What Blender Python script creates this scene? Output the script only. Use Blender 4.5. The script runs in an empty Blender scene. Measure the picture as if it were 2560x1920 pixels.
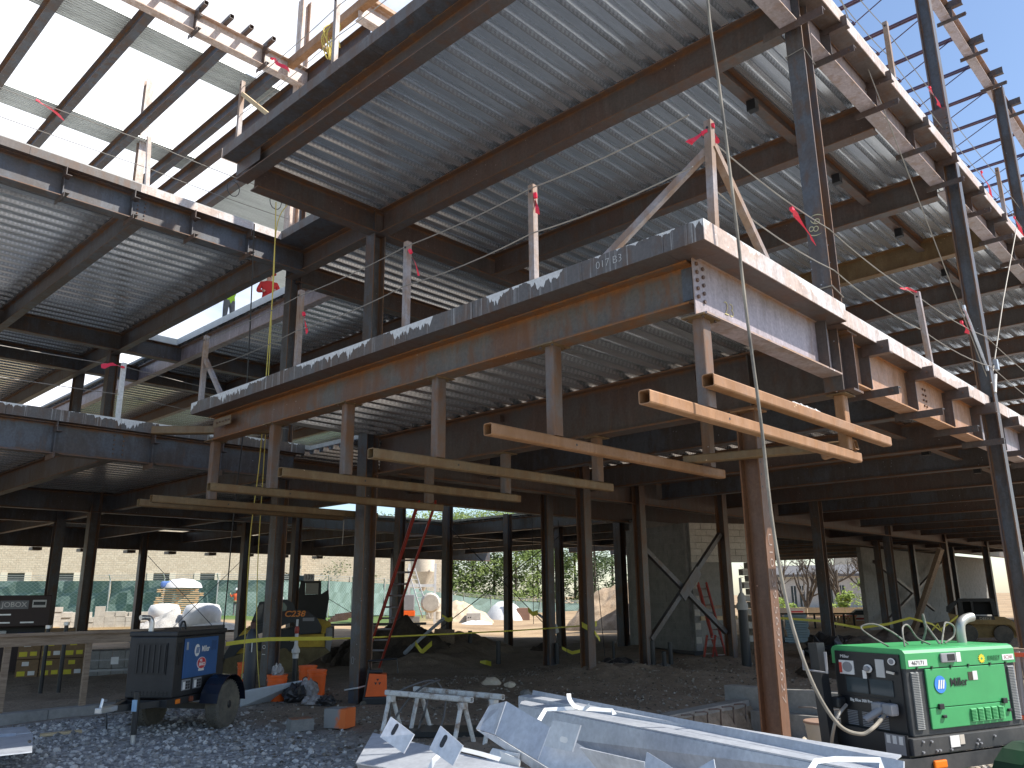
import bpy, bmesh, math, random
import numpy as np
from mathutils import Vector, Matrix
S = bpy.context.scene
COL = S.collection
R = math.radians
rnd = random.Random(7)
# ---------------------------------------------------------------- camera, sky, sun, exposure
cam_d = bpy.data.cameras.new('camera'); cam = bpy.data.objects.new('camera', cam_d); COL.objects.link(cam); S.camera = cam
cam_d.sensor_width = 36; cam_d.lens = 28.43; cam_d.clip_start = 0.05; cam_d.clip_end = 3000
PIT, ROLL, YAW = R(14.711), R(-.598), R(-46.47)
_c, _s = math.cos, math.sin
_right = Vector((1, 0, 0)); _fwd = Vector((0, _c(PIT), _s(PIT))); _up = Vector((0, -_s(PIT), _c(PIT)))
_r2 = _right * _c(ROLL) + _up * _s(ROLL); _u2 = -_right * _s(ROLL) + _up * _c(ROLL)
_W = Matrix(((_c(YAW), -_s(YAW), 0), (_s(YAW), _c(YAW), 0), (0, 0, 1)))
_r2, _u2, _f2 = _W @ _r2, _W @ _u2, _W @ _fwd
cam.matrix_world = Matrix(((_r2.x, _u2.x, -_f2.x, 0), (_r2.y, _u2.y, -_f2.y, 0), (_r2.z, _u2.z, -_f2.z, 1.37), (0, 0, 0, 1)))
S.render.resolution_x, S.render.resolution_y = 1024, 768
SUN_EL, SUN_AZ = R(49), R(146)          # azimuth clockwise from +Y
w = bpy.data.worlds.new('World'); S.world = w; w.use_nodes = True
nt = w.node_tree; nt.nodes.clear()
N = nt.nodes.new; L = nt.links.new
out = N('ShaderNodeOutputWorld'); bg = N('ShaderNodeBackground'); sky = N('ShaderNodeTexSky')
sky.sky_type = 'NISHITA'; sky.sun_disc = False; sky.sun_elevation = SUN_EL; sky.sun_rotation = SUN_AZ
sky.air_density = 1.0; sky.dust_density = 0.6; sky.ozone_density = 2.0
tc = N('ShaderNodeTexCoord'); mp = N('ShaderNodeMapping'); mp.inputs['Scale'].default_value = (1, 1, 2.2)
mp.inputs['Location'].default_value = (0.35, 0.1, 0.2)
n1 = N('ShaderNodeTexNoise'); n1.inputs['Scale'].default_value = 1.7; n1.inputs['Detail'].default_value = 9; n1.inputs['Roughness'].default_value = .58
# a bank of cloud stands over the yard behind the building (+Y) and thins out overhead and to the right
sep = N('ShaderNodeVectorMath'); sep.operation = 'DOT_PRODUCT'; sep.inputs[1].default_value = (0.18, 0.848, 0.498)
m1 = N('ShaderNodeMath'); m1.operation = 'MULTIPLY_ADD'; m1.inputs[1].default_value = 1.5; m1.inputs[2].default_value = -1.17
m3 = N('ShaderNodeMath'); m3.operation = 'ADD'
ramp = N('ShaderNodeValToRGB'); ramp.color_ramp.elements[0].position = .50; ramp.color_ramp.elements[1].position = .68
mix = N('ShaderNodeMixRGB'); mix.inputs['Color2'].default_value = (7.4, 7.6, 8.2, 1)
L(tc.outputs['Generated'], mp.inputs['Vector']); L(mp.outputs[0], n1.inputs['Vector'])
L(tc.outputs['Generated'], sep.inputs[0]); L(sep.outputs['Value'], m1.inputs[0]); L(m1.outputs[0], m3.inputs[0]); L(n1.outputs['Fac'], m3.inputs[1]); L(m3.outputs[0], ramp.inputs['Fac'])
L(sky.outputs[0], mix.inputs['Color1']); L(ramp.outputs[0], mix.inputs['Fac']); L(mix.outputs[0], bg.inputs['Color'])
bg.inputs['Strength'].default_value = .12
L(bg.outputs[0], out.inputs[0])
sun_d = bpy.data.lights.new('sun', 'SUN'); sun_d.energy = 4.2; sun_d.angle = R(.53); sun_d.color = (1, .95, .87)
sun = bpy.data.objects.new('sun', sun_d); COL.objects.link(sun)
sdir = Vector((_s(SUN_AZ) * _c(SUN_EL), _c(SUN_AZ) * _c(SUN_EL), _s(SUN_EL)))
sun.rotation_euler = sdir.to_track_quat('Z', 'Y').to_euler(); sun.location = (0, 0, 40)
S.view_settings.view_transform = 'Standard'; S.view_settings.look = 'None'; S.view_settings.exposure = .85; S.view_settings.gamma = 1
S.view_settings.use_curve_mapping = False
try:
    S.cycles.max_bounces = 8; S.cycles.diffuse_bounces = 5; S.cycles.glossy_bounces = 4
except Exception: pass
# ---------------------------------------------------------------- mesh builder
class MB:
    def __init__(s): s.v = []; s.f = []; s.m = []; s.a = []
    def add(s, vs, fs, mi=0, at=None):
        b = len(s.v); s.v += [tuple(v) for v in vs]; s.f += [tuple(b + i for i in f) for f in fs]
        s.m += [mi] * len(fs); s.a += (at if at else [0.2] * len(vs)); return s
    def hexa(s, p, mi=0):      # 8 corner points: bottom 4 ccw, top 4 ccw
        return s.add(p, [(3, 2, 1, 0), (4, 5, 6, 7), (0, 1, 5, 4), (1, 2, 6, 5), (2, 3, 7, 6), (3, 0, 4, 7)], mi)
    def box(s, x0, y0, z0, x1, y1, z1, mi=0):
        return s.hexa([(x0, y0, z0), (x1, y0, z0), (x1, y1, z0), (x0, y1, z0), (x0, y0, z1), (x1, y0, z1), (x1, y1, z1), (x0, y1, z1)], mi)
    def cbox(s, x0, y0, z0, x1, y1, z1, b=.01, mi=0):   # box with chamfered edges
        bm = bmesh.new(); bmesh.ops.create_cube(bm, size=1)
        for v in bm.verts: v.co = ((x0 + x1) / 2 + v.co.x * (x1 - x0), (y0 + y1) / 2 + v.co.y * (y1 - y0), (z0 + z1) / 2 + v.co.z * (z1 - z0))
        bmesh.ops.bevel(bm, geom=list(bm.edges), offset=b, segments=2, affect='EDGES', profile=.6)
        bm.verts.index_update()
        s.add([v.co for v in bm.verts], [[v.index for v in f.verts] for f in bm.faces], mi); bm.free(); return s
    def bar(s, p0, p1, wd, hd, up=(0, 0, 1), mi=0):      # solid rectangular bar between two points
        p0, p1 = Vector(p0), Vector(p1); d = (p1 - p0).normalized(); u = Vector(up); u = (u - d * u.dot(d)).normalized(); a = d.cross(u)
        q = [p + a * sx * wd / 2 + u * sz * hd / 2 for p in (p0, p1) for sx, sz in ((-1, -1), (1, -1), (1, 1), (-1, 1))]
        return s.add(q, [(0, 1, 2, 3), (7, 6, 5, 4), (1, 0, 4, 5), (2, 1, 5, 6), (3, 2, 6, 7), (0, 3, 7, 4)], mi)
    def tube(s, pts, r, n=8, mi=0, cap=True, r1=None):
        pts = [Vector(p) for p in pts]; k = len(pts); rings = []; up = None
        for i, p in enumerate(pts):
            d = (pts[min(i + 1, k - 1)] - pts[max(i - 1, 0)]).normalized()
            if up is None: up = Vector((0, 0, 1)) if abs(d.z) < .9 else Vector((1, 0, 0))
            u = (up - d * up.dot(d)); u = u.normalized() if u.length > 1e-6 else d.orthogonal().normalized(); up = u; a = d.cross(u)
            rr = r if r1 is None else r + (r1 - r) * i / (k - 1)
            rings.append([p + (a * _c(2 * math.pi * j / n) + u * _s(2 * math.pi * j / n)) * rr for j in range(n)])
        fs = [(i * n + j, i * n + (j + 1) % n, (i + 1) * n + (j + 1) % n, (i + 1) * n + j) for i in range(k - 1) for j in range(n)]
        if cap: fs += [tuple(range(n))[::-1], tuple((k - 1) * n + j for j in range(n))]
        return s.add([v for rg in rings for v in rg], fs, mi)
    def lathe(s, prof, c=(0, 0, 0), ax='Z', n=24, mi=0):  # prof: (radius, height)
        vs = []; k = len(prof)
        for r_, h in prof:
            for j in range(n):
                t = 2 * math.pi * j / n; x, y = r_ * _c(t), r_ * _s(t)
                v = (x, y, h) if ax == 'Z' else ((h, x, y) if ax == 'X' else (y, h, x))
                vs.append((v[0] + c[0], v[1] + c[1], v[2] + c[2]))
        fs = [(i * n + j, i * n + (j + 1) % n, (i + 1) * n + (j + 1) % n, (i + 1) * n + j) for i in range(k - 1) for j in range(n)]
        if prof[0][0] > 1e-6: fs.append(tuple(range(n))[::-1])
        if prof[-1][0] > 1e-6: fs.append(tuple((k - 1) * n + j for j in range(n)))
        return s.add(vs, fs, mi)
    def prism(s, poly, axis, h0, h1, mi=0):   # polygon in the plane normal to axis, extruded h0..h1
        n = len(poly)
        def P(p, h): return {'X': (h, p[0], p[1]), 'Y': (p[0], h, p[1]), 'Z': (p[0], p[1], h)}[axis]
        vs = [P(p, h0) for p in poly] + [P(p, h1) for p in poly]
        fs = [tuple(range(n))[::-1], tuple(range(n, 2 * n))] + [(i, (i + 1) % n, n + (i + 1) % n, n + i) for i in range(n)]
        return s.add(vs, fs, mi)
    def plate(s, quad, th, mi=0):    # planar polygon of 3-D points given a thickness (along its normal, both ways)
        q = [Vector(p) for p in quad]; nrm = (q[1] - q[0]).cross(q[2] - q[0]).normalized() * th / 2; n = len(q)
        return s.add([p + nrm for p in q] + [p - nrm for p in q], [tuple(range(n)), tuple(range(n, 2 * n))[::-1]] + [(i, n + i, n + (i + 1) % n, (i + 1) % n) for i in range(n)], mi)
    def ibeam(s, p0, p1, d, bf, tf=.016, tw=.010, up=(0, 0, 1), mi=0):  # p0,p1 = axis through the section's centre
        p0, p1 = Vector(p0), Vector(p1); dr = (p1 - p0).normalized(); u = Vector(up); u = (u - dr * u.dot(dr)).normalized(); a = dr.cross(u)
        h, b, t, e = d / 2, bf / 2, tw / 2, d / 2 - tf
        k = min(.05, d * .16)
        strips = [((-b, h), (b, h), .3, .3), ((b, h), (b, e), .8, .8), ((b, e), (t, e), .5, 1), ((t, e), (t, e - k), 1, .15), ((t, e - k), (t, -e + k), .1, .1), ((t, -e + k), (t, -e), .2, .9),
                  ((t, -e), (b, -e), .9, .5), ((b, -e), (b, -h), .8, .8), ((b, -h), (-b, -h), .3, .3), ((-b, -h), (-b, -e), .8, .8), ((-b, -e), (-t, -e), .5, .9), ((-t, -e), (-t, -e + k), .9, .2),
                  ((-t, -e + k), (-t, e - k), .1, .1), ((-t, e - k), (-t, e), .15, 1), ((-t, e), (-b, e), 1, .5), ((-b, e), (-b, h), .8, .8)]
        for q0, q1, r0, r1 in strips:
            A0, A1 = a * q0[0] + u * q0[1], a * q1[0] + u * q1[1]
            s.add([p0 + A0, p0 + A1, p1 + A1, p1 + A0], [(0, 1, 2, 3)], mi, [r0, r1, r1, r0])
        for p in (p0, p1):
            for x0, x1, y0, y1 in ((-b, b, e, h), (-b, b, -h, -e), (-t, t, -e, e)):
                s.add([p + a * x + u * y for x, y in ((x0, y0), (x1, y0), (x1, y1), (x0, y1))], [(0, 1, 2, 3)], mi, [.5] * 4)
        return s
    def hss(s, p0, p1, wd, hd, th=.007, up=(0, 0, 1), mi=0):
        p0, p1 = Vector(p0), Vector(p1); dr = (p1 - p0).normalized(); u = Vector(up); u = (u - dr * u.dot(dr)).normalized(); a = dr.cross(u)
        def ring(w_, h_, c):
            w_, h_ = w_ / 2, h_ / 2; e = c * .35
            return [(-w_ + c, -h_), (w_ - c, -h_), (w_ - e, -h_ + e), (w_, -h_ + c), (w_, h_ - c), (w_ - e, h_ - e), (w_ - c, h_), (-w_ + c, h_), (-w_ + e, h_ - e), (-w_, h_ - c), (-w_, -h_ + c), (-w_ + e, -h_ + e)]
        o, i = ring(wd, hd, .014), ring(wd - 2 * th, hd - 2 * th, .009); n = 12
        vs = [p + a * q[0] + u * q[1] for p in (p0, p1) for q in o] + [p + a * q[0] + u * q[1] for p in (p0, p1) for q in i]
        fs = [(j, (j + 1) % n, n + (j + 1) % n, n + j) for j in range(n)] + [(2 * n + (j + 1) % n, 2 * n + j, 3 * n + j, 3 * n + (j + 1) % n) for j in range(n)]
        fs += [((j + 1) % n, j, 2 * n + j, 2 * n + (j + 1) % n) for j in range(n)] + [(n + j, n + (j + 1) % n, 3 * n + (j + 1) % n, 3 * n + j) for j in range(n)]
        return s.add(vs, fs, mi, [.35] * len(vs))
    def xf(s, M):
        s.v = [tuple(M @ Vector(v)) for v in s.v]; return s
def setp(o, label=None, cat=None, group=None, kind=None):
    if label: o['label'] = label
    if cat: o['category'] = cat
    if cat and not kind: o['kind'] = 'thing'
    if group: o['group'] = group
    if kind: o['kind'] = kind
    return o
def wloc(o):
    p = Vector((0, 0, 0))
    while o is not None: p += o.location; o = o.parent
    return p
def mesh_of(name, mb, mat, shift=None, smooth=False):
    me = bpy.data.meshes.new(name)
    v = mb.v if shift is None else [(a[0] - shift.x, a[1] - shift.y, a[2] - shift.z) for a in mb.v]
    me.from_pydata(v, [], mb.f)
    mats = mat if isinstance(mat, (list, tuple)) else [mat]
    for m_ in mats: me.materials.append(m_)
    if len(mats) > 1: me.polygons.foreach_set('material_index', mb.m)
    at = me.attributes.new('rust', 'FLOAT', 'POINT'); at.data.foreach_set('value', mb.a)
    if smooth:
        me.shade_smooth() if smooth is True else None
        if smooth is not True:
            me.polygons.foreach_set('use_smooth', [True] * len(me.polygons)); me.set_sharp_from_angle(angle=R(smooth))
    me.update(); return me
def part(parent, name, mb, mat, label=None, kind=None, smooth=False, local=False):
    sh = None if local else wloc(parent)
    o = bpy.data.objects.new(name, mesh_of(name, mb, mat, sh, smooth)); COL.objects.link(o); o.parent = parent
    return setp(o, label, None, None, kind)
def solo(name, mb, mat, label=None, cat=None, group=None, kind=None, smooth=False, loc=None):
    if loc is None:
        a = np.array(mb.v); loc = Vector((float(a[:, 0].mean()), float(a[:, 1].mean()), float(a[:, 2].min())))
    loc = Vector(loc)
    o = bpy.data.objects.new(name, mesh_of(name, mb, mat, loc, smooth)); COL.objects.link(o); o.location = loc
    return setp(o, label, cat, group, kind)
def empty(name, loc, label, cat, group=None, rz=0):
    o = bpy.data.objects.new(name, None); COL.objects.link(o); o.location = loc; o.rotation_euler = (0, 0, rz); o.empty_display_size = .1
    return setp(o, label, cat, group)
def share(parent, name, src, loc=(0, 0, 0), rot=(0, 0, 0), scale=None):
    o = src.copy(); o.name = name; COL.objects.link(o); o.parent = parent; o.location = loc; o.rotation_euler = rot
    if scale: o.scale = scale
    return o
_tcache = {}
def text_mb(txt, size, M, mi=0, mb=None, sx=1, shear=0, bold=0):
    """flat lettering as thin mesh; M places the text's local XY plane"""
    mb = mb or MB(); key = (txt, size, shear, bold)
    if key not in _tcache:
        cu = bpy.data.curves.new('t', 'FONT'); cu.body = txt; cu.size = size; cu.align_x = 'CENTER'; cu.align_y = 'CENTER'; cu.extrude = .0006; cu.shear = shear; cu.offset = bold; cu.resolution_u = 3
        ob = bpy.data.objects.new('t', cu); COL.objects.link(ob); dg = bpy.context.evaluated_depsgraph_get(); me = bpy.data.meshes.new_from_object(ob.evaluated_get(dg))
        _tcache[key] = ([v.co.copy() for v in me.vertices], [tuple(p.vertices) for p in me.polygons])
        bpy.data.objects.remove(ob); bpy.data.curves.remove(cu); bpy.data.meshes.remove(me)
    vs, fs = _tcache[key]
    return mb.add([M @ Vector((v.x * sx, v.y, v.z)) for v in vs], fs, mi)
def frame(o, x, z):   # matrix with origin o, local X along x, local Z (outward normal) along z
    x = Vector(x).normalized(); z = Vector(z); z = (z - x * z.dot(x)).normalized(); y = z.cross(x)
    return Matrix(((x.x, y.x, z.x, o[0]), (x.y, y.y, z.y, o[1]), (x.z, y.z, z.z, o[2]), (0, 0, 0, 1)))
def sag(p0, p1, s_, n=14):
    p0, p1 = Vector(p0), Vector(p1)
    return [p0.lerp(p1, i / n) - Vector((0, 0, s_ * 4 * (i / n) * (1 - i / n))) for i in range(n + 1)]
def bez(pts, n=10):   # Catmull-Rom through points
    P_ = [Vector(p) for p in pts]; P_ = [P_[0]] + P_ + [P_[-1]]; o = []
    for i in range(1, len(P_) - 2):
        a, b, c, d = P_[i - 1:i + 3]
        for j in range(n):
            t = j / n; o.append(.5 * ((2 * b) + (c - a) * t + (2 * a - 5 * b + 4 * c - d) * t * t + (-a + 3 * b - 3 * c + d) * t ** 3))
    return o + [P_[-2]]
# ---------------------------------------------------------------- materials
class NT:
    def __init__(s, name):
        s.m = bpy.data.materials.new(name); s.m.use_nodes = True; s.t = s.m.node_tree; s.b = s.t.nodes['Principled BSDF']
    def n(s, typ, **k):
        x = s.t.nodes.new('ShaderNode' + typ)
        for a, v in k.items():
            if a.startswith('i_'):
                x.inputs[int(a[2:]) if a[2:].isdigit() else a[2:].replace('_', ' ')].default_value = v
            else: setattr(x, a, v)
        return x
    def l(s, a, b): s.t.links.new(a, b)
    def pos(s, scale=(1, 1, 1), loc=(0, 0, 0), obj=False):
        src = s.n('TexCoord').outputs['Object'] if obj else s.n('NewGeometry').outputs['Position']
        m = s.n('Mapping'); m.inputs['Scale'].default_value = scale; m.inputs['Location'].default_value = loc; s.l(src, m.inputs[0]); return m.outputs[0]
    def noise(s, vec, scale, detail=5, rough=.55):
        x = s.n('TexNoise'); x.inputs['Scale'].default_value = scale; x.inputs['Detail'].default_value = detail; x.inputs['Roughness'].default_value = rough; s.l(vec, x.inputs['Vector']); return x.outputs['Fac']
    def ramp(s, fac, stops):
        x = s.n('ValToRGB'); e = x.color_ramp.elements
        while len(e) < len(stops): e.new(.5)
        for el, (p, c) in zip(e, stops): el.position = p; el.color = (*c, 1) if len(c) == 3 else c
        s.l(fac, x.inputs[0]); return x.outputs[0]
    def mix(s, f, a, b, mode='MIX'):
        x = s.n('MixRGB', blend_type=mode)
        for i, v in enumerate((f, a, b)):
            if isinstance(v, (int, float)): x.inputs[i].default_value = v if i == 0 else (v, v, v, 1)
            elif isinstance(v, tuple): x.inputs[i].default_value = (*v, 1)
            else: s.l(v, x.inputs[i])
        return x.outputs[0]
    def math(s, op, a, b=None, c=None, clamp=False):
        x = s.n('Math', operation=op); x.use_clamp = clamp
        for i, v in enumerate((a, b, c)):
            if v is None: continue
            if isinstance(v, (int, float)): x.inputs[i].default_value = v
            else: s.l(v, x.inputs[i])
        return x.outputs[0]
    def fin(s, col=None, rough=.6, metal=0, bump=None, bs=.1, bd=.01, spec=.5, **k):
        b = s.b
        if col is not None:
            if isinstance(col, tuple): b.inputs['Base Color'].default_value = (*col, 1)
            else: s.l(col, b.inputs['Base Color'])
        for nm, v in (('Roughness', rough), ('Metallic', metal), ('Specular IOR Level', spec)):
            if isinstance(v, (int, float)): b.inputs[nm].default_value = v
            else: s.l(v, b.inputs[nm])
        if bump is not None:
            x = s.n('Bump'); x.inputs['Strength'].default_value = bs; x.inputs['Distance'].default_value = bd; s.l(bump, x.inputs['Height']); s.l(x.outputs[0], b.inputs['Normal'])
        return s.m
def M_steel(name, scale_col, brown, rust, amt, rough=.48, metal=.0, mort=0):
    t = NT(name); p = t.pos()
    big = t.noise(p, 1.1, 8, .62); mid = t.noise(t.pos((3, 3, 1.2)), 1.9, 8, .66); fine = t.noise(p, 30, 5, .65); drip = t.noise(t.pos((11, 11, .8)), 1.0, 5, .62)
    c = t.mix(t.ramp(big, [(.45, (0, 0, 0)), (.55, (1, 1, 1))]), scale_col, brown)
    c = t.mix(t.math('MULTIPLY', t.ramp(mid, [(.50, (0, 0, 0)), (.60, (1, 1, 1))]), .6), c, tuple(x * .72 for x in brown))
    c = t.mix(t.math('MULTIPLY', t.ramp(drip, [(.52, (0, 0, 0)), (.70, (1, 1, 1))]), .30), c, tuple(min(1, x * 1.8) for x in scale_col))
    at = t.n('Attribute', attribute_name='rust').outputs['Fac']
    rf = t.math('ADD', t.math('MULTIPLY_ADD', mid, 2.0, amt - 1.5), at, clamp=True)
    rf = t.math('MULTIPLY', rf, t.math('MULTIPLY_ADD', drip, 1.5, .15), clamp=True)
    c = t.mix(rf, c, t.mix(t.ramp(fine, [(.38, (0, 0, 0)), (.66, (1, 1, 1))]), rust, tuple(x * .45 for x in rust)))
    c = t.mix(1, c, t.ramp(fine, [(.25, (.70, .70, .70)), (.75, (1.2, 1.2, 1.2))]), 'MULTIPLY')
    vo = t.n('TexVoronoi'); vo.inputs['Scale'].default_value = 11; t.l(p, vo.inputs['Vector'])
    c = t.mix(t.math('MULTIPLY', t.math('LESS_THAN', vo.outputs['Distance'], .085), t.math('GREATER_THAN', big, .56)), c, tuple(min(.7, x * 2.6 + .06) for x in scale_col))
    if mort:     # cement splashed over the top edge of the form plates, with runs of its own shape
        sp = t.n('SeparateXYZ'); t.l(p, sp.inputs[0])
        dz = t.math('SUBTRACT', sp.outputs['Z'], t.mix(t.math('GREATER_THAN', sp.outputs['Z'], 6.0), 4.07, 8.04))
        run = t.noise(t.pos((26, 26, .6)), 1.0, 3, .6); patch = t.noise(t.pos((2.1, 2.1, .4)), 1.0, 4, .6); low = t.math('LESS_THAN', sp.outputs['Z'], 6.0)
        h = t.math('MULTIPLY', t.math('MULTIPLY_ADD', patch, 4.2, -1.95, clamp=True), t.math('MULTIPLY_ADD', run, .36, -.05))
        k = t.math('MULTIPLY', t.math('GREATER_THAN', t.math('ADD', dz, t.math('ADD', h, t.math('MULTIPLY', t.noise(p, 40, 2, .5), .016))), .012), low)
        streak = t.math('MULTIPLY', t.math('MULTIPLY_ADD', t.noise(t.pos((38, 38, .9)), 1.0, 2, .5), 6.0, -3.6, clamp=True), .45)
        c = t.mix(t.math('MULTIPLY', t.math('MAXIMUM', k, streak), low), c, t.ramp(fine, [(.3, (.50, .49, .47)), (.7, (.72, .71, .69))]))
    return t.fin(c, t.math('MULTIPLY_ADD', rf, .3, rough), metal, t.math('ADD', fine, mid), .12, .004)
def M_noise(name, c0, c1, scale=6, rough=.8, bs=.25, bd=.01, metal=0, stretch=(1, 1, 1), c2=None, detail=6, spec=.4, obj=False):
    t = NT(name); p = t.pos(stretch, obj=obj); a = t.noise(p, scale, detail, .6); b = t.noise(p, scale * 7.3, 4, .6)
    c = t.ramp(a, [(.32, c0), (.68, c1)] if c2 is None else [(.3, c0), (.5, c1), (.72, c2)])
    c = t.mix(1, c, t.ramp(b, [(.25, (.82, .82, .82)), (.75, (1.12, 1.12, 1.12))]), 'MULTIPLY')
    return t.fin(c, rough, metal, t.math('MULTIPLY_ADD', b, .6, a), bs, bd, spec)
def M_flat(name, c, rough=.5, metal=0, dirt=.12, spec=.5):
    t = NT(name); a = t.noise(t.pos(obj=True), 5, 6, .6)
    k = t.ramp(a, [(.3, (1 - dirt,) * 3), (.7, (1 + dirt * .4,) * 3)])
    return t.fin(t.mix(1, c, k, 'MULTIPLY'), rough, metal, a, .03, .002, spec)
# ---------------------------------------------------------------- material set
MS = dict(
 scale=M_steel('mill_scale_steel', (.088, .094, .108), (.080, .066, .060), (.30, .13, .04), .22),
 brown=M_steel('brown_steel', (.090, .076, .070), (.100, .066, .054), (.30, .125, .04), .26),
 front=M_steel('front_beam_steel', (.115, .098, .080), (.140, .068, .035), (.36, .135, .03), .50),
 mauve=M_steel('mauve_steel', (.38, .325, .345), (.33, .28, .28), (.50, .27, .11), .22, .45),
 orange=M_steel('orange_steel', (.42, .25, .17), (.40, .22, .13), (.50, .24, .09), .45),
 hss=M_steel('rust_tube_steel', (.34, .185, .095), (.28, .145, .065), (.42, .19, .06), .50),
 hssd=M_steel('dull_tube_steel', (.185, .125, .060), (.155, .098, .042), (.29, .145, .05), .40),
 hangr=M_steel('hanger_steel', (.125, .112, .105), (.150, .085, .052), (.32, .14, .045), .42),
 colr=M_steel('rust_column_steel', (.165, .088, .055), (.130, .068, .042), (.26, .115, .05), .45),
 post=M_steel('post_steel', (.30, .26, .25), (.26, .17, .11), (.45, .22, .09), .40),
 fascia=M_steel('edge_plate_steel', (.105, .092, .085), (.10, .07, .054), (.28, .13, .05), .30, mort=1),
 fascia_lit=M_steel('sunlit_edge_plate_steel', (.56, .49, .46), (.50, .38, .31), (.52, .27, .12), .20, mort=1),  # pale copy of the edge plate steel, sunlight put into its colour
 joist=M_steel('joist_primer', (.055, .040, .095), (.10, .045, .060), (.16, .06, .06), .2),
)
def M_deck(name, metal, rough, base):
    t = NT(name); g = t.n('NewGeometry'); sp = t.n('SeparateXYZ'); t.l(g.outputs['Position'], sp.inputs[0])
    at = t.n('Attribute', attribute_name='rust').outputs['Fac']     # 1 on the webs that carry the embossing
    fx = t.math('FRACT', t.math('MULTIPLY', sp.outputs['X'], 1 / .072)); web = t.math('GREATER_THAN', at, .02)
    e = t.math('MULTIPLY', t.math('MULTIPLY', t.math('GREATER_THAN', fx, .25), t.math('LESS_THAN', fx, .80)), t.math('MULTIPLY', t.math('GREATER_THAN', at, .22), t.math('LESS_THAN', at, .80)))
    a = t.noise(t.pos((.22, 3.5, 3.5)), 2.2, 6, .62); b = t.noise(t.pos((1, 9, 9)), 9, 3, .5)
    c = t.mix(1, t.ramp(a, [(.32, tuple(x * .80 for x in base)), (.66, base)]), t.ramp(b, [(.3, (.88, .88, .88)), (.7, (1.05, 1.05, 1.05))]), 'MULTIPLY')
    c = t.mix(t.math('MULTIPLY', t.math('SUBTRACT', 1.0, e), t.math('MULTIPLY', web, .35)), c, (.20, .21, .22))  # webs darker between embossings: relief shading put into the colour
    return t.fin(c, t.math('MULTIPLY_ADD', a, .16, rough), metal, t.math('MULTIPLY_ADD', a, .25, e), .9, .007)
MS['deck'] = M_deck('galvanised_deck', .80, .14, (.84, .88, .93)); MS['deckr'] = M_deck('roof_deck_sheet', .30, .35, (.80, .83, .80)); MS['slab'] = M_noise('new_concrete', (.44, .43, .41), (.54, .53, .50), 2.5, .85, .1, .004)
MS['galv'] = M_noise('galvanised_steel', (.43, .46, .51), (.56, .59, .63), 3.5, .45, .05, .003, .35, (1, 1, 1), None, 6)
MS['conc'] = M_noise('concrete', (.22, .215, .20), (.32, .31, .29), 2.5, .85, .2, .006)
MS['mortar'] = M_noise('mortar_splash', (.62, .61, .58), (.78, .77, .75), 14, .9, .4, .004)
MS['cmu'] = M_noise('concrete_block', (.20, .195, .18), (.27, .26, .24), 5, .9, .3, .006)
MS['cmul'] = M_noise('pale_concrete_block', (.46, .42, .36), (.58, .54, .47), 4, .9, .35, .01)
MS['lumber'] = M_noise('weathered_lumber', (.20, .135, .09), (.36, .27, .19), 3.0, .8, .15, .004, 0, (1, 12, 12))
MS['wood'] = M_noise('new_lumber', (.50, .36, .20), (.62, .47, .28), 4.0, .7, .1, .003, 0, (1, 8, 8))
MS['cable'] = M_flat('steel_cable', (.28, .26, .23), .45, .6)
MS['cabled'] = M_flat('dark_cable', (.03, .03, .03), .6)
MS['rope'] = M_flat('yellow_rope', (.62, .50, .12), .8)
MS['flag'] = M_flat('red_flag_tape', (.85, .03, .07), .55)
MS['ctape'] = M_flat('caution_tape', (.68, .60, .06), .5)
MS['black'] = M_flat('black_paint', (.016, .017, .019), .42)
MS['rubber'] = M_noise('tyre_rubber', (.085, .078, .066), (.17, .15, .115), 6, .9, .2, .006, obj=True)
MS['white'] = M_flat('white_paint', (.75, .74, .71), .5)
MS['whitew'] = M_noise('worn_white_paint', (.30, .20, .13), (.74, .71, .65), 9, .6, .15, .002, 0, (1, 1, 1), (.76, .74, .69))
MS['redp'] = M_flat('red_fibreglass', (.42, .055, .035), .45)
MS['alu'] = M_flat('aluminium', (.62, .62, .62), .35, .8)
MS['orangep'] = M_flat('orange_plastic', (.86, .13, .015), .42)
MS['yellowp'] = M_flat('yellow_paint', (.62, .40, .03), .45)
MS['bluep'] = M_flat('blue_paint', (.025, .10, .27), .35)
MS['greenp'] = M_flat('green_paint', (.055, .34, .115), .42)
MS['greend'] = M_flat('dark_green_paint', (.018, .05, .026), .4)
MS['glass'] = M_flat('dark_glass', (.05, .065, .07), .08)
MS['greyp'] = M_flat('grey_paint', (.26, .26, .27), .5)
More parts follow.
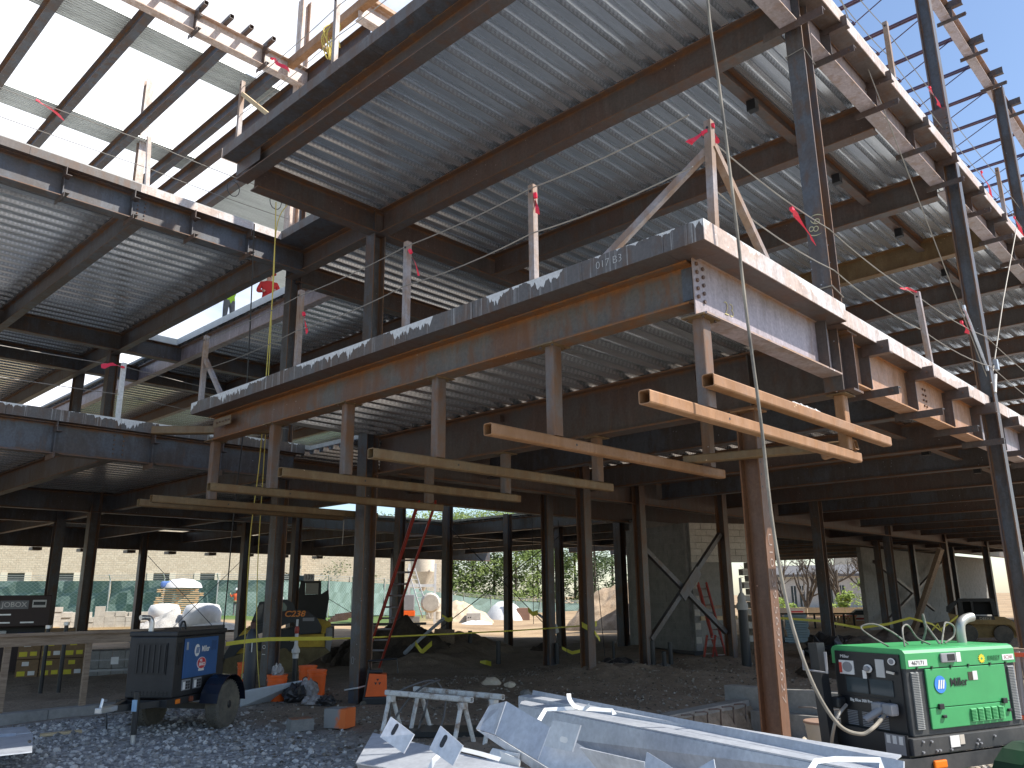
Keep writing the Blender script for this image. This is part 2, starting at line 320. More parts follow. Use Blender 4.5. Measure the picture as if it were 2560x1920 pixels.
# ---------------------------------------------------------------- ground
def sm(a, b, x):
    t = np.clip((x - a) / (b - a), 0, 1); return t * t * (3 - 2 * t)
def vnoise(x, y, sc, seed):     # cheap smooth value noise
    x, y = x * sc, y * sc; xi, yi = np.floor(x), np.floor(y); fx, fy = x - xi, y - yi
    fx, fy = fx * fx * (3 - 2 * fx), fy * fy * (3 - 2 * fy)
    def h(a, b): q = np.sin(a * 127.1 + b * 311.7 + seed * 74.7) * 43758.5453; return q - np.floor(q)
    return (h(xi, yi) * (1 - fx) + h(xi + 1, yi) * fx) * (1 - fy) + (h(xi, yi + 1) * (1 - fx) + h(xi + 1, yi + 1) * fx) * fy - .5
def gz(x, y):
    x, y = np.asarray(x, float), np.asarray(y, float)
    z = -.15 + .05 * vnoise(x, y, .45, 1) + .035 * vnoise(x, y, 1.7, 2) + .02 * vnoise(x, y, 5, 3)
    z = z + .07 * sm(12.4, 12.7, y) * (x < 8.2)
    ins = sm(11, 13, x) * sm(7, 9, y)
    z = z + ins * (.06 * vnoise(x, y, .8, 5) + .05 * vnoise(x, y, 2.2, 6))
    pit = sm(7.0, 8.6, x) * (1 - sm(11.25, 11.4, x)) * (1 - sm(5.95, 6.1, y)) * sm(1.6, 2.6, y)
    z = z - .38 * pit - .16 * sm(5.2, 6.0, x) * (1 - sm(7.2, 8.2, x)) * (1 - sm(2.6, 3.4, y))
    for cx, cy, r_, h_ in ((12.9, 10.4, .9, .16), (13.5, 9.9, 1.4, .13), (16.2, 9.8, 1.2, .14), (18.2, 9.9, 1.2, .16), (14.7, 9.3, 1.6, .06), (9.3, 12.4, .9, .12), (14.9, 16.2, 1.8, .42), (16.2, 17.6, 1.6, .42), (12.6, 14.8, 1.1, .25), (21.5, 8.8, 2.0, .2), (23.5, 7, 2.2, .25), (18.4, 13.2, 1.4, .2), (9.9, 3.9, 1.3, .28), (10.7, 2.9, 1.2, .3)):
        d2 = ((x - cx) ** 2 + (y - cy) ** 2) / r_ ** 2; z = z + h_ * np.exp(-d2 * 1.4) * (1 + .5 * vnoise(x, y, 3, 9))
    d, s_ = .725 * x + .689 * y, .689 * x - .725 * y
    zf = np.interp(s_, [-40, -19, -8, 0, 8, 20, 60], [.25, .2, -.3, -.7, -.5, -.2, -.2]) + .12 * vnoise(x, y, .25, 4) + .06 * vnoise(x, y, .9, 7)
    k = sm(27, 48, d); return z * (1 - k) + zf * k
def axis_coords(a0, a1, st, far):
    c = list(np.arange(a0, a1 + 1e-6, st)); s_ = st; v = c[-1]
    while v < far: s_ *= 1.09; v += s_; c.append(v)
    s_ = st; v = c[0]; pre = []
    while v > -far: s_ *= 1.12; v -= s_; pre.append(v)
    return np.array(pre[::-1] + c)
gx, gy = axis_coords(0, 17, .085, 900), axis_coords(0, 19, .085, 900)
GX, GY = np.meshgrid(gx, gy); GZ = gz(GX, GY)
me = bpy.data.meshes.new('ground'); nx, ny = len(gx), len(gy)
idx = np.arange(nx * ny).reshape(ny, nx)
quads = np.stack([idx[:-1, :-1], idx[:-1, 1:], idx[1:, 1:], idx[1:, :-1]], -1).reshape(-1, 4)
me.from_pydata(np.stack([GX.ravel(), GY.ravel(), GZ.ravel()], 1).tolist(), [], quads.tolist())
# what the ground is made of: r gravel, g sand, b grass
D_, S_ = .725 * GX + .689 * GY, .689 * GX - .725 * GY
grav = (1 - sm(4.9, 6.4, GX + .9 * vnoise(GX, GY, .7, 11) - .12 * (GY - 8))) * (1 - sm(11.9, 12.3, GY)) + sm(8.0, 9.0, GX) * (1 - sm(5.0, 5.9, GY)) * (1 - sm(12, 13, GX))
sand = np.clip(sm(30.5, 32, GY + vnoise(GX, GY, .5, 12)) + sm(29, 31.5, GX + vnoise(GX, GY, .4, 13)) * sm(13, 17, GY) + sm(57, 62, GX), 0, 1)
grass = sm(51, 52.5, D_ + 1.5 * vnoise(GX, GY, .5, 14)) * (1 - sm(-9, -6, S_))
mud = sm(.12, .3, vnoise(GX, GY, .55, 21)) * sm(5, 6.5, GX) * (1 - sm(9, 12, GX)) * (1 - sm(9, 11, GY)) + .8 * sm(.05, .3, vnoise(GX, GY, .3, 22)) * sm(30, 40, D_)
ca = me.color_attributes.new('zone', 'FLOAT_COLOR', 'POINT')
ca.data.foreach_set('color', np.stack([np.clip(grav, 0, 1).ravel(), sand.ravel(), grass.ravel(), np.clip(mud, 0, 1).ravel()], 1).ravel())
def M_ground():
    t = NT('ground'); p = t.pos(); a = t.noise(p, .8, 8, .65); b = t.noise(p, 9, 6, .65); f = t.noise(p, 46, 4, .6)
    at = t.n('Attribute', attribute_name='zone'); sp = t.n('SeparateColor'); t.l(at.outputs['Color'], sp.inputs[0])
    vo = t.n('TexVoronoi'); vo.inputs['Scale'].default_value = 24; t.l(p, vo.inputs['Vector'])
    dirt = t.mix(t.ramp(a, [(.35, (0, 0, 0)), (.65, (1, 1, 1))]), (.215, .165, .118), (.32, .25, .185))
    peb = t.ramp(vo.outputs['Color'], [(.86, (0, 0, 0)), (.93, (1, 1, 1))])
    dirt = t.mix(t.math('MULTIPLY', peb, .45), dirt, (.34, .30, .26))
    grv = t.mix(t.ramp(vo.outputs['Color'], [(.2, (0, 0, 0)), (.8, (1, 1, 1))]), (.20, .19, .18), (.42, .405, .38))
    sand = t.mix(t.ramp(t.noise(t.pos((1, 1, 1)), .35, 7, .65), [(.35, (0, 0, 0)), (.62, (1, 1, 1))]), (.30, .20, .115), (.46, .335, .20))
    c = t.mix(sp.outputs[0], dirt, grv); c = t.mix(sp.outputs[1], c, sand)
    c = t.mix(t.math('MULTIPLY', sp.outputs[2], t.ramp(b, [(.3, (.55, .55, .55)), (.5, (1, 1, 1))])), c, t.mix(f, (.045, .10, .02), (.13, .22, .05)))
    c = t.mix(t.math('MULTIPLY', at.outputs['Alpha'], .6), c, t.mix(.5, c, (.045, .034, .026)))
    c = t.mix(1, c, t.ramp(b, [(.25, (.72, .72, .72)), (.75, (1.2, 1.2, 1.2))]), 'MULTIPLY')
    return t.fin(c, .92, 0, t.math('MULTIPLY_ADD', f, .35, t.math('MULTIPLY_ADD', vo.outputs['Distance'], -.9, b)), .65, .02, .25)
MS['ground'] = M_ground(); me.materials.append(MS['ground']); me.shade_smooth()
go = bpy.data.objects.new('ground', me); COL.objects.link(go); setp(go, 'stony brown and tan construction ground', None, None, 'structure')
# ---------------------------------------------------------------- steel frame
def bolts(mb, o, ax, ay, nrm, nx_, ny_, px, py, r=.016):
    o, ax, ay, nrm = Vector(o), Vector(ax), Vector(ay), Vector(nrm)
    for i in range(nx_):
        for j in range(ny_):
            c = o + ax * (i * px) + ay * (j * py)
            a = ax.normalized(); b_ = ay.normalized()
            ring0 = [c + (a * _c(k * math.pi / 3) + b_ * _s(k * math.pi / 3)) * r for k in range(6)]; ring1 = [q + nrm * r * .9 for q in ring0]
            mb.add(ring0 + ring1, [(k, (k + 1) % 6, 6 + (k + 1) % 6, 6 + k) for k in range(6)] + [tuple(range(6, 12))], 0, [.6] * 12)
    return mb
def beam(name, p0, p1, d, bf, mat, label, group=None, cat='beam', tf=.016, tw=.010, up=(0, 0, 1)):
    """p0,p1: axis points given at the TOP of the section"""
    p0, p1 = Vector(p0) - Vector((0, 0, d / 2)), Vector(p1) - Vector((0, 0, d / 2))
    mb = MB().ibeam(p0, p1, d, bf, tf, tw, up)
    return solo(name, mb, MS[mat], label, cat, group, loc=p0.lerp(p1, .5))
def column(x, y, z0, z1, d, bf, mat, label, ax=(1, 0, 0), group='steel columns of the frame'):
    mb = MB().ibeam((x, y, z0), (x, y, z1), d, bf, .018, .012, ax)
    o = solo('steel_column', mb, MS[mat], label, 'column', group, loc=(x, y, z0))
    return o
# stiffeners and clip angles on the spandrels
def spandrel_fittings(o, axis, pos, line, zt, zb, depth, mat, proj=.30, sgn=-1, low=True, up_=True):
    """axis 'X': beam runs along X at Y=line; pos list of X. Outer side is sgn along Y."""
    for p in pos:
        y0, y1 = line + sgn * .006, line + sgn * .115
        part(o, 'stiffener', MB().box(p - .006, min(y0, y1), zb + .016, p + .006, max(y0, y1), zt - .016), MS[mat])
        if up_:
            mb = MB(); a, b = line + sgn * .05, line + sgn * (.115 + proj * .72)
            mb.box(p - .02, min(a, b), zt - .12, p - .008, max(a, b), zt + .01).box(p - .02, min(a, b), zt - .13, p + .07, max(a, b), zt - .121)
            bolts(mb, (p - .02, line + sgn * (.115 + proj * .5), zt - .06), (0, .03, 0), (0, 0, .03), (-1, 0, 0), 1, 1, .1, .1, .013)
            part(o, 'clip_angle', mb, MS['brown'])
        if low:
            mb = MB(); a, b = line - sgn * .16, line + sgn * (.115 + proj * .85)
            mb.box(p - .02, min(a, b), zb - .085, p - .011, max(a, b), zb - .002).box(p - .011, min(a, b), zb - .011, p + .06, max(a, b), zb - .002)
            bolts(mb, (p - .02, line + sgn * (.115 + proj * .66), zb - .04), (0, .03, 0), (0, 0, .03), (-1, 0, 0), 1, 1, .1, .1, .012)
            part(o, 'clip_angle', mb, MS['brown'])
T2, T3 = 3.90, 7.80       # top of steel, first and second floors
TW = 11.80
# --- level 2 front: cantilevered corner
F = beam('front_beam', (5.3, 3.05, T2), (5.3, 10.93, T2), .36, .20, 'front', 'long rusty orange front beam carrying the white splashed slab edge', 'floor beams of the lower deck')
part(F, 'connection_angle', MB().box(5.285, 3.06, 3.60, 5.294, 3.15, 3.87), MS['scale'])
part(F, 'lug_plate', MB().box(5.19, 10.25, 3.70, 5.20, 10.75, 3.82), MS['hssd'])
mb = MB(); bolts(mb, (5.19, 10.3, 3.76), (0, 1, 0), (0, 0, 1), (-1, 0, 0), 5, 1, .085, .1, .014); part(F, 'bolts', mb, MS['brown'], kind='stuff')
S1 = beam('spandrel_beam', (5.2, 3.0, 3.925), (7.73, 3.0, 3.925), .50, .20, 'mauve', 'mauve corner spandrel beam chalked with the number 23', 'spandrel beams of the lower deck')
for j in range(5):
    for i in range(2):
        mb = bolts(MB(), (5.245 + i * .09, 2.994, 3.59 + j * .068 - i * .02), (1, 0, 0), (0, 0, 1), (0, -1, 0), 1, 1, .1, .1, .016); part(S1, 'bolt', mb, MS['brown'])
part(S1, 'chalk_number', text_mb('23', .17, frame((5.72, 2.991, 3.60), (1, 0, .02), (0, -1, 0)), bold=-.004), M_flat('yellow_chalk', (.60, .52, .25), .9))
part(S1, 'stiffener', MB().box(7.42, 2.89, 3.44, 7.434, 2.994, 3.91), MS['brown'])
def slab_edge(o, pts, z0, z1, inner, mat):
    for (x0, y0), (x1, y1) in zip(pts, pts[1:]):
        part(o, 'edge_plate', MB().bar((x0, y0, (z0 + z1) / 2), (x1, y1, (z0 + z1) / 2), .010, z1 - z0), MS[mat])
S2 = beam('spandrel_beam', (7.99, 3.02, 3.925), (12.78, 3.02, 3.925), .515, .20, 'orange', 'orange brown spandrel beam with hanging clip angles beyond the corner column', 'spandrel beams of the lower deck')
spandrel_fittings(S2, 'X', (8.53, 9.95, 11.35, 12.6), 3.02, 3.91, 3.41, .5, 'brown')
mb = MB(); bolts(mb, (10.55, 3.014, 3.52), (1, 0, 0), (0, 0, 1), (0, -1, 0), 2, 5, .09, .07, .015); part(S2, 'bolts', mb, MS['brown'], kind='stuff')
S3 = beam('spandrel_beam', (13.1, 3.02, 3.925), (24.0, 3.02, 3.925), .515, .20, 'mauve', 'pale spandrel beam of the lower deck at the right border', 'spandrel beams of the lower deck')
spandrel_fittings(S3, 'X', (13.9, 15.3, 16.7, 18.1), 3.02, 3.91, 3.41, .5, 'brown')
G = beam('transfer_girder', (7.94, 2.84, 3.90), (7.94, 10.5, 3.90), .62, .24, 'brown', 'deep brown transfer girder resting on the front rusty column', 'girders under the lower deck', tf=.022, tw=.013)
for y in (4.6, 7.7): part(G, 'shear_tab', MB().box(7.86, y, 3.72, 7.93, y + .012, 3.82), MS['brown'])
part(G, 'stiffener', MB().box(7.83, 2.96, 3.31, 7.932, 2.972, 3.87), MS['brown']); part(G, 'stiffener', MB().box(7.83, 3.93, 3.31, 7.932, 3.945, 3.87), MS['brown'])
# slab edges of level 2 (bent plate)
E2 = empty('edge_form', (4.97, 6.8, 3.9), 'white splashed bent plate edging the cantilevered concrete slab', 'edge plate', 'slab edge forms')
ys = [2.75, 3.10, 3.9, 5.22, 6.2, 7.4, 8.05, 9.3, 10.35, 11.0]
for a, b in zip(ys, ys[1:]):
    part(E2, 'edge_plate', MB().box(4.965, a + .002, 3.902, 4.975, b - .002, 4.07), MS['fascia'])
    part(E2, 'soffit_plate', MB().box(4.976, a + .002, 3.902, 5.26, b - .002, 3.910), MS['brown'])
part(E2, 'soffit_plate', MB().box(4.976, 2.756, 3.903, 5.26, 3.10, 3.909), MS['brown']); part(E2, 'edge_plate', MB().box(4.965, 11.0, 3.902, 5.5, 11.01, 4.07), MS['fascia'])
for k in range(16):
    y = 3.5 + k * .47; part(E2, 'weld_stitch', MB().box(5.195, y, 3.895, 5.215, y + .09, 3.903), MS['hssd'])
E2b = empty('edge_form', (6.3, 2.75, 3.9), 'sunlit bent plate along the top of the chalked spandrel', 'edge plate', 'slab edge forms')
part(E2b, 'edge_plate', MB().box(4.965, 2.745, 3.902, 7.58, 2.755, 4.07), MS['fascia_lit']); part(E2b, 'soffit_plate', MB().box(5.262, 2.756, 3.902, 7.60, 2.96, 3.910), MS['brown'])
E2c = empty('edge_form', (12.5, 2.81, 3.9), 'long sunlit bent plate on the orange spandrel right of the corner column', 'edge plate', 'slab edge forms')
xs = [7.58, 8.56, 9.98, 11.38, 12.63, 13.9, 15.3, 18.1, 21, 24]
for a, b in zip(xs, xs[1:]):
    part(E2c, 'edge_plate', MB().box(a + .002, 2.805, 3.902, b - .002, 2.815, 4.07), MS['fascia_lit']); part(E2c, 'soffit_plate', MB().box(a + .002, 2.816, 3.902, b - .002, 2.98, 3.910), MS['brown'])
# mortar runs on the slab edges
mr = random.Random(3)
def splash(parent, p0, p1, zt, n, mean, out, wid=.05):
    mb = MB(); p0, p1 = Vector(p0), Vector(p1); d = (p1 - p0).normalized(); o = Vector(out)
    for i in range(n):
        c = p0.lerp(p1, mr.random()); ln = mean * (.25 + mr.random() ** 2 * 1.6); wd = wid * (.3 + mr.random())
        pr = [(-wd, .012), (wd, .012), (wd * .7, -ln * .3), (wd * .18, -ln * .7), (0, -ln), (-wd * .25, -ln * .6), (-wd * .8, -ln * .25)]
        q = [c + d * a + Vector((0, 0, zt + b)) + o * .004 for a, b in pr]
        mb.add([v + o * .005 for v in q] + q, [tuple(range(7)), tuple(range(7, 14))[::-1]] + [(k, 7 + k, 7 + (k + 1) % 7, (k + 1) % 7) for k in range(7)])
    return part(parent, 'mortar_run', mb, MS['mortar'], kind='stuff')
part(E2, 'chalk_lettering', text_mb('017 B3', .095, frame((4.9635, 3.62, 3.985), (0, -1, 0), (-1, 0, 0)), bold=-.003), M_flat('white_chalk', (.7, .69, .66), .9))
# --- columns
R1 = column(7.855, 3.005, 3.28, 12.0, .23, .19, 'scale', 'tall grey column rising from the corner spandrel with the number 86')
part(R1, 'chalk_number', text_mb('(86)', .16, frame((7.734, 3.005, 5.05), (0, -.25, 1), (-1, 0, 0)), bold=-.003), M_flat('yellow_chalk_b', (.52, .48, .30), .9))
part(R1, 'wire_wrap', MB().tube([(7.72, 3.11, 7.10), (7.72, 2.90, 7.12), (7.99, 2.90, 7.05), (7.99, 3.11, 7.05), (7.72, 3.11, 7.10)], .006, 5), MS['cable'])
part(R1, 'wire_wrap', MB().tube([(7.72, 3.11, 4.35), (7.72, 2.90, 4.35), (7.99, 2.90, 4.30), (7.99, 3.11, 4.30), (7.72, 3.11, 4.35)], .009, 5), MS['cable'])
R2 = column(12.95, 2.84, -.6, 12.0, .205, .17, 'scale', 'column with one white sunlit flange at the right of the orange spandrel', (0, 1, 0))
part(R2, 'splice_plate', MB().box(12.845, 2.73, 8.0, 12.94, 2.95, 8.75), MS['brown']); mb = MB(); bolts(mb, (12.84, 2.77, 8.2), (0, 1, 0), (0, 0, 1), (-1, 0, 0), 2, 5, .13, .09, .018); part(R2, 'bolts', mb, MS['brown'], kind='stuff')
part(R2, 'gusset_plate', MB().box(13.05, 2.85, 8.5, 13.40, 2.862, 8.95), MS['brown'])
R3 = column(18.05, 2.84, -.6, 11.7, .205, .17, 'scale', 'column with a sunlit edge under the roof spandrel at the right border', (0, 1, 0))
Cc = column(7.945, 4.03, -.8, 3.28, .225, .17, 'colr', 'rusty brown foreground column with chalk writing down its sunlit flange', (0, 1, 0))
part(Cc, 'chalk_lettering', text_mb('U10x39.569679627', .105, frame((7.945, 3.914, 1.15), (0, 0, -1), (0, -1, 0)), bold=-.002, sx=2.0), M_flat('pale_chalk', (.38, .30, .26), .9))
mb = MB()
for k in range(6):
    for s_ in (-.05, .05): mb.lathe([(.011, 0), (.011, .002)], (7.945 + s_, 3.9165, 2.45 + k * .13), 'Y', 8)
part(Cc, 'bolt_hole', mb, MS['black'], kind='stuff')
part(Cc, 'cap_plate', MB().box(7.82, 3.88, 3.262, 8.07, 4.18, 3.279), MS['hss'])
col_spec = [
 (7.78, 10.62, 12.0, .24, .24, 'scale', 'dark rusty edged column with orange buckets at its foot', (1, 0, 0)),
 (7.93, 13.5, 12.0, .24, .22, 'scale', 'dark column behind the yellow ropes with chalk marks near its base', (1, 0, 0)),
 (7.33, 21.0, 8.0, .24, .22, 'scale', 'black leaning looking column second from the left edge', (1, 0, 0)),
 (7.62, 24.3, 8.0, .24, .24, 'scale', 'column with a grey flange at the far left beside the tool chest', (0, 1, 0)),
 (12.6, 30.8, 4.0, .24, .22, 'scale', 'thin far column left of the black welder exhaust', (1, 0, 0)),
 (13.1, 24.2, 4.0, .24, .22, 'scale', 'dark column just left of the yellow ropes in front of the far fence', (1, 0, 0)),
 (12.7, 20.6, 4.0, .22, .20, 'scale', 'narrow dark column behind the skid steer cab', (1, 0, 0)),
 (12.65, 10.1, 4.0, .21, .21, 'brown', 'dark column tied with yellow caution tape in front of the dirt mound', (0, 1, 0)),
 (14.4, 12.6, 4.0, .21, .21, 'scale', 'dark column left of the taped column with white rags on it', (0, 1, 0)),
 (19.4, 18.7, 4.0, .22, .2, 'scale', 'black column crossed by brace cables before the pines', (1, 0, 0)),
 (20.1, 17.1, 4.0, .22, .2, 'scale', 'black column before the pines left of the dirt mound', (1, 0, 0)),
 (15.5, 17.3, 7.6, .23, .21, 'scale', 'black column right of the red ladder by the plywood sheet', (1, 0, 0)),
 (14.2, 17.8, 4.0, .23, .21, 'scale', 'black column directly behind the red extension ladder', (1, 0, 0)),
 (24.0, 30.5, 4.0, .22, .2, 'scale', 'thin far column left of the red extension ladder', (1, 0, 0)),
 (19.4, 14.2, 4.0, .26, .24, 'scale', 'wide black column at the left end of the block wall', (1, 0, 0)),
 (15.05, 10.45, 4.0, .21, .20, 'brown', 'column at the left end of the crossed braces', (0, 1, 0)),
 (17.6, 9.85, 4.0, .21, .20, 'brown', 'column at the right end of the crossed braces', (0, 1, 0)),
 (20.8, 8.9, 4.0, .24, .24, 'scale', 'broad black column left of the green welder under the deck', (1, 0, 0)),
 (37.0, 13.3, 4.0, .24, .22, 'scale', 'thin column at the left end of the far block wall', (1, 0, 0)),
 (30.6, 10.6, 4.0, .25, .24, 'scale', 'black column just right of the stump of hung sacking', (1, 0, 0)),
 (40.5, 13.0, 4.0, .24, .22, 'scale', 'column behind the leaning timber prop', (0, 1, 0)),
 (37.0, 10.6, 4.0, .26, .24, 'brown', 'column at the head of the leaning prop', (0, 1, 0)),
 (46.5, 13.0, 4.0, .24, .22, 'scale', 'column left of the black cab of the tan skid steer', (0, 1, 0)),
 (43.2, 10.6, 4.0, .26, .24, 'scale', 'column rising behind the tan skid steer', (0, 1, 0)),
]
for x, y, z1, d, bf, m_, lab, ax in col_spec:
    o = column(x, y, -.9 if x > 9 else -.4, z1, d, bf, m_, lab, ax)
    if lab.startswith('dark column behind the yellow'):
        part(o, 'chalk_lettering', text_mb('1 0 1', .16, frame((7.80, 13.5, .55), (0, 0, 1), (-1, 0, 0)), bold=-.002), MS['white'])
    if lab.startswith('dark rusty'):
        part(o, 'chalk_mark', text_mb('0', .17, frame((7.655, 10.66, .45), (0, -1, 0), (-1, 0, 0)), bold=-.003), MS['greyp'])
        part(o, 'cable_wrap', MB().tube([(7.62, 10.78, .03), (7.62, 10.46, .08), (7.95, 10.46, .12), (7.95, 10.78, .05), (7.62, 10.78, .03)], .012, 6), MS['white'])
# --- level 2 interior
GL2 = 'girders under the lower deck'; BL2 = 'floor beams of the lower deck'
beam('floor_girder', (8.06, 10.6, T2), (37, 10.6, T2), .57, .24, 'brown', 'brown girder running right from the bucket column under the lower deck', GL2, tf=.02)
beam('floor_girder', (8.06, 13.45, T2), (37, 13.45, T2), .58, .24, 'brown', 'second brown girder just behind the first with the sky slot below it', GL2, tf=.02)
SL2 = beam('spandrel_beam', (-3, 12.9, 3.9), (7.8, 12.9, 3.9), .46, .20, 'scale', 'dark spandrel of the left wing lower deck with splashed edge above', 'spandrel beams of the lower deck')
spandrel_fittings(SL2, 'X', (2.3, 3.80, 5.22, 6.36, 7.4), 12.9, 3.89, 3.45, .5, 'scale', proj=.12)
mb = MB(); bolts(mb, (4.66, 12.894, 3.55), (1, 0, 0), (0, 0, 1), (0, -1, 0), 2, 5, .14, .07, .015); part(SL2, 'bolts', mb, MS['brown'], kind='stuff')
EL2 = empty('edge_form', (3, 12.7, 3.9), 'grey bent plate with ragged white mortar on the left wing lower deck', 'edge plate', 'slab edge forms')
xl = [-3, -.5, 1.4, 3.1, 4.66, 6.1, 7.9]
for a, b in zip(xl, xl[1:]):
    part(EL2, 'edge_plate', MB().box(a + .002, 12.695, 3.905, b - .002, 12.705, 4.07), MS['fascia']); part(EL2, 'soffit_plate', MB().box(a + .002, 12.706, 3.905, b - .002, 12.86, 3.912), MS['brown'])
for y, nm in ((21.0, 'first'), (24.3, 'second')): beam('floor_girder', (-3, y, T2), (12.8, y, T2), .46, .22, 'scale', nm + ' dark girder crossing under the left wing lower deck', GL2)
beam('edge_beam', (-3, 31.2, T2), (31, 31.2, T2), .72, .2, 'scale', 'far edge beam of the lower deck with small clips against the tan wall', 'spandrel beams of the lower deck')
bk = empty('hanging_clip', (10.0, 35.0, 3.3), 'row of short clips under the far edge beam of the left wing', 'clip angle')
for x in (8.3, 10.0, 11.7, 13.5, 15.2, 17.0, 18.8, 20.6, 22.5): part(bk, 'clip_angle', MB().box(x * .9, 31.1, 3.06, x * .9 + .3, 31.5, 3.165), MS['brown'])
order = ['first', 'second', 'third', 'fourth', 'fifth', 'sixth', 'seventh', 'eighth', 'ninth', 'tenth', 'eleventh', 'twelfth', 'thirteenth', 'fourteenth', 'fifteenth']
for i, x in enumerate((-1.2, 1.7, 4.75, 7.75, 11.0)):
    beam('floor_beam', (x, 13.0, T2 - .004), (x, 31.1, T2 - .004), .40, .17, 'scale', order[i] + ' long beam under the left wing lower deck from the left', BL2)
for i, x in enumerate((14.2, 17.2)):
    beam('floor_beam', (x, 22.3, T2 - .004), (x, 31.1, T2 - .004), .40, .17, 'scale', order[i] + ' beam under the far lower deck behind the sky opening', BL2)
for i, x in enumerate((20, 23, 26, 29)):
    beam('floor_beam', (x, 13.6, T2 - .004), (x, 31.0 if x < 30 else 27, T2 - .004), .40, .17, 'scale', order[i] + ' beam beyond the sky opening in the lower deck', BL2)
beam('floor_girder', (12.9, 22.2, T2), (31, 22.2, T2), .42, .2, 'scale', 'dark girder along the far side of the sky opening', GL2)
beam('floor_girder', (19.8, 13.6, T2 + .001), (19.8, 22.1, T2 + .001), .42, .2, 'scale', 'dark girder along the right side of the sky opening', GL2)
for i, x in enumerate((10.45, 13.2, 16.1, 19.0, 22.0, 25.0, 28.0, 31.0, 34.0, 37.2, 40.5, 44, 48, 52)):
    beam('floor_beam', (x, 3.15, T2 - .003), (x, 10.5 if x < 37 else 27, T2 - .003), .44 if i < 2 else .40, .18, 'brown' if i % 2 else 'scale', order[i] + ' beam under the lower deck right of the deep girder', BL2)
for i, x in enumerate((32.5, 36, 39.5)):
    beam('floor_beam', (x, 10.8, T2 - .002), (x, 27, T2 - .002), .40, .17, 'scale', order[i] + ' beam under the far right lower deck behind the girders', BL2)
beam('floor_girder', (37, 13.45, T2 - .001), (60, 13.45, T2 - .001), .50, .22, 'brown', 'brown girder over the far block wall at the right', GL2)
beam('floor_girder', (37, 10.6, T2), (60, 10.6, T2), .50, .22, 'brown', 'brown girder over the tan skid steer', GL2)
for x0, x1, k in ((10.6, 13.0, 'left'), (13.4, 15.9, 'middle'), (16.3, 18.8, 'right')):
    o = beam('infill_beam', (x0, 4.1, T2 - .02), (x1, 4.1, T2 - .02), .24, .13, 'brown', k + ' short infill beam behind the orange spandrel', 'short infill beams')
    part(o, 'stub', MB().box(x0 + .5, 4.0, T2 - .4, x0 + .6, 4.12, T2 - .262), MS['black'])
# --- level 3
S4 = beam('spandrel_beam', (5.2, 3.0, 7.87), (7.73, 3.0, 7.87), .46, .20, 'mauve', 'upper deck spandrel beam left of the tall corner column', 'spandrel beams of the upper deck')
S5 = beam('spandrel_beam', (7.98, 3.0, 7.87), (12.84, 3.0, 7.87), .43, .20, 'mauve', 'upper deck spandrel beam with pale underside right of the corner column', 'spandrel beams of the upper deck')
spandrel_fittings(S5, 'X', (8.52, 9.95, 11.4, 12.72), 3.0, 7.86, 7.44, .5, 'brown')
mb = MB(); bolts(mb, (9.9, 2.994, 7.53), (1, 0, 0), (0, 0, 1), (0, -1, 0), 4, 3, .09, .09, .016); part(S5, 'bolts', mb, MS['brown'], kind='stuff')
part(S4, 'clip_angle', MB().box(7.62, 2.62, 7.33, 7.63, 3.3, 7.435).box(7.631, 2.62, 7.425, 7.70, 3.3, 7.435), MS['brown'])
S6 = beam('spandrel_beam', (13.06, 3.0, 7.87), (24, 3.0, 7.87), .41, .20, 'mauve', 'far right spandrel beam of the upper deck', 'spandrel beams of the upper deck')
spandrel_fittings(S6, 'X', (14.2, 15.6, 17.0, 18.5, 20), 3.0, 7.86, 7.46, .5, 'brown')
E3 = empty('edge_form', (9.5, 2.74, 7.8), 'sunlit bent plate along the upper deck against the blue sky', 'edge plate', 'slab edge forms')
xs = [4.97, 7.0, 8.55, 9.98, 11.43, 12.75, 14.23, 15.6, 17, 18.5, 21, 24]
for a, b in zip(xs, xs[1:]):
    part(E3, 'edge_plate', MB().box(a + .002, 2.735, 7.805, b - .002, 2.745, 7.96), MS['fascia_lit']); part(E3, 'soffit_plate', MB().box(a + .002, 2.746, 7.805, b - .002, 2.96, 7.813), MS['fascia'])
A3 = beam('front_beam', (5.3, 3.05, 7.86), (5.3, 10.72, 7.86), .29, .20, 'brown', 'dark front beam of the upper deck overhanging at the top', 'floor beams of the upper deck')
part(A3, 'connection_plate', MB().box(5.19, 10.0, 7.62, 5.20, 10.7, 7.82), MS['brown'])
E3b = empty('edge_form', (4.97, 6.8, 7.8), 'dark bent plate edging the overhanging upper deck', 'edge plate', 'slab edge forms')
ys = [2.75, 5.0, 7.0, 7.1, 8.6, 10.75]
for a, b in zip(ys, ys[1:]):
    part(E3b, 'edge_plate', MB().box(4.965, a + .002, 7.862, 4.975, b - .002, 8.03), MS['fascia']); part(E3b, 'soffit_plate', MB().box(4.976, a + .002, 7.862, 5.26, b - .002, 7.870), MS['scale'])
part(E3b, 'edge_plate', MB().box(4.965, 10.76, 7.862, 5.9, 10.77, 8.03), MS['fascia_lit'])
for k in range(14): part(E3b, 'weld_stitch', MB().box(5.19, 4.2 + k * .46, 7.855, 5.21, 4.28 + k * .46, 7.863), MS['hssd'])
GL3 = 'girders under the upper deck'; BL3 = 'floor beams of the upper deck'
beam('floor_girder', (5.42, 10.55, 7.87), (37, 10.55, 7.87), .43, .22, 'brown', 'brown girder under the upper deck meeting the bucket column', GL3, tf=.02)
beam('floor_girder', (7.95, 13.45, 7.86), (37, 13.45, 7.86), .43, .22, 'brown', 'second brown girder under the upper deck behind the first', GL3)
beam('edge_beam', (7.78, 10.7, 7.86), (7.78, 13.4, 7.86), .40, .2, 'brown', 'short edge beam closing the upper deck notch', BL3)
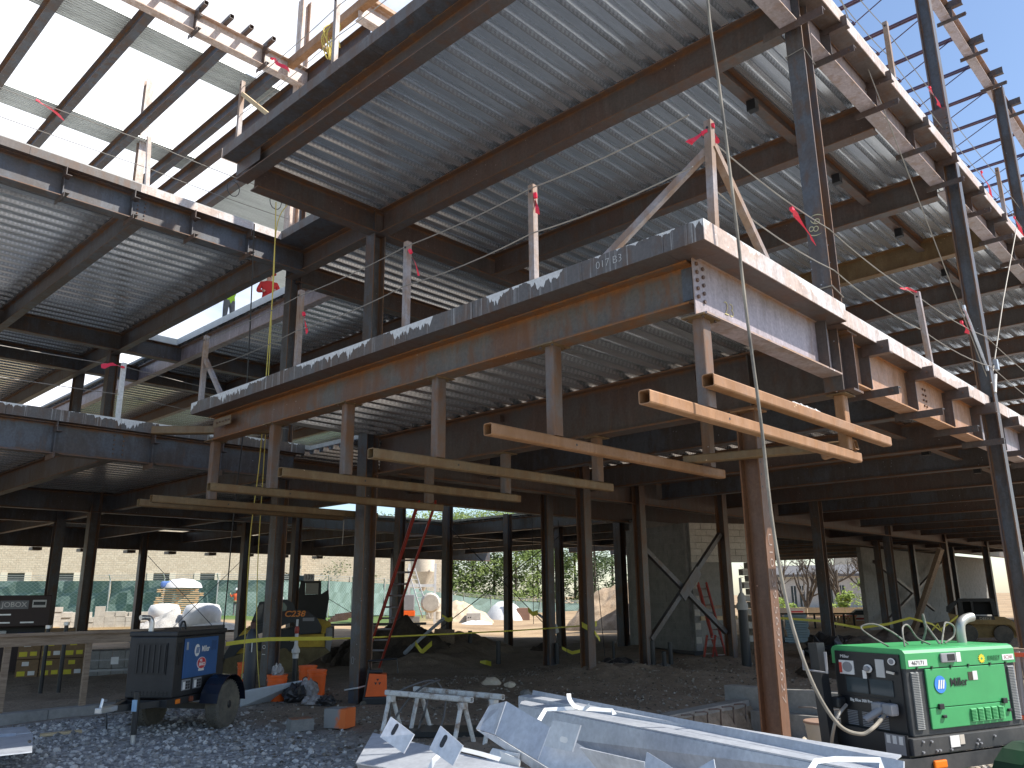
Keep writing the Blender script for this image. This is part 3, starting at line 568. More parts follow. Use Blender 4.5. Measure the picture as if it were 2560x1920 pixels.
E3c = empty('edge_form', (7.4, 12, 7.8), 'dark stained soffit plate beside the upper deck notch', 'edge plate', 'slab edge forms')
part(E3c, 'soffit_plate', MB().box(7.15, 10.7, 7.862, 7.70, 13.0, 7.870), MS['scale']); part(E3c, 'edge_plate', MB().box(7.14, 10.7, 7.862, 7.15, 13.0, 8.03), MS['fascia'])
SL3 = beam('spandrel_beam', (-3, 12.9, 7.87), (7.75, 12.9, 7.87), .45, .20, 'scale', 'grey spandrel of the left wing upper deck with clip angles', 'spandrel beams of the upper deck')
spandrel_fittings(SL3, 'X', (2.0, 3.44, 4.48, 5.50, 6.55), 12.9, 7.86, 7.43, .5, 'scale', proj=.16)
mb = MB(); bolts(mb, (4.6, 12.894, 7.5), (1, 0, 0), (0, 0, 1), (0, -1, 0), 2, 5, .12, .07, .015); part(SL3, 'bolts', mb, MS['brown'], kind='stuff')
EL3 = empty('edge_form', (3, 12.7, 7.8), 'bent plate on the left wing upper deck, sunlit at its right end', 'edge plate', 'slab edge forms')
for a, b in ((-3, 2.9), (2.9, 4.55), (4.55, 5.9), (5.9, 7.2)):
    part(EL3, 'edge_plate', MB().box(a + .002, 12.695, 7.865, b - .002, 12.705, 8.0), MS['fascia'] if a < 4.5 else MS['fascia_lit']); part(EL3, 'soffit_plate', MB().box(a + .002, 12.706, 7.865, b - .002, 12.86, 7.872), MS['brown'])
for i, x in enumerate((-1.0, 1.8, 4.67, 7.3)):
    beam('floor_beam', (x, 13.0, 7.856), (x, 32, 7.856), .44, .17, 'scale', order[i] + ' long beam under the left wing upper deck from the left', BL3)
for y, nm in ((20.5, 'first'), (23.2, 'second'), (32.2, 'third')): beam('floor_girder', (-3, y, 7.858), (31, y, 7.858), .44, .22, 'scale', nm + ' dark girder crossing under the left wing upper deck', GL3)
beam('floor_beam', (8.85, 13.55, 7.854), (8.85, 32, 7.854), .44, .17, 'mauve', 'mauve beam below the white edged slot in the upper deck', BL3)
for i, x in enumerate((11.5, 14.2, 17, 20, 23, 26, 29)):
    beam('floor_beam', (x, 13.55, 7.852), (x, 32, 7.852), .36, .17, 'brown', order[i] + ' beam under the upper deck behind the second girder', BL3)
for i, (x, d) in enumerate(((7.78, .44), (10.5, .43), (13.15, .45), (15.8, .44), (18.5, .44), (21.3, .44), (24, .44), (27, .44), (30, .44), (33, .44))):
    beam('floor_beam', (x, 3.12 if x > 8 else 3.15, 7.857), (x, 10.4, 7.857), d, .19, 'brown' if i != 3 else 'hssd', order[i] + ' beam crossing under the upper deck from the front', BL3)
for x0, x1, k in ((7.9, 10.4, 'left'), (10.6, 13.0, 'middle'), (13.3, 15.7, 'right'), (15.9, 18.4, 'far right')):
    o = beam('infill_beam', (x0, 4.15, 7.84), (x1, 4.15, 7.84), .22, .13, 'brown', k + ' short infill beam behind the upper spandrel', 'short infill beams')
    part(o, 'stub', MB().box(x0 + 1.0, 4.05, 7.47, x0 + 1.1, 4.17, 7.615), MS['black'])
for x in (8.9,):
    sl = empty('slot_edge_form', (8.7, 17, 7.8), 'white painted angle edging the slot in the upper deck', 'edge plate')
    part(sl, 'edge_plate', MB().box(8.66, 13.6, 7.86, 8.67, 20.4, 8.03), MS['white']); part(sl, 'edge_plate', MB().box(7.95, 20.4, 7.86, 8.66, 20.41, 8.03), MS['white'])
# --- roof steel
GR = 'roof beams over the open left bay'
for i, (x, y1) in enumerate(((3.23, 22), (4.52, 22), (5.90, 22), (7.05, 22))):
    beam('roof_beam', (x, 12.95, TW), (x, y1, TW), .30, .16, 'scale', order[i] + ' dark roof beam from the left against the white cloud', GR)
beam('roof_beam', (7.62, 10.8, TW), (7.62, 22, TW), .34, .18, 'brown', 'brown roof beam beside the overhanging upper deck', GR); beam('roof_beam', (8.65, 12.5, TW), (8.65, 24, TW), .34, .18, 'brown', 'roof beam at the edge of the glowing roof deck in the notch', GR)
SR = beam('roof_spandrel', (2.6, 12.9, 11.82), (7.6, 12.9, 11.82), .42, .18, 'fascia_lit', 'cream sunlit roof spandrel with stub tubes casting short shadows', 'roof spandrels')
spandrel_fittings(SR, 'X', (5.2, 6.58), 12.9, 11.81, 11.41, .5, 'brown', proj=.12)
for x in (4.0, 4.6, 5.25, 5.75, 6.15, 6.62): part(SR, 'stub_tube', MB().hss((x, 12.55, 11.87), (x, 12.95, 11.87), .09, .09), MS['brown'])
SRb = beam('roof_spandrel', (7.1, 10.45, 11.82), (12, 10.45, 11.82), .42, .18, 'fascia_lit', 'pale roof spandrel at the top centre behind the safety post', 'roof spandrels')
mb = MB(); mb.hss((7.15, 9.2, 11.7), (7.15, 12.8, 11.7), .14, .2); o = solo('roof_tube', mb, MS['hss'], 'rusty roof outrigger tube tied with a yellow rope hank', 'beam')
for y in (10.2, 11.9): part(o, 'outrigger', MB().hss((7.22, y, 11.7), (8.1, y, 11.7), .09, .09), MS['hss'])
column(7.5, 13.0, 7.9, 13.5, .2, .19, 'fascia_lit', 'sunlit column stub rising through the roof at the top', (1, 0, 0))
column(6.35, 18.0, 7.9, 13.5, .17, .17, 'fascia_lit', 'pale sunlit column standing in the open bay at the upper left', (0, 1, 0))
column(5.95, 18.6, 7.9, 9.9, .17, .17, 'fascia_lit', 'short sunlit column lashed with yellow strap at the upper left', (0, 1, 0))
SRr = beam('roof_spandrel', (12.9, 2.98, 12.12), (26, 2.98, 12.12), .36, .17, 'mauve', 'roof spandrel beam against the blue sky at the top right', 'roof spandrels')
spandrel_fittings(SRr, 'X', (13.8, 15.1, 16.55, 18.0, 19.5), 2.98, 12.11, 11.77, .5, 'brown', proj=.26)
rd = empty('roof_deck', (5, 16, TW), 'two strips of corrugated roof deck laid across the open bay', 'metal deck')
def roofstrip(y0, y1, x0, x1):
    mb = MB(); n = int((y1 - y0) / .07); h = .038
    pr = []
    for k in range(n):
        b = y0 + k * .07; pr += [(b, 0), (b + .020, 0), (b + .030, h), (b + .058, h)]
    pr.append((y0 + n * .07, 0))
    vs = [(x, p[0], TW + .002 + p[1]) for x in (x0, x1) for p in pr]; k = len(pr)
    return mb.add(vs, [(i, i + 1, k + i + 1, k + i) for i in range(k - 1)], 0, [0] * (2 * k))
for x0, x1 in ((-2, 3.2), (3.15, 5.9), (5.85, 7.55)):
    part(rd, 'deck_sheet', roofstrip(13.85, 14.75, x0, x1), MS['deckr']); part(rd, 'deck_sheet', roofstrip(17.75, 18.55, x0, x1), MS['deckr'])
rd2 = empty('roof_deck', (15, 20, TW), 'finished roof deck seen glowing through the notch', 'metal deck')
for k in range(11):
    for x0, x1 in ((8.8, 13), (13, 19)):
        part(rd2, 'deck_sheet', roofstrip(14.0 + k * .91, 14.91 + k * .91, x0, x1), MS['deckr'])
# bar joists at the right
JY0, JY1 = 3.1, 11.5
for i in range(12):
    x = 12.6 + i * 1.22
    o = empty('bar_joist', (x, 3.1, 11.6), order[i] + ' purple bar joist from the left against the blue sky', 'bar joist', 'open web roof joists')
    mb = MB(); zt, zb = 12.10, 11.66
    mb.bar((x - .03, JY0, zt), (x - .03, JY1, zt), .028, .045).bar((x + .03, JY0, zt), (x + .03, JY1, zt), .028, .045); part(o, 'top_chord', mb, MS['joist'])
    mb = MB().bar((x - .025, JY0 + 1.1, zb), (x - .025, JY1, zb), .024, .04).bar((x + .025, JY0 + 1.1, zb), (x + .025, JY1, zb), .024, .04); part(o, 'bottom_chord', mb, MS['joist'])
    mb = MB(); n = 14; st = (JY1 - JY0 - 1.1) / n
    mb.tube([(x, JY0 + .1, zt - .02), (x, JY0 + 1.1, zb)], .011, 5)
    for k in range(n): a = JY0 + 1.1 + k * st; mb.tube([(x, a, zb), (x, a + st / 2, zt - .02), (x, a + st, zb)], .010, 5)
    part(o, 'web_rods', mb, MS['joist'])
# --- decks: every sheet its own part, three flutes each
def deck_mesh(name, length):
    mb = MB(); p = .305; h = .075; pr = []
    for k in range(3):
        b = k * p; pr += [(b, 0, 0), (b + .105, 0, 0), (b + .135, h, 1), (b + .180, h, 0), (b + .190, h - .016, 0), (b + .220, h - .016, 0), (b + .230, h, 0), (b + .275, h, 0)]
    pr += [(3 * p, 0, 1)]
    m_ = len(pr)
    for i in range(m_ - 1):
        a_, b_ = pr[i], pr[i + 1]; f = 1.0 if abs(a_[1] - b_[1]) > .05 else 0.0
        q = (.05, .97) if f else (0, 0); q = q[::-1] if f and b_[1] < a_[1] else q
        mb.add([(0, a_[0], a_[1]), (0, b_[0], b_[1]), (length, b_[0], b_[1]), (length, a_[0], a_[1])], [(0, 1, 2, 3)], 0, [q[0], q[1], q[1], q[0]])
    return mesh_of(name, mb, MS['deck'])
_dm = {}
def deck(label, z, rects):
    d = empty('metal_deck', (rects[0][0], rects[0][1], z), label, 'metal deck', 'corrugated floor decks')
    for x0, y0, x1, y1 in rects:
        n = int(round((y1 - y0) / .915)); xs = [x0]
        while xs[-1] < x1 - .01: xs.append(min(xs[-1] + 8.4, x1))
        for a, b in zip(xs, xs[1:]):
            ln = round(b - a, 2)
            if ln not in _dm: _dm[ln] = deck_mesh('deck_sheet', ln)
            for k in range(n):
                o = bpy.data.objects.new('deck_sheet', _dm[ln]); COL.objects.link(o); o.parent = d; o.location = (a - x0 + x0 - rects[0][0], y0 + k * .915 - rects[0][1], 0)
                o.location.z = .003 * ((k + int(a)) % 2)
    return d
deck('shiny fluted upper deck filling the top of the picture', 7.862, [(5.40, 3.10, 39, 10.42), (7.9, 10.66, 37, 13.4)])
deck('fluted upper deck over the left wing, bright and dark streaked', 7.866, [(-3, 13.1, 7.9, 32.3), (8.75, 13.6, 31, 32.3)])
deck('fluted lower deck behind the front beam', 3.905, [(5.40, 3.10, 58, 10.42), (8.0, 10.75, 37, 13.4)])
deck('dim fluted lower deck over the left wing', 3.908, [(-3, 13.1, 12.8, 31.0), (12.8, 22.4, 31, 31.0), (20, 13.6, 37, 22.2), (37, 10.8, 58, 27)])
# concrete on the decks
def slab(name, label, z, rects):
    mb = MB()
    for x0, y0, x1, y1 in rects: mb.box(x0, y0, z + .082, x1, y1, z + .155)
    return solo(name, mb, MS['slab'], label, 'floor slab')
slab('floor_slab', 'grey concrete slab poured on the lower deck at the front', 3.905, [(4.98, 2.82, 58, 10.6), (5.5, 10.6, 7.9, 10.98), (8.0, 10.6, 37, 13.45)])
slab('floor_slab', 'grey concrete slab on the lower deck of the left wing', 3.908, [(-3, 12.71, 12.8, 31.2), (12.8, 22.2, 31, 31.2), (19.9, 13.46, 37, 22.2), (37, 10.61, 58, 27)])
slab('floor_slab', 'concrete slab on the overhanging upper deck', 7.866, [(4.98, 2.75, 39, 10.6), (7.7, 10.6, 37, 13.45)])
slab('floor_slab', 'concrete slab on the upper deck of the left wing', 7.870, [(-3, 12.71, 7.9, 32.3), (8.68, 13.46, 31, 32.3)])
# --- hung tube framework under the front beam
hy = [3.02, 4.53, 6.08, 7.66, 9.26, 10.87]; hn = ['nearest', 'second nearest', 'third', 'fourth', 'fifth', 'farthest']
for i, y in enumerate(hy):
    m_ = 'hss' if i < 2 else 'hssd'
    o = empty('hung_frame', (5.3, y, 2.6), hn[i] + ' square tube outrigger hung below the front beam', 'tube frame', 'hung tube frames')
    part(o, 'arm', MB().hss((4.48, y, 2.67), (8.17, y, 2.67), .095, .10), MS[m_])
    z0, z1 = (3.42, 3.26) if i == 0 else (3.535, 3.26)
    part(o, 'hanger', MB().hss((5.31, y, 2.721), (5.31, y, z0), .10, .125, up=(1, 0, 0)), MS['hangr'])
    part(o, 'hanger', MB().hss((7.92, y, 2.721), (7.92, y, z1), .10, .125, up=(1, 0, 0)), MS['hangr' if i else 'hss'])
    part(o, 'cap_plate', MB().box(5.18, y - .10, z0 + .001, 5.44, y + .10, z0 + .012), MS['hssd']); part(o, 'cap_plate', MB().box(7.80, y - .10, z1 + .001, 8.05, y + .10, z1 + .012), MS['hssd'])
    mb = MB()
    for sx in (-.09, .09): bolts(mb, (5.31 + sx, y - .07, z0 - .012), (0, 1, 0), (1, 0, 0), (0, 0, 1), 2, 1, .14, .1, .012)
    part(o, 'bolts', mb, MS['scale'], kind='stuff')
    part(o, 'hole', MB().lathe([(.011, 0), (.011, .001)], (5.55, y - .0485, 2.67), 'Y', 8), MS['black'])
o = empty('hung_frame', (5.2, 2.9, 2.85), 'upper orange square tube in front of the chalked corner, sunlit with an open end', 'tube frame', 'hung tube frames')
part(o, 'arm', MB().hss((5.17, 2.92, 2.895), (8.77, 2.92, 2.895), .10, .10), MS['hss'])
part(o, 'link', MB().hss((8.02, 2.96, 2.78), (8.02, 3.30, 2.72), .10, .10), MS['hss'])
mb = MB()
for k in range(9): mb.tube(bez([(6.55 + k * .06 + mr.random() * .03, 2.90, 2.946), (6.57 + k * .06, 2.90 + .02 * mr.random(), 2.957), (6.6 + k * .06, 2.9, 2.946)], 3), .012, 5)
part(o, 'mortar_lump', mb, MS['mortar'], kind='stuff')
o = empty('hung_frame', (4.6, 12.3, 2.6), 'dark square tube end at the far left of the hung frames', 'tube frame', 'hung tube frames')
part(o, 'arm', MB().hss((4.49, 11.3, 2.655), (7.8, 11.3, 2.655), .095, .10), MS['hssd'])
o = solo('brace_tube', MB().hss((7.55, 4.62, 2.77), (8.05, 3.08, 2.79), .10, .09), MS['hssd'], 'dull diagonal tube tying the second outrigger to the nearest', 'tube frame')
o = solo('brace_tube', MB().hss((6.2, 10.95, 3.85), (4.95, 12.2, 3.85), .12, .12), MS['hssd'], 'dark tube end poking out left of the slab corner', 'tube frame')
# ---------------------------------------------------------------- far setting
def M_blockwall(name, c0, c1, mortar, bw, bh):
    t = NT(name); p = t.n('TexCoord').outputs['Object']; m = t.n('Mapping'); m.inputs['Rotation'].default_value = (R(90), 0, 0); t.l(p, m.inputs[0])
    b = t.n('TexBrick'); b.inputs['Scale'].default_value = 1; b.inputs['Brick Width'].default_value = bw; b.inputs['Row Height'].default_value = bh; b.inputs['Mortar Size'].default_value = .012
    b.inputs['Color1'].default_value = (*c0, 1); b.inputs['Color2'].default_value = (*c1, 1); b.inputs['Mortar'].default_value = (*mortar, 1); t.l(m.outputs[0], b.inputs[0])
    n = t.noise(p, 7, 6, .7); c = t.mix(1, b.outputs[0], t.ramp(n, [(.3, (.75, .75, .75)), (.7, (1.15, 1.15, 1.15))]), 'MULTIPLY')
    return t.fin(c, .92, 0, t.math('MULTIPLY_ADD', b.outputs['Fac'], -.7, n), .6, .03)
MS['tanwall'] = M_blockwall('tan_block_wall', (.52, .42, .31), (.60, .50, .38), (.40, .34, .27), .42, .2)
MS['cream'] = M_noise('cream_stone', (.62, .54, .42), (.70, .62, .50), 2, .85)
MS['beige'] = M_noise('beige_wall', (.42, .40, .37), (.50, .48, .44), 1.2, .85)
MS['roofg'] = M_noise('grey_roof', (.10, .10, .11), (.16, .155, .15), 2, .9)
def M_screen():
    t = NT('green_windscreen'); p = t.n('TexCoord').outputs['Object']; m = t.n('Mapping'); m.inputs['Rotation'].default_value = (0, R(45), 0); t.l(p, m.inputs[0])
    s = t.n('SeparateXYZ'); t.l(m.outputs[0], s.inputs[0])
    g = t.math('MAXIMUM', t.math('GREATER_THAN', t.math('FRACT', t.math('MULTIPLY', s.outputs[0], 5.5)), .80), t.math('GREATER_THAN', t.math('FRACT', t.math('MULTIPLY', s.outputs[2], 5.5)), .80))
    a = t.noise(t.pos((1, 1, .3), obj=True), .6, 5, .6)
    c = t.mix(t.math('MULTIPLY', g, .30), t.ramp(a, [(.3, (.085, .15, .125)), (.7, (.15, .225, .195))]), (.42, .46, .45))
    return t.fin(c, .8, 0, t.noise(p, 1.3, 4, .6), .5, .08)
MS['screen'] = M_screen()
MS['fpost'] = M_flat('fence_pipe', (.45, .46, .45), .45, .5)
# tan split-face building
o0, rz0 = (31.71, 81.247, -0.046), -0.3721
bld = empty('block_building', o0, 'tan split-face block building with dark deep set windows behind the green fence', 'building', rz=rz0)
W_ = 27.0; wins = [(-8.9, 1.42), (-4.95, 1.42), (3.25, 1.5), (7.45, 1.42), (14.9, 1.5)]
def wallrects(x0, x1, z0, z1, holes):     # wall split round its window openings
    mb = MB(); xs = x0
    for c, w2 in holes:
        mb.box(xs, 0, z0, c - w2 / 2, .4, z1); mb.box(c - w2 / 2, 0, 3.92, c + w2 / 2, .4, z1); mb.box(c - w2 / 2, 0, z0, c + w2 / 2, .4, 2.2); xs = c + w2 / 2
    return mb.box(xs, 0, z0, x1, .4, z1)
part(bld, 'wall', wallrects(-14, 16.5, -1, 11.5, wins), MS['tanwall'], local=True)
part(bld, 'wall', MB().box(16.5, 2.2, -1, 34, 2.6, 8.2), MS['tanwall'], local=True); part(bld, 'wall', MB().box(16.48, 0, -1, 16.6, 2.3, 11.5), MS['tanwall'], local=True)
part(bld, 'roof_edge', MB().box(-14.2, -.1, 11.5, 16.7, 6, 11.8), MS['cream'], local=True); part(bld, 'back_block', MB().box(-14, .41, -1, 16.4, 6, 11.4), MS['roofg'], local=True)
for c, w2 in wins:
    f = part(bld, 'window', MB().box(c - w2 / 2, .30, 2.2, c + w2 / 2, .33, 3.92), MS['glass'], local=True)
    for s_ in (-1, 1):
        x = c + s_ * w2 / 2
        part(f, 'jamb', MB().box(min(x - s_ * .03, x + s_ * .52), -.07, 2.1, max(x - s_ * .03, x + s_ * .52), .28, 3.98), MS['cream'], local=True)
    for k in range(4): part(f, 'louvre', MB().box(c - w2 / 2 + .05, .2, 2.35 + k * .28, c + w2 / 2 - .05, .26, 2.40 + k * .28), MS['alu'], local=True)
# green windscreen fence
fpts = [(14.83, 70.319, 0.412), (20.38, 64.508, 0.331), (23.162, 61.59, 0.304), (25.822, 58.789, 0.305), (28.445, 56.032, 0.294), (31.911, 53.898, 0.26), (36.26, 53.838, 0.221), (39.349, 55.106, 0.176), (43.661, 56.599, 0.107), (52.927, 62.042, -0.381), (64.054, 68.593, -1.038), (74.151, 70.186, -1.597), (82.183, 69.374, -1.958), (91.707, 66.947, -2.2)]
fe = empty('screen_fence', fpts[4], 'long green windscreened chain link fence across the back of the yard', 'fence')
for a, b in zip(fpts, fpts[1:]):
    a, b = Vector(a), Vector(b); n = 6; mb = MB(); d = (b - a); nr = Vector((-d.y, d.x, 0)).normalized(); hgt = 2.42
    rows = [[a + d * (i / n) + Vector((0, 0, z)) + nr * (.10 * math.sin(i * 2.1 + z * 2 + a.x)) for i in range(n + 1)] for z in (-.15, .8, 1.6, hgt)]
    vs = [v for r_ in rows for v in r_]; k = n + 1
    mb.add(vs, [(r_ * k + i, r_ * k + i + 1, (r_ + 1) * k + i + 1, (r_ + 1) * k + i) for r_ in range(3) for i in range(n)])
    part(fe, 'windscreen', mb, MS['screen'])
    m_ = max(1, int(d.length / 3.9))
    for j in range(m_):
        q = a + d * (j / m_); q = q - nr * .0 + Vector((-.725, -.689, 0)) * .14
        part(fe, 'fence_post', MB().tube([q + Vector((0, 0, -.3)), q + Vector((0, 0, 2.5)), q + Vector((-.18, -.16, 2.85))], .045, 6), MS['fpost'])
    for h in (2.55, 2.66, 2.80): part(fe, 'barbed_wire', MB().tube([a + Vector((-.1, -.1, h)), b + Vector((-.1, -.1, h))], .014, 4), MS['fpost'])
# pines
def M_leaf(name, c0, c1, c2):
    t = NT(name); oi = t.n('Attribute', attribute_name='rust').outputs['Fac']; n = t.noise(t.pos(), .7, 4, .6)
    c = t.ramp(t.math('MULTIPLY_ADD', oi, .6, t.math('MULTIPLY', n, .5)), [(.15, c0), (.5, c1), (.85, c2)])
    t.b.inputs['Subsurface Weight'].default_value = 0
    return t.fin(c, .7, 0, spec=.2)
MS['pine'] = M_leaf('pine_needles', (.055, .09, .022), (.13, .185, .045), (.22, .27, .08))
MS['pined'] = M_leaf('dark_needles', (.02, .04, .015), (.045, .075, .025), (.09, .12, .04))
MS['bud'] = M_leaf('spring_leaves', (.12, .19, .03), (.22, .30, .05), (.34, .40, .10))
MS['bark'] = M_noise('bark', (.07, .055, .042), (.15, .125, .10), 6, .9, .4, .02)
def crown(rg, c, rx, rz, n, leaf, cone=.35):
    mb = MB()
    clumps = [(Vector((rg.gauss(0, .42), rg.gauss(0, .42), rg.uniform(-1, 1)))) for _ in range(max(10, n // 70))]
    for q in clumps:
        w_ = 1 - cone * (q.z * .5 + .5); q.x *= w_; q.y *= w_
        r_ = rg.uniform(.24, .40) * rx; cen = Vector((q.x * rx * 1.5, q.y * rx * 1.5, q.z * rz)); tone = rg.random() * .7
        for _ in range(70):
            d = Vector((rg.gauss(0, 1), rg.gauss(0, 1), rg.gauss(0, .55))).normalized() * r_ * rg.random() ** .4; p = Vector(c) + cen + d
            s_ = leaf * rg.uniform(.6, 1.4); a = Vector((rg.gauss(0, 1), rg.gauss(0, 1), rg.gauss(0, .7))).normalized(); b = a.orthogonal().normalized()
            mb.add([p - a * s_, p + b * s_ * .45, p + a * s_, p - b * s_ * .45], [(0, 1, 2, 3)], 0, [tone + rg.random() * .3] * 4)
    return mb
rg = random.Random(5)
pines = [(945, 96, 3.0, 11.5, 'pined'), (1005, 108, 3.4, 13, 'pine'), (1065, 104, 3.5, 13, 'pine'), (1130, 110, 3.5, 14, 'pine'), (1180, 106, 3.2, 13, 'pine'), (1235, 112, 3.6, 15, 'pine'), (1290, 108, 3.4, 14, 'pine'), (1345, 112, 3.6, 13.5, 'pine'), (1400, 116, 3.6, 16.5, 'pine'), (1440, 118, 2.6, 21, 'pine'), (1490, 112, 3.4, 18, 'pined'), (1535, 120, 3.6, 20, 'pined')]
pl = ['leftmost dark pine behind the mortar silo', 'sunlit pine just right of the mortar silo', 'sunlit pine between the silo and the first black column', 'broad sunlit pine behind the brace cables', 'sunlit pine left of the thin black column', 'tall sunlit pine right of the thin black column', 'sunlit pine behind the crossing of the brace cables', 'sunlit pine behind the pair of black columns', 'taller sunlit pine right of the pair of columns', 'tallest thin pine top against the pale sky', 'dark pine above the dirt mound', 'darkest pine right over the dirt mound']
for (px, d, r_, h, m_), lab in zip(pines, pl):
    pass
PX_TREES = [(61.231, 80.506, -0.866), (71.118, 88.27, -1.281), (70.625, 82.778, -1.263), (77.151, 85.007, -1.504), (76.165, 80.029, -1.476), (82.581, 82.356, -1.668), (81.661, 77.29, -1.589), (86.789, 77.949, -1.73), (92.069, 78.451, -1.872), (95.268, 78.115, -1.952), (92.337, 72.14, -1.811), (100.777, 75.361, -2.065)]
for p, (px, d, r_, h, m_), lab in zip(PX_TREES, pines, pl):
    t_ = empty('pine_tree', p, lab, 'tree', 'pines beyond the fence')
    part(t_, 'trunk', MB().tube([p, (p[0] + .1, p[1], p[2] + h * .5), (p[0], p[1] + .1, p[2] + h * .95)], .24, 7, r1=.05), MS['bark'])
    part(t_, 'crown', crown(rg, (p[0], p[1], p[2] + h * .56), r_ * 1.15, h * .46, 7000, .19), MS[m_])
for k, (p, lab, r_, h, n) in enumerate((((51.403, 72.673, -0.434), 'bare budding tree behind the fence left of the silo', 3.2, 6.5, 900), ((41.329, 65.098, 0.001), 'low leafless shrub against the tan wall', 2.0, 3.2, 220))):
    t_ = empty('deciduous_tree', p, lab, 'tree'); part(t_, 'trunk', MB().tube([p, (p[0], p[1], p[2] + h * .6)], .14, 6, r1=.05), MS['bark'])
    part(t_, 'crown', crown(rg, (p[0], p[1], p[2] + h * .62), r_, h * .4, n, .12, .2), MS['pined'] if k == 0 else MS['bud'])
def branch(mb, rg, p, d, ln, r_, dep_):
    n = 3; pts = [p]; q = Vector(p); dd = Vector(d)
    for i in range(n): dd = (dd + Vector((rg.gauss(0, .10), rg.gauss(0, .10), rg.gauss(.02, .06)))).normalized(); q = q + dd * ln / n; pts.append(q.copy())
    mb.tube(pts, r_, 5, cap=False, r1=r_ * .55)
    if dep_ > 0:
        for k in range(rg.choice((2, 3, 3))):
            t = rg.uniform(.45, 1); b = pts[min(n, int(t * n) + 0)] if t < .99 else pts[-1]
            nd = (dd + Vector((rg.gauss(0, .5), rg.gauss(0, .5), rg.gauss(.15, .25)))).normalized(); branch(mb, rg, b, nd, ln * rg.uniform(.55, .8), r_ * .55, dep_ - 1)
for k, (p, lab) in enumerate((((66.155, 29.879, 0.206), 'bare tree in front of the beige house left of the wide black column'), ((66.053, 26.982, 0.213), 'bare forked tree right of the wide black column'), ((73.96, 27.653, 0.247), 'bare tree beside the yellow green bush'), ((76.604, 36.895, 0.203), 'bare tree at the right edge of the rusty foreground column'))):
    mb = MB(); rg2 = random.Random(40 + k)
    for j in range(4): branch(mb, rg2, Vector(p), Vector((rg2.gauss(0, .28), rg2.gauss(0, .28), 1)).normalized(), 3.0, .13, 4)
    t_ = empty('bare_tree', p, lab, 'tree', 'bare trees at the right'); part(t_, 'trunk', mb, MS['bark'])
for p, r_, h, lab in (((62.413, 24.948, -0.151), .9, 1.3, 'small yellow green bush by the slatted crate'), ((74.339, 27.447, -0.26), 1.9, 2.4, 'large yellow green bush at the right of the bare trees'), ((68.72, 33.331, -0.178), 1.2, 1.0, 'low green bush behind the tan hoarding')):
    t_ = empty('shrub', p, lab, 'shrub'); part(t_, 'foliage', crown(rg, (p[0], p[1], p[2] + h * .5), r_, h * .6, 1400, .10, .2), MS['bud'])
    part(t_, 'stem', MB().tube([p, (p[0], p[1], p[2] + h * .5)], .05, 5), MS['bark'])
# beige house and hoarding at the right
o1, rz1 = (93.303, 40.68, -0.708), -1.1596
hb = empty('beige_house', o1, 'low beige building with narrow dark windows behind the bare trees', 'building', rz=rz1)
part(hb, 'wall', MB().box(-5.5, 0, -1, 8, 6, 3.9), MS['beige'], local=True); part(hb, 'roof', MB().hexa([(-6, -.5, 3.9), (9, -.5, 3.9), (9, 6, 4.3), (-6, 6, 4.3), (-6, -.5, 4.2), (9, -.5, 4.2), (9, 6, 5.4), (-6, 6, 5.4)]), MS['roofg'], local=True)
for x in (-2.9, -2.0, 1.0, 2.3, 5.3):
    f = part(hb, 'window', MB().box(x, -.04, .6, x + .55, .02, 2.9), MS['glass'], local=True); part(f, 'frame', MB().box(x + .25, -.07, .6, x + .30, -.041, 2.9), MS['white'], local=True)
o2, rz2 = (106.028, 39.389, -0.956), -1.2151
hb2 = empty('pale_house', o2, 'taller pale building end behind the right bush', 'building', rz=rz2); part(hb2, 'wall', MB().box(-4, 0, -1, 5, 6, 8), MS['cream'], local=True); part(hb2, 'roof', MB().hexa([(-4.3, -.3, 8), (5.3, -.3, 8), (5.3, 6, 8), (-4.3, 6, 8), (-1, 1, 9.2), (2, 1, 9.2), (2, 5, 9.2), (-1, 5, 9.2)]), MS['roofg'], local=True)
o3, rz3 = (57.426, 24.222, -0.225), -1.1716
hd = empty('hoarding', o3, 'tan site hoarding with a red notice under the right deck', 'fence', rz=rz3)
for i in range(9):
    x = -5.2 + i * 1.22; part(hd, 'panel', MB().box(x, 0, -.3, x + 1.19, .05, .62 if i < 7 else .60), MS['cream'], local=True)
sg = part(hd, 'notice', MB().box(-2.75, -.05, -.12, -1.75, -.01, .50), M_flat('notice_white', (.78, .76, .74), .5), local=True)
mb = MB()
for z in (.30, .12, -.02): mb.box(-2.65, -.06, z, -1.85, -.051, z + .09)
part(sg, 'lettering', mb, M_flat('notice_red', (.65, .05, .08), .5), local=True, kind='stuff')
o4, rz4 = (45.565, 18.709, -0.267), -1.1812
cr = empty('slatted_crate', o4, 'orange slatted crate standing beyond the black railing', 'crate', rz=rz4)
for i in range(9): part(cr, 'slat', MB().box(-.75 + i * .17, 0, -.5, -.75 + i * .17 + .13, .03, .45), MS['wood'], local=True)
for z in (-.4, .40): part(cr, 'rail', MB().box(-.8, -.03, z, .8, -.001, z + .05), MS['orangep'], local=True)
o5, rz5 = (40.311, 17.991, 0.375), -1.1510
rl = empty('steel_railing', o5, 'black row of upright posts with a rail under the right deck', 'railing', rz=rz5)
part(rl, 'rail', MB().box(-1.8, -.03, -.03, 2.3, .03, .05), MS['black'], local=True)
for i in range(9): part(rl, 'upright', MB().box(-1.75 + i * .45, -.04, -1.1, -1.66 + i * .45, .04, -.031), MS['black'], local=True)
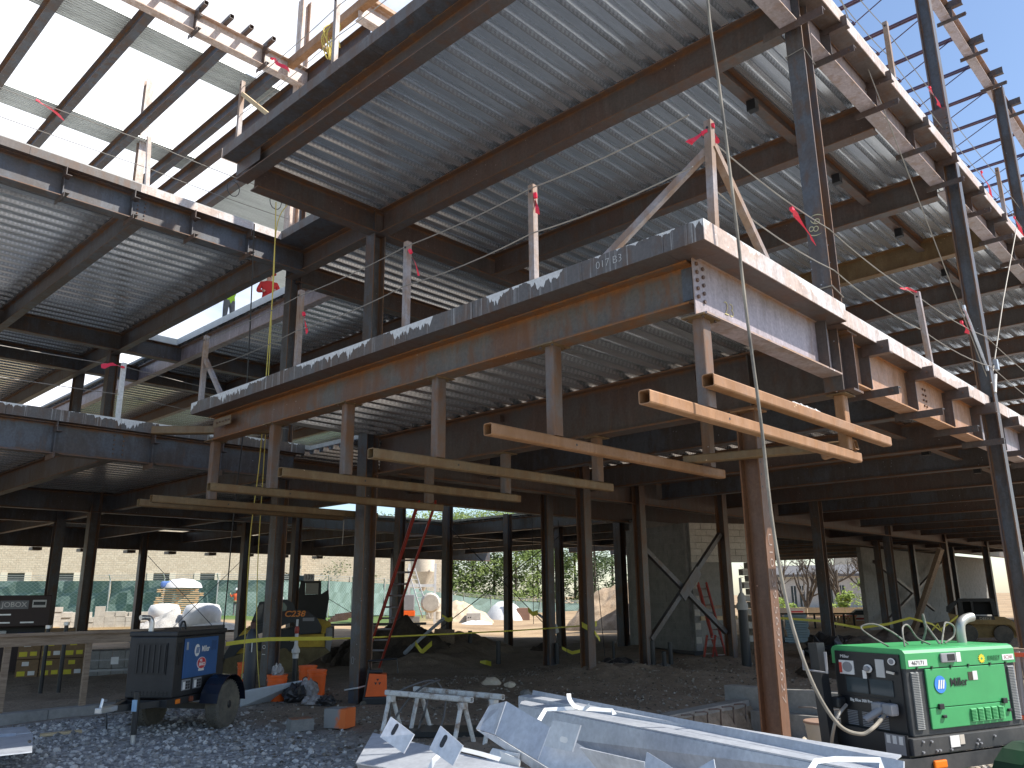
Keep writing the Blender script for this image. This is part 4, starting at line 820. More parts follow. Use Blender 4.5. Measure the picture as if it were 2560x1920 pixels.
# parked car, red and white, far right
o6, rz6 = (48.823, 18.334, -0.403), -1.2116
car = empty('parked_car', o6, 'white car with a red stripe parked beyond the right columns', 'car', rz=rz6)
part(car, 'body', MB().prism([(-1.6, .1), (1.6, .1), (1.62, .45), (1.1, .55), (.75, .85), (-.8, .85), (-1.2, .55), (-1.62, .48)], 'Y', -.6, .6), MS['white'], local=True)
part(car, 'windscreen', MB().prism([(-1.02, .56), (.98, .56), (.7, .80), (-.75, .80)], 'Y', -.61, .61), MS['glass'], local=True); part(car, 'stripe', MB().box(-1.61, -.605, .3, 1.61, -.601, .4), MS['redp'], local=True)
for x in (-1, 1):
    wl = part(car, 'wheel', MB().lathe([(.1, -.62), (.24, -.62), (.24, -.48), (.1, -.48)], (x, 0, .12), 'Y', 16), MS['rubber'], local=True); part(wl, 'rim', MB().lathe([(.13, -.625), (.13, -.615)], (x, 0, .12), 'Y', 12), MS['alu'], local=True)
# --- block walls inside
def blockwall(name, p0, p1, z0, z1, bw, bh, mat, label, hole=None, th=.19):
    """real blocks: shared mesh, one object each"""
    p0, p1 = Vector((*p0, 0)), Vector((*p1, 0)); d = p1 - p0; L_ = d.length; d.normalize(); rz = math.atan2(d.y, d.x)
    o = empty(name, (p0.x, p0.y, z0), label, 'wall', rz=rz)
    proto = {}
    rows = int((z1 - z0) / bh); cnt = 0; rest = MB()
    for r_ in range(rows):
        x = -(bw / 2 if r_ % 2 else 0)
        while x < L_ - .02:
            a, b = max(x, 0), min(x + bw, L_); x += bw
            if b - a < .05: continue
            zc = r_ * bh
            if hole and a + .02 < hole[1] and b - .02 > hole[0] and zc + bh / 2 < hole[2]: continue
            ln = round(b - a, 3)
            if cnt < 290:
                if ln not in proto: proto[ln] = mesh_of('block', MB().box(.004, 0, .004, ln - .004, th, bh - .004), MS[mat])
                q = bpy.data.objects.new('block', proto[ln]); COL.objects.link(q); q.parent = o; q.location = (a, (cnt * 7 % 5) * .0015, zc); cnt += 1
            else: rest.box(a + .004, 0, zc + .004, b - .004, th, zc + bh - .004)
    if rest.v: part(o, 'blocks', rest, MS[mat], kind='stuff', local=True)
    part(o, 'mortar_core', MB().box(0, .012, 0, L_ if not hole else hole[0], th - .012, rows * bh), MS['conc'], local=True)
    return o
# lift core: corner towards the camera
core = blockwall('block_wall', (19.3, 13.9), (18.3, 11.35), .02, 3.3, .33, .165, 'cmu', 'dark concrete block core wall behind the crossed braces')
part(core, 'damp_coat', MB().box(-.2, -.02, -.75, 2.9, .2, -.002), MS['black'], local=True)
core2 = blockwall('block_wall', (18.33, 11.2), (20.2, 10.2), .02, 3.3, .33, .165, 'cmul', 'paler block wall with a dark doorway beside the second red ladder', hole=(.18, 1.4, 2.1))  # paler block on this side of the core: its light is in the colour
part(core2, 'damp_coat', MB().box(0, -.02, -.75, .18, .2, -.002), MS['black'], local=True)
part(core2, 'door_board', MB().box(.14, -.05, .72, 1.2, -.01, .82), MS['wood'], local=True); part(core2, 'door_board', MB().box(.14, -.05, 1.0, 1.2, -.01, 1.08), MS['lumber'], local=True)
solo('core_back_wall', MB().box(18.8, 13.2, -.5, 24, 13.4, 3.4), MS['cmu'], 'dark inner wall of the lift core', 'wall')
xb = empty('cross_brace', (16.4, 10.2, .2), 'crossed steel brace with a centre gusset between two columns', 'cross brace')
part(xb, 'diagonal', MB().bar((15.12, 10.4, 2.35), (17.52, 9.92, .52), .10, .10), MS['scale']); part(xb, 'diagonal', MB().bar((15.12, 10.36, .45), (17.52, 9.88, 2.75), .10, .10), MS['scale'])
part(xb, 'gusset', MB().bar((16.05, 10.1, 1.32), (16.62, 9.98, 1.90), .03, .26, up=(-.4, 0, .6)), MS['scale'])
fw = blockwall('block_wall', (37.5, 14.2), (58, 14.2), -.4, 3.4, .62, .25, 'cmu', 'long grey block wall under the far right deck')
xb = empty('cross_brace', (43, 13.2, .2), 'pair of long brace rods crossing the far block wall', 'cross brace')
part(xb, 'rod', MB().bar((37.3, 13.6, 2.7), (44.5, 13.6, .5), .12, .12), MS['brown']); part(xb, 'rod', MB().bar((38.2, 13.6, .2), (47, 13.6, 2.9), .12, .12), MS['brown'])
solo('timber_prop', MB().bar((30.739, 10.284, -0.232), (29.794, 8.637, 2.76), .16, .16), MS['lumber'], 'long timber prop leaning against a column under the right deck', 'prop')
# --- spoil heaps
def heap(name, c, rx, ry, h, mat, label, cat, seed, n=40, lump=.25, rz=0):
    mb = MB(); vs = []
    for j in range(n + 1):
        for i in range(n + 1):
            x, y = i / n * 2 - 1, j / n * 2 - 1; r_ = math.hypot(x, y)
            z = max(0, 1 - r_) ** .9 * (1 + .5 * float(vnoise(np.array(x), np.array(y), 2.2, seed))) * h + (float(vnoise(np.array(x), np.array(y), 6, seed + 1)) + .5 * float(vnoise(np.array(x), np.array(y), 15, seed + 2))) * lump * min(1, max(0, 1.05 - r_) * 5)
            ca_, sa_ = math.cos(rz), math.sin(rz)
            vs.append((c[0] + x * rx * ca_ - y * ry * sa_, c[1] + x * rx * sa_ + y * ry * ca_, c[2] + z - (.4 if r_ > 1 else .05)))
    k = n + 1; mb.add(vs, [(j * k + i, j * k + i + 1, (j + 1) * k + i + 1, (j + 1) * k + i) for j in range(n) for i in range(n)])
    return solo(name, mb, mat, label, cat, smooth=True, loc=c)
MS['sandy'] = M_noise('sandy_spoil', (.30, .21, .135), (.46, .35, .24), 1.3, .95, .7, .08)
MS['sandp'] = M_noise('pale_sand', (.50, .39, .26), (.60, .49, .35), 3, .95, .3, .03)
MS['gravp'] = M_noise('pale_gravel', (.34, .33, .31), (.50, .49, .47), 22, .95, .6, .03)
MS['soil'] = M_noise('dark_soil', (.05, .038, .028), (.10, .075, .055), 2.5, .95, .7, .06)
MS['gravy'] = M_noise('buff_gravel', (.34, .28, .20), (.60, .53, .42), 26, .95, .7, .03)
heap('dirt_mound', (42.59, 30.954, -0.547), 4.6, 3.2, 3.7, MS['sandy'], 'tall sunlit dirt mound between the columns', 'dirt mound', 3, 60, .3)
heap('sand_pile', (44.111, 47.325, -0.436), 2.6, 2.0, 1.9, MS['sandp'], 'pale sand pile left of the concrete cube', 'sand pile', 5)
heap('gravel_pile', (17.675, 38.939, 0.055), 2.2, 1.2, .75, MS['gravp'], 'white gravel pile in front of the pallet stack', 'gravel pile', 7)
heap('soil_heap', (13.37, 16.482, -0.03), 2.0, 1.2, .85, MS['soil'], 'dark soil heap behind the red extension ladder', 'soil heap', 9)
heap('soil_heap', (12.925, 17.691, -0.005), 1.0, .8, .5, MS['soil'], 'smaller dark soil heap by the skid steer', 'soil heap', 11)
heap('soil_heap', (17.999, 16.271, -0.443), 2.2, 1.3, .42, MS['soil'], 'low dark soil ridge with pipe stubs between the columns', 'soil heap', 13)
heap('soil_heap', (18.479, 6.622, -0.086), 3.5, 1.4, .8, MS['soil'], 'dark soil bank behind the green welder', 'soil heap', 15)
heap('gravel_heap', (9.6, 3.2, -.52), 2.0, 1.3, .24, MS['gravy'], 'sunlit buff gravel heap behind the pale trash can', 'gravel heap', 17, 50, .08)
heap('white_powder', (41.924, 43.634, -0.468), 1.5, .7, .3, MS['white'], 'spilled white powder beside the concrete cube', 'powder', 19, 20, .05)
# --- concrete
cw = empty('foundation_wall', (2, 12.35, -.3), 'low grey concrete foundation wall behind the black welder', 'foundation wall')
for a, b in ((-5, -1), (-1, 1.6), (1.6, 4.0), (4.0, 6.1), (6.1, 7.6)):
    part(cw, 'wall_section', MB().box(a + .004, 12.25, -.5, b - .004, 12.45, -.01 - (.2 if a > 6 else 0)), MS['conc'])
part(cw, 'footing', MB().box(-5, 12.0, -.6, 7.6, 12.249, -.17), MS['conc'])
w1 = empty('foundation_wall', (9.5, 6.15, -.5), 'concrete foundation wall with hooked bars left of the rusty column', 'foundation wall')
part(w1, 'wall_section', MB().hexa([(7.4, 6.1, -.8), (11.3, 6.1, -.8), (11.3, 6.3, -.8), (7.4, 6.3, -.8), (7.4, 6.1, -.10), (11.3, 6.1, -.10), (11.3, 6.3, -.10), (7.4, 6.3, -.10)]), MS['conc'])
for i, (px, py) in enumerate(((1, 1),) * 9):
    x = 8.3 + i * .34; part(w1, 'rebar', MB().tube([(x, 6.02, -.75), (x, 6.02, -.17), (x - .02, 6.00, -.13), (x - .10, 6.0 , -.11), (x - .24, 6.05, -.11)], .011, 6), MS['brown'])
w2 = empty('foundation_wall', (11.4, 4, -.5), 'darker concrete foundation wall with hooked bars right of the rusty column', 'foundation wall')
part(w2, 'wall_section', MB().box(11.32, 1.2, -.8, 11.52, 6.5, .07), MS['conc']); part(w2, 'ledge', MB().box(11.12, 1.2, -.8, 11.319, 6.0, -.22), MS['conc'])
for i in range(7):
    y = 5.4 - i * .42; part(w2, 'rebar', MB().tube([(11.06, y, -.75), (11.06, y, -.16), (11.04, y, -.11), (11.0, y + .05, -.09), (10.9, y + .2, -.09)], .011, 6), MS['brown'])
solo('concrete_pad', MB().box(5.9, 11.4, -.32, 7.3, 12.2, -.13), MS['conc'], 'wet concrete pad beside the black welder wheel', 'concrete pad')
# timber rail on the wall
tr = empty('timber_guardrail', (3.3, 12.35, -.1), 'weathered plank guard rail on posts at the left edge', 'guard rail')
part(tr, 'plank', MB().box(0.5, 12.32, .80, 5.45, 12.36, .925), MS['lumber']); part(tr, 'top_plank', MB().box(.5, 12.28, .927, 5.45, 12.40, .965), MS['lumber'])
for x in (3.42, 4.42): part(tr, 'post', MB().box(x, 12.365, -.1, x + .075, 12.42, .80), MS['lumber'])
solo('scrap_board', MB().bar((3.535, 11.005, -0.14), (3.944, 10.861, -0.13), .10, .03), MS['wood'], 'pale scrap board lying on the gravel by the foundation wall', 'board')
# --- loose gravel
def stones(name, label, n, fn, s0, s1, mat, seed):
    rg = random.Random(seed); mb = MB()
    base = [(0, 0, 1), (.9, 0, .4), (.28, .85, .4), (-.72, .53, .4), (-.72, -.53, .4), (.28, -.85, .4), (.72, .53, -.4), (-.28, .85, -.4), (-.9, 0, -.4), (-.28, -.85, -.4), (.72, -.53, -.4)]
    fs = [(0, 1, 2), (0, 2, 3), (0, 3, 4), (0, 4, 5), (0, 5, 1), (1, 6, 2), (2, 7, 3), (3, 8, 4), (4, 9, 5), (5, 10, 1), (2, 6, 7), (3, 7, 8), (4, 8, 9), (5, 9, 10), (1, 10, 6)]
    P_ = [fn(rg) for _ in range(n)]; zz = gz(np.array([p[0] for p in P_]), np.array([p[1] for p in P_]))
    for (x, y), z in zip(P_, zz):
        s_ = s0 + (s1 - s0) * rg.random() ** 3; a = rg.uniform(0, 6.28); ca_, sa_ = math.cos(a), math.sin(a); fx, fy, fz = s_ * rg.uniform(.7, 1.4), s_ * rg.uniform(.6, 1.1), s_ * rg.uniform(.5, .9); t = rg.random()
        vs = []
        for bx, by, bz in base:
            j = rg.uniform(.75, 1.2); u_, v_, w_ = bx * fx * j, by * fy * j, bz * fz * j; vs.append((x + u_ * ca_ - v_ * sa_, y + u_ * sa_ + v_ * ca_, z + fz * .25 + w_))
        mb.add(vs, fs, 0, [t] * len(vs))
    return solo(name, mb, mat, label, kind='stuff')
def M_stone(name, c0, c1, c2):
    t = NT(name); at = t.n('Attribute', attribute_name='rust').outputs['Fac']; n = t.noise(t.pos(), 30, 4, .6)
    return t.fin(t.mix(1, t.ramp(at, [(.1, c0), (.55, c1), (.95, c2)]), t.ramp(n, [(.3, (.8, .8, .8)), (.7, (1.15, 1.15, 1.15))]), 'MULTIPLY'), .9, 0, n, .3, .01, .3)
MS['stone'] = M_stone('grey_stones', (.17, .158, .145), (.34, .32, .295), (.56, .53, .49)); MS['stoneb'] = M_stone('brown_stones', (.10, .08, .06), (.19, .155, .12), (.36, .33, .28)); MS['stoney'] = M_stone('buff_stones', (.26, .21, .15), (.46, .39, .29), (.66, .60, .50))
def f_left(rg):
    while True:
        x, y = rg.uniform(.8, 6.6), rg.uniform(4, 12.0)
        if x + .35 * rg.gauss(0, 1) < 5.3 + .12 * (y - 8): return x, y
stones('gravel', 'crushed grey stone spread in front of the black welder', 9500, f_left, .012, .042, MS['stone'], 1)
stones('gravel', 'scattered brown pebbles on the dirt under the deck', 7000, lambda rg: (rg.uniform(4.5, 17), rg.uniform(6.2, 12.5)), .008, .03, MS['stoneb'], 2)
def f_right(rg):
    return rg.gauss(9.6, .9), rg.gauss(3.3, .8)
zz_ = gz
def gzh(x, y): return zz_(x, y) + .22 * np.clip(1 - np.hypot((x - 9.6) / 2.0, (y - 3.2) / 1.3), 0, 1) ** .9
gz = gzh; stones('gravel', 'buff crushed stone in the sun behind the trash can', 4500, f_right, .012, .04, MS['stoney'], 3); gz = zz_
for i, (p, s_, m_, lab) in enumerate((((10.671, 10.719, -0.1), .16, 'cream', 'pinkish rock lying on the dirt in mid picture'), ((10.636, 10.225, -0.1), .09, 'cream', 'small pink rock beside the larger pink one'), ((9.893, 9.165, -0.1), .09, 'conc', 'small grey rock right of the pink rocks'), ((15.149, 10.079, -0.1), .16, 'conc', 'pale rock by the pipe stubs at the core wall'))):
    rg3 = random.Random(60 + i); bm = bmesh.new(); bmesh.ops.create_icosphere(bm, subdivisions=2, radius=s_); mb = MB(); bm.verts.index_update()
    mb.add([(p[0] + v.co.x * rg3.uniform(.8, 1.3), p[1] + v.co.y * rg3.uniform(.8, 1.3), p[2] + v.co.z * .6 * rg3.uniform(.8, 1.2)) for v in bm.verts], [[v.index for v in f.verts] for f in bm.faces]); bm.free(); solo('rock', mb, MS[m_], lab, 'rock')
# ---------------------------------------------------------------- guard posts and cables
def gpost(base, h, label, lean=(0, 0), mat='post', grp='safety posts along the slab edges'):
    b = Vector(base); t_ = b + Vector((lean[0], lean[1], h))
    o = solo('guard_post', MB().bar(b, t_, .062, .062, up=(1, 0, 0)), MS[mat], label, 'guard post', grp, loc=b)
    part(o, 'cable_eye', MB().lathe([(.012, -.04), (.012, .04)], (t_.x, t_.y, t_.z - .07), 'X', 6), MS['black']); return o
pA = gpost((5.05, 4.51, 4.06), .98, 'steel guard post with a red flag nearest the slab corner'); pB = gpost((5.05, 6.32, 4.06), 1.0, 'steel guard post with a thin red ribbon midway along the front slab')
pC = gpost((5.05, 8.4, 4.06), 1.02, 'steel guard post before the dark rope column on the front slab'); pD = gpost((5.05, 10.9, 4.07), 1.0, 'last steel guard post with a brace at the left end of the front slab')
pK = gpost((5.27, 2.83, 4.06), 1.02, 'braced corner guard post flying a red flag', (.06, 0))
part(pK, 'brace', MB().bar((5.08, 3.75, 4.08), (5.32, 2.86, 4.82), .062, .055), MS['post']); part(pK, 'brace', MB().bar((6.06, 2.80, 4.08), (5.34, 2.82, 4.86), .062, .055), MS['post'])
part(pD, 'brace', MB().bar((5.05, 10.30, 4.08), (5.05, 10.86, 4.70), .05, .06), MS['post'])
gpost((10.45, 2.85, 4.06), .92, 'guard post with a red flag on the orange spandrel', (-.12, 0)); gpost((10.49, 2.80, 7.97), 1.0, 'guard post on the upper slab against the blue sky'); gpost((16.25, 2.80, 7.97), 1.1, 'farther guard post on the upper slab against the joists')
gpost((4.62, 12.75, 4.06), .9, 'white sided guard post with a red flag on the left wing slab', (0, 0), 'fascia_lit'); gpost((4.66, 12.75, 7.97), .95, 'pale guard post on the left wing upper slab', (-.06, 0), 'fascia_lit')
pT = gpost((5.05, 10.45, 8.03), 1.05, 'braced guard post on the overhanging upper slab'); part(pT, 'brace', MB().bar((5.05, 9.5, 8.04), (5.05, 10.42, 8.85), .05, .06), MS['wood'])
gpost((5.05, 7.93, 8.03), 1.1, 'guard post at the top centre before the pale roof spandrel'); 
def cable(pts, label, r=.006, mat='cable', grp='guard cables', cat='cable'):
    return solo('guard_cable' if grp == 'guard cables' else 'cable', MB().tube(pts, r, 6), MS[mat], label, cat, grp)
fr = [(5.02, 2.83), (5.02, 4.51), (5.02, 6.32), (5.02, 8.4), (5.02, 10.9)]
def run(ps, z, s_):
    out = []
    for (x0, y0), (x1, y1) in zip(ps, ps[1:]): out += sag((x0, y0, z), (x1, y1, z), s_, 6)[:-1]
    return out + [Vector((*ps[-1], z))]
cable(run(fr, 5.0, .03), 'upper guard cable along the front slab'); cable(run(fr, 4.55, .04), 'lower guard cable along the front slab')
rt = [(5.3, 2.85), (7.72, 2.86), (10.4, 2.87), (12.9, 2.72), (18, 2.8)]
cable(run(rt, 4.95, .05), 'upper guard cable along the right slab edge'); cable(run(rt, 4.50, .06), 'lower guard cable along the right slab edge')
lf = [(.5, 12.74), (4.62, 12.74), (7.9, 13.3)]
cable(run(lf, 4.9, .03), 'upper guard cable on the left wing slab'); cable(run(lf, 4.45, .03), 'lower guard cable on the left wing slab')
cable(run([(.5, 12.74), (4.64, 12.74), (7.3, 12.74)], 8.82, .04), 'upper reddish cable on the left wing upper slab', .007, 'cable'); cable(run([(.5, 12.74), (4.64, 12.74), (7.3, 12.74)], 8.35, .03), 'lower cable on the left wing upper slab')
cable(run([(5.05, 5.5), (5.05, 7.93), (5.05, 10.45)], 8.98, .05), 'upper cable on the overhanging upper slab'); cable(run([(5.05, 5.5), (5.05, 7.93), (5.05, 10.45)], 8.5, .05), 'lower cable on the overhanging upper slab')
cable(run([(8.2, 2.84), (10.49, 2.82), (16.25, 2.82), (22, 2.82)], 8.92, .08), 'upper cable against the blue sky at the top right'); cable(run([(8.2, 2.84), (10.49, 2.82), (16.25, 2.82), (22, 2.82)], 8.45, .08), 'lower cable against the blue sky at the top right')
cable([(7.99, 2.88, 9.6), (12.8, 2.78, 4.35)], 'long bracing cable slanting from the tall column to the turnbuckle', .007); cable([(12.85, 2.75, 4.25), (14.6, 2.75, 6.0), (16.5, 2.7, 7.9)], 'bracing cable rising right from the foot of the sunlit column', .010)
tb = empty('turnbuckle', (12.55, 2.72, 4.6), 'galvanised turnbuckle on the bracing cable at the sunlit column', 'turnbuckle')
a, b = Vector((12.0, 2.74, 5.17)), Vector((12.72, 2.74, 4.45)); d = (b - a).normalized(); n_ = Vector((d.z, 0, -d.x))
for s_ in (-.03, .03): part(tb, 'side_rod', MB().tube([a + d * .2 + n_ * s_, b - d * .2 + n_ * s_], .012, 6), MS['galv'])
part(tb, 'eye_bolt', MB().tube([a, a + d * .22], .016, 6).lathe([(.02, -.012), (.045, -.012), (.045, .012), (.02, .012)], tuple(a), 'Y', 10), MS['galv']); part(tb, 'eye_bolt', MB().tube([b - d * .22, b], .016, 6).lathe([(.02, -.012), (.045, -.012), (.045, .012), (.02, .012)], tuple(b), 'Y', 10), MS['galv'])
tb2 = empty('turnbuckle', (12.95, 2.72, 4.2), 'white sunlit turnbuckle at the base of the right bracing cable', 'turnbuckle'); part(tb2, 'body', MB().tube([(12.9, 2.73, 4.12), (13.0, 2.73, 4.28), (13.1, 2.73, 4.42)], .022, 6), MS['white']); part(tb2, 'clip', MB().cbox(13.2, 2.70, 4.52, 13.28, 2.76, 4.68, .01), MS['galv'])
# red flags tied to cables and posts
def flag(p, d, L_, wd, label, seed):
    rg = random.Random(seed); p, d = Vector(p), Vector(d).normalized(); s_ = d.orthogonal().normalized(); n = 7; vs = []
    for i in range(n + 1):
        t = i / n; c = p + d * (L_ * t) + Vector((0, 0, -.25 * L_ * t * t)) + s_ * (.03 * math.sin(t * 7 + seed)); w2 = wd * (.35 + .65 * min(1, 2.5 * t)) * rg.uniform(.7, 1.1); tw = Vector((s_.x * _c(t * 2) , s_.y, s_.z + .6 * _s(t * 3 + seed))).normalized()
        vs += [c - tw * w2, c + tw * w2]
    mb = MB().add(vs, [(2 * i, 2 * i + 1, 2 * i + 3, 2 * i + 2) for i in range(n)])
    mb.add([Vector(v) + Vector((.002, .002, .002)) for v in vs], [(2 * i + 2, 2 * i + 3, 2 * i + 1, 2 * i) for i in range(n)])
    mb.bar(p - d * .02, p + d * .03, .03, .03)
    return solo('flag_ribbon', mb, MS['flag'], label, 'flag', 'red flagging ribbons', loc=p)
FL = [((5.33, 2.80, 5.03), (.8, .35, .15), .26, .035, 'red ribbon flying at the top of the braced corner post'), ((5.30, 2.85, 4.98), (-.2, .9, -.15), .15, .03, 'second red ribbon knotted left of the corner post top'),
 ((5.03, 4.46, 4.92), (0.05, -.1, -1), .16, .03, 'red rag hanging on the post nearest the corner'), ((5.03, 6.25, 4.93), (.1, -.45, -.9), .26, .012, 'thin red ribbon hanging on the middle front post'), ((5.04, 8.3, 4.75), (.0, -.4, -.9), .22, .02, 'small dark pink ribbon on the front post by the rope column'),
 ((6.85, 2.86, 4.86), (1, 0, -.25), .42, .05, 'broad red ribbon on the cable left of the tall grey column'), ((10.36, 2.87, 4.98), (-1, .1, .15), .38, .045, 'red ribbon on the orange spandrel guard post'), ((11.9, 2.78, 4.95), (.8, 0, -.1), .30, .04, 'red ribbon above the galvanised turnbuckle'),
 ((4.60, 12.72, 4.88), (-1, -.1, .12), .34, .05, 'red ribbon on the white sided guard post at left'), ((2.9, 12.74, 8.80), (1, 0, -.15), .40, .05, 'red ribbon on the cable before the white cloud at left'), ((6.75, 12.7, 8.78), (.2, 0, -.3), .12, .03, 'tiny red ribbon beside the wire loops'),
 ((5.05, 9.6, 9.05), (0.05, -.8, -.55), .55, .03, 'long red ribbon waving below the roof tube'), ((12.4, 2.82, 8.9), (1, 0, -.1), .40, .05, 'red ribbon left of the sunlit upper column'), ((15.0, 2.82, 8.5), (1, 0, -.35), .55, .035, 'trailing red ribbon before the joists'), ((17.2, 2.82, 8.4), (1, 0, -.3), .55, .05, 'red ribbon at the right border'),
 ((6.3, 12.9, 4.62), (1, -.2, -.1), .45, .05, 'dark red ribbon below the white edged slot')]
for i, f in enumerate(FL): flag(*f, i)
for p, k in (((6.15, 12.74, 8.55), 'left'), ((7.0, 12.74, 8.6), 'right')):
    solo('wire_loop', MB().tube([(p[0] + .12 * _c(t * .5236), p[1], p[2] + .15 * _s(t * .5236)) for t in range(13)], .008, 5), MS['cabled'], k + ' wire loop hanging in the bright notch', 'wire loop')
# long welding lead hanging from above, down to the green welder
wl_pts = [(5.133, 2.644, 6.251), (5.145, 2.651, 5.803), (5.175, 2.631, 5.184), (5.201, 2.608, 4.186), (5.27, 2.62, 3.376), (5.306, 2.601, 2.537), (5.337, 2.6, 1.863), (5.404, 2.584, 1.327), (5.445, 2.528, 0.965), (5.526, 2.469, 0.699), (5.598, 2.385, 0.526), (5.698, 2.3, 0.474), (5.768, 2.245, 0.503), (5.914, 2.218, 0.564), (6.023, 2.203, 0.617), (6.091, 2.182, 0.643)]
solo('welding_lead', MB().tube(bez(wl_pts, 8), .0125, 8), M_noise('worn_lead', (.10, .095, .085), (.42, .37, .29), 3, .8, .1, .003, 0, (1, 1, .6)), 'long dirty welding lead dropping past the corner to the green welder', 'cable', loc=wl_pts[-1])
cable(bez([(5.919, 2.461, 0.62), (5.784, 2.481, 0.547), (5.788, 2.532, 0.403), (5.861, 2.584, 0.261), (5.949, 2.611, 0.144)], 6), 'second grey lead drooping at the left of the green welder', .012, 'cable', 'site cables')
# ropes and cords
cable(bez([(5.611, 10.201, 7.16), (5.794, 10.442, 6.022), (5.904, 10.659, 5.147), (6.172, 11.165, 3.473), (6.344, 11.602, 2.246), (6.613, 12.036, 0.759), (6.742, 12.282, 0.152)], 6), 'yellow rope hanging by the dark column', .008, 'rope', 'hanging ropes', 'rope')
cable(bez([(5.782, 10.169, 7.164), (5.737, 10.368, 6.766), (5.969, 10.729, 5.178), (6.275, 11.223, 3.43), (6.535, 11.663, 1.953), (6.741, 11.902, 0.757), (6.903, 11.941, -0.188)], 6), 'second yellow rope slanting from the notch', .007, 'rope', 'hanging ropes', 'rope')
cable(bez([(5.801, 11.185, 7.201), (6.103, 11.626, 5.212), (6.282, 11.958, 3.844), (6.394, 12.267, 2.726), (6.521, 12.536, 1.67), (6.61, 12.739, 0.893)], 6), 'black cord hanging left of the yellow ropes', .010, 'cabled', 'hanging ropes', 'cord')
for i, (a, b, lab) in enumerate((((16.439, 14.917, 3.478), (16.988, 15.422, 0.636), 'thin cord hanging left of the paired black columns'), ((14.635, 12.458, 3.094), (15.35, 12.885, 0.001), 'thin cord hanging right of the paired columns'), ((14.388, 11.255, 2.995), (15.12, 11.602, 0.065), 'thin cord hanging right of the taped column'), ((7.638, 11.012, 2.584), (7.691, 11.103, 2.199), 'short frayed cord end under the fifth outrigger'))):
    cable([a, b], lab, .008, 'cabled' if i < 3 else 'cable', 'hanging ropes', 'cord')
hk = MB(); rh = random.Random(4)
for i in range(9): hk.tube(bez([(7.18, 11.3, 11.85), (7.1 + rh.uniform(-.2, .2), 11.25 + rh.uniform(-.3, .3), 11.55), (7.12 + rh.uniform(-.1, .1), 11.2 + rh.uniform(-.3, .3), 11.1), (7.18, 11.4 + rh.uniform(-.1, .1), 11.7)], 5), .012, 5)
solo('rope_hank', hk, MS['rope'], 'hank of yellow rope hung on the sunlit roof column', 'rope', kind=None)
hk = MB()
for i in range(10): hk.tube(bez([(8.7 + rh.uniform(-.3, .3), 14.2, 9.0 + rh.uniform(-.3, .3)) for _ in range(5)], 5), .012, 5)
solo('rope_hank', hk, MS['rope'], 'tangled yellow cord beyond the upper deck notch', 'rope')
# brace cables in the back bays, with come-alongs and tape
def bcable(a, b, lab, r=.012): return solo('brace_cable', MB().tube([a, b], r, 6), MS['cabled'], lab, 'cable', 'bracing cables of the back bays')
bcable((15.4, 17.1, 3.25), (20.0, 17.2, .15), 'brace cable falling right across the pines'); bcable((20.0, 17.0, 3.2), (12.904, 16.28, -0.179), 'brace cable falling left across the pines')
bcable((14.553, 35.036, 3.164), (15.854, 29.123, -0.669), 'brace cable crossing left of the worker'); bcable((17.441, 31.98, 3.203), (13.547, 31.429, -0.349), 'second brace cable crossing left of the worker'); bcable((17.333, 29.342, 2.548), (19.924, 27.356, 0.601), 'brace cable before the green fence in the middle')
solo('come_along', MB().tube([(12.766, 15.522, 0.22), (13.54, 15.205, 0.881)], .04, 6).tube([(12.669, 15.692, 0.04), (12.79, 15.479, 0.265)], .05, 6), MS['galv'], 'galvanised come along on the left brace cable', 'tensioner')
solo('come_along', MB().tube([(16.249, 14.591, 0.919), (16.651, 14.304, 0.563)], .035, 6), MS['galv'], 'galvanised come along on the right brace cable', 'tensioner')
def tape(pts, label, wd=.035, mat='ctape', grp='yellow caution tapes'):
    P_ = [Vector(p) for p in pts]; vs = []; rg = random.Random(len(label))
    for i, p in enumerate(P_):
        t = rg.uniform(-.5, .5); vs += [p + Vector((.3 * wd * t, .3 * wd * t, -wd)), p + Vector((-.3 * wd * t, -.3 * wd * t, wd))]
    mb = MB().add(vs, [(2 * i, 2 * i + 1, 2 * i + 3, 2 * i + 2) for i in range(len(P_) - 1)])
    mb.add([Vector(v) + Vector((-.003, -.003, 0)) for v in vs], [(2 * i + 2, 2 * i + 3, 2 * i + 1, 2 * i) for i in range(len(P_) - 1)])
    return solo('caution_tape', mb, MS[mat], label, 'tape', grp)
tape([(6.475, 12.355, 0.697), (6.725, 12.385, 0.714), (7.133, 12.245, 0.743), (7.672, 12.285, 0.726), (8.445, 12.383, 0.697)], 'yellow tape strung from the black welder past the skid steer', .03)
tape([(8.446, 12.385, 0.69), (9.506, 12.782, 0.657), (11.922, 13.256, 0.618), (13.217, 12.632, 0.649), (14.138, 12.404, 0.672), (13.13, 10.413, 0.802)], 'thin yellow tape strung across the middle bays', .014)
tape([(12.594, 10.211, 0.844), (12.621, 10.06, 0.772), (12.803, 9.987, 0.855)], 'yellow tape knotted round the taped column', .05); tape([(12.729, 10.098, 0.768), (12.732, 9.978, 0.682), (12.819, 9.936, 0.549)], 'loose yellow tape tail on the taped column', .035)
tape([(16.05, 14.758, 1.033), (16.156, 14.688, 0.921), (16.242, 14.583, 0.96)], 'scrap of yellow tape on the right brace cable', .06); tape([(13.569, 15.311, 0.917), (13.685, 15.222, 0.831), (13.76, 15.133, 0.858)], 'scrap of yellow tape on the left brace cable', .05); tape([(12.83, 15.413, 0.328), (12.919, 15.369, 0.2), (12.977, 15.335, 0.126), (13.103, 15.127, 0.324)], 'drooping yellow tape below the left come along', .06)
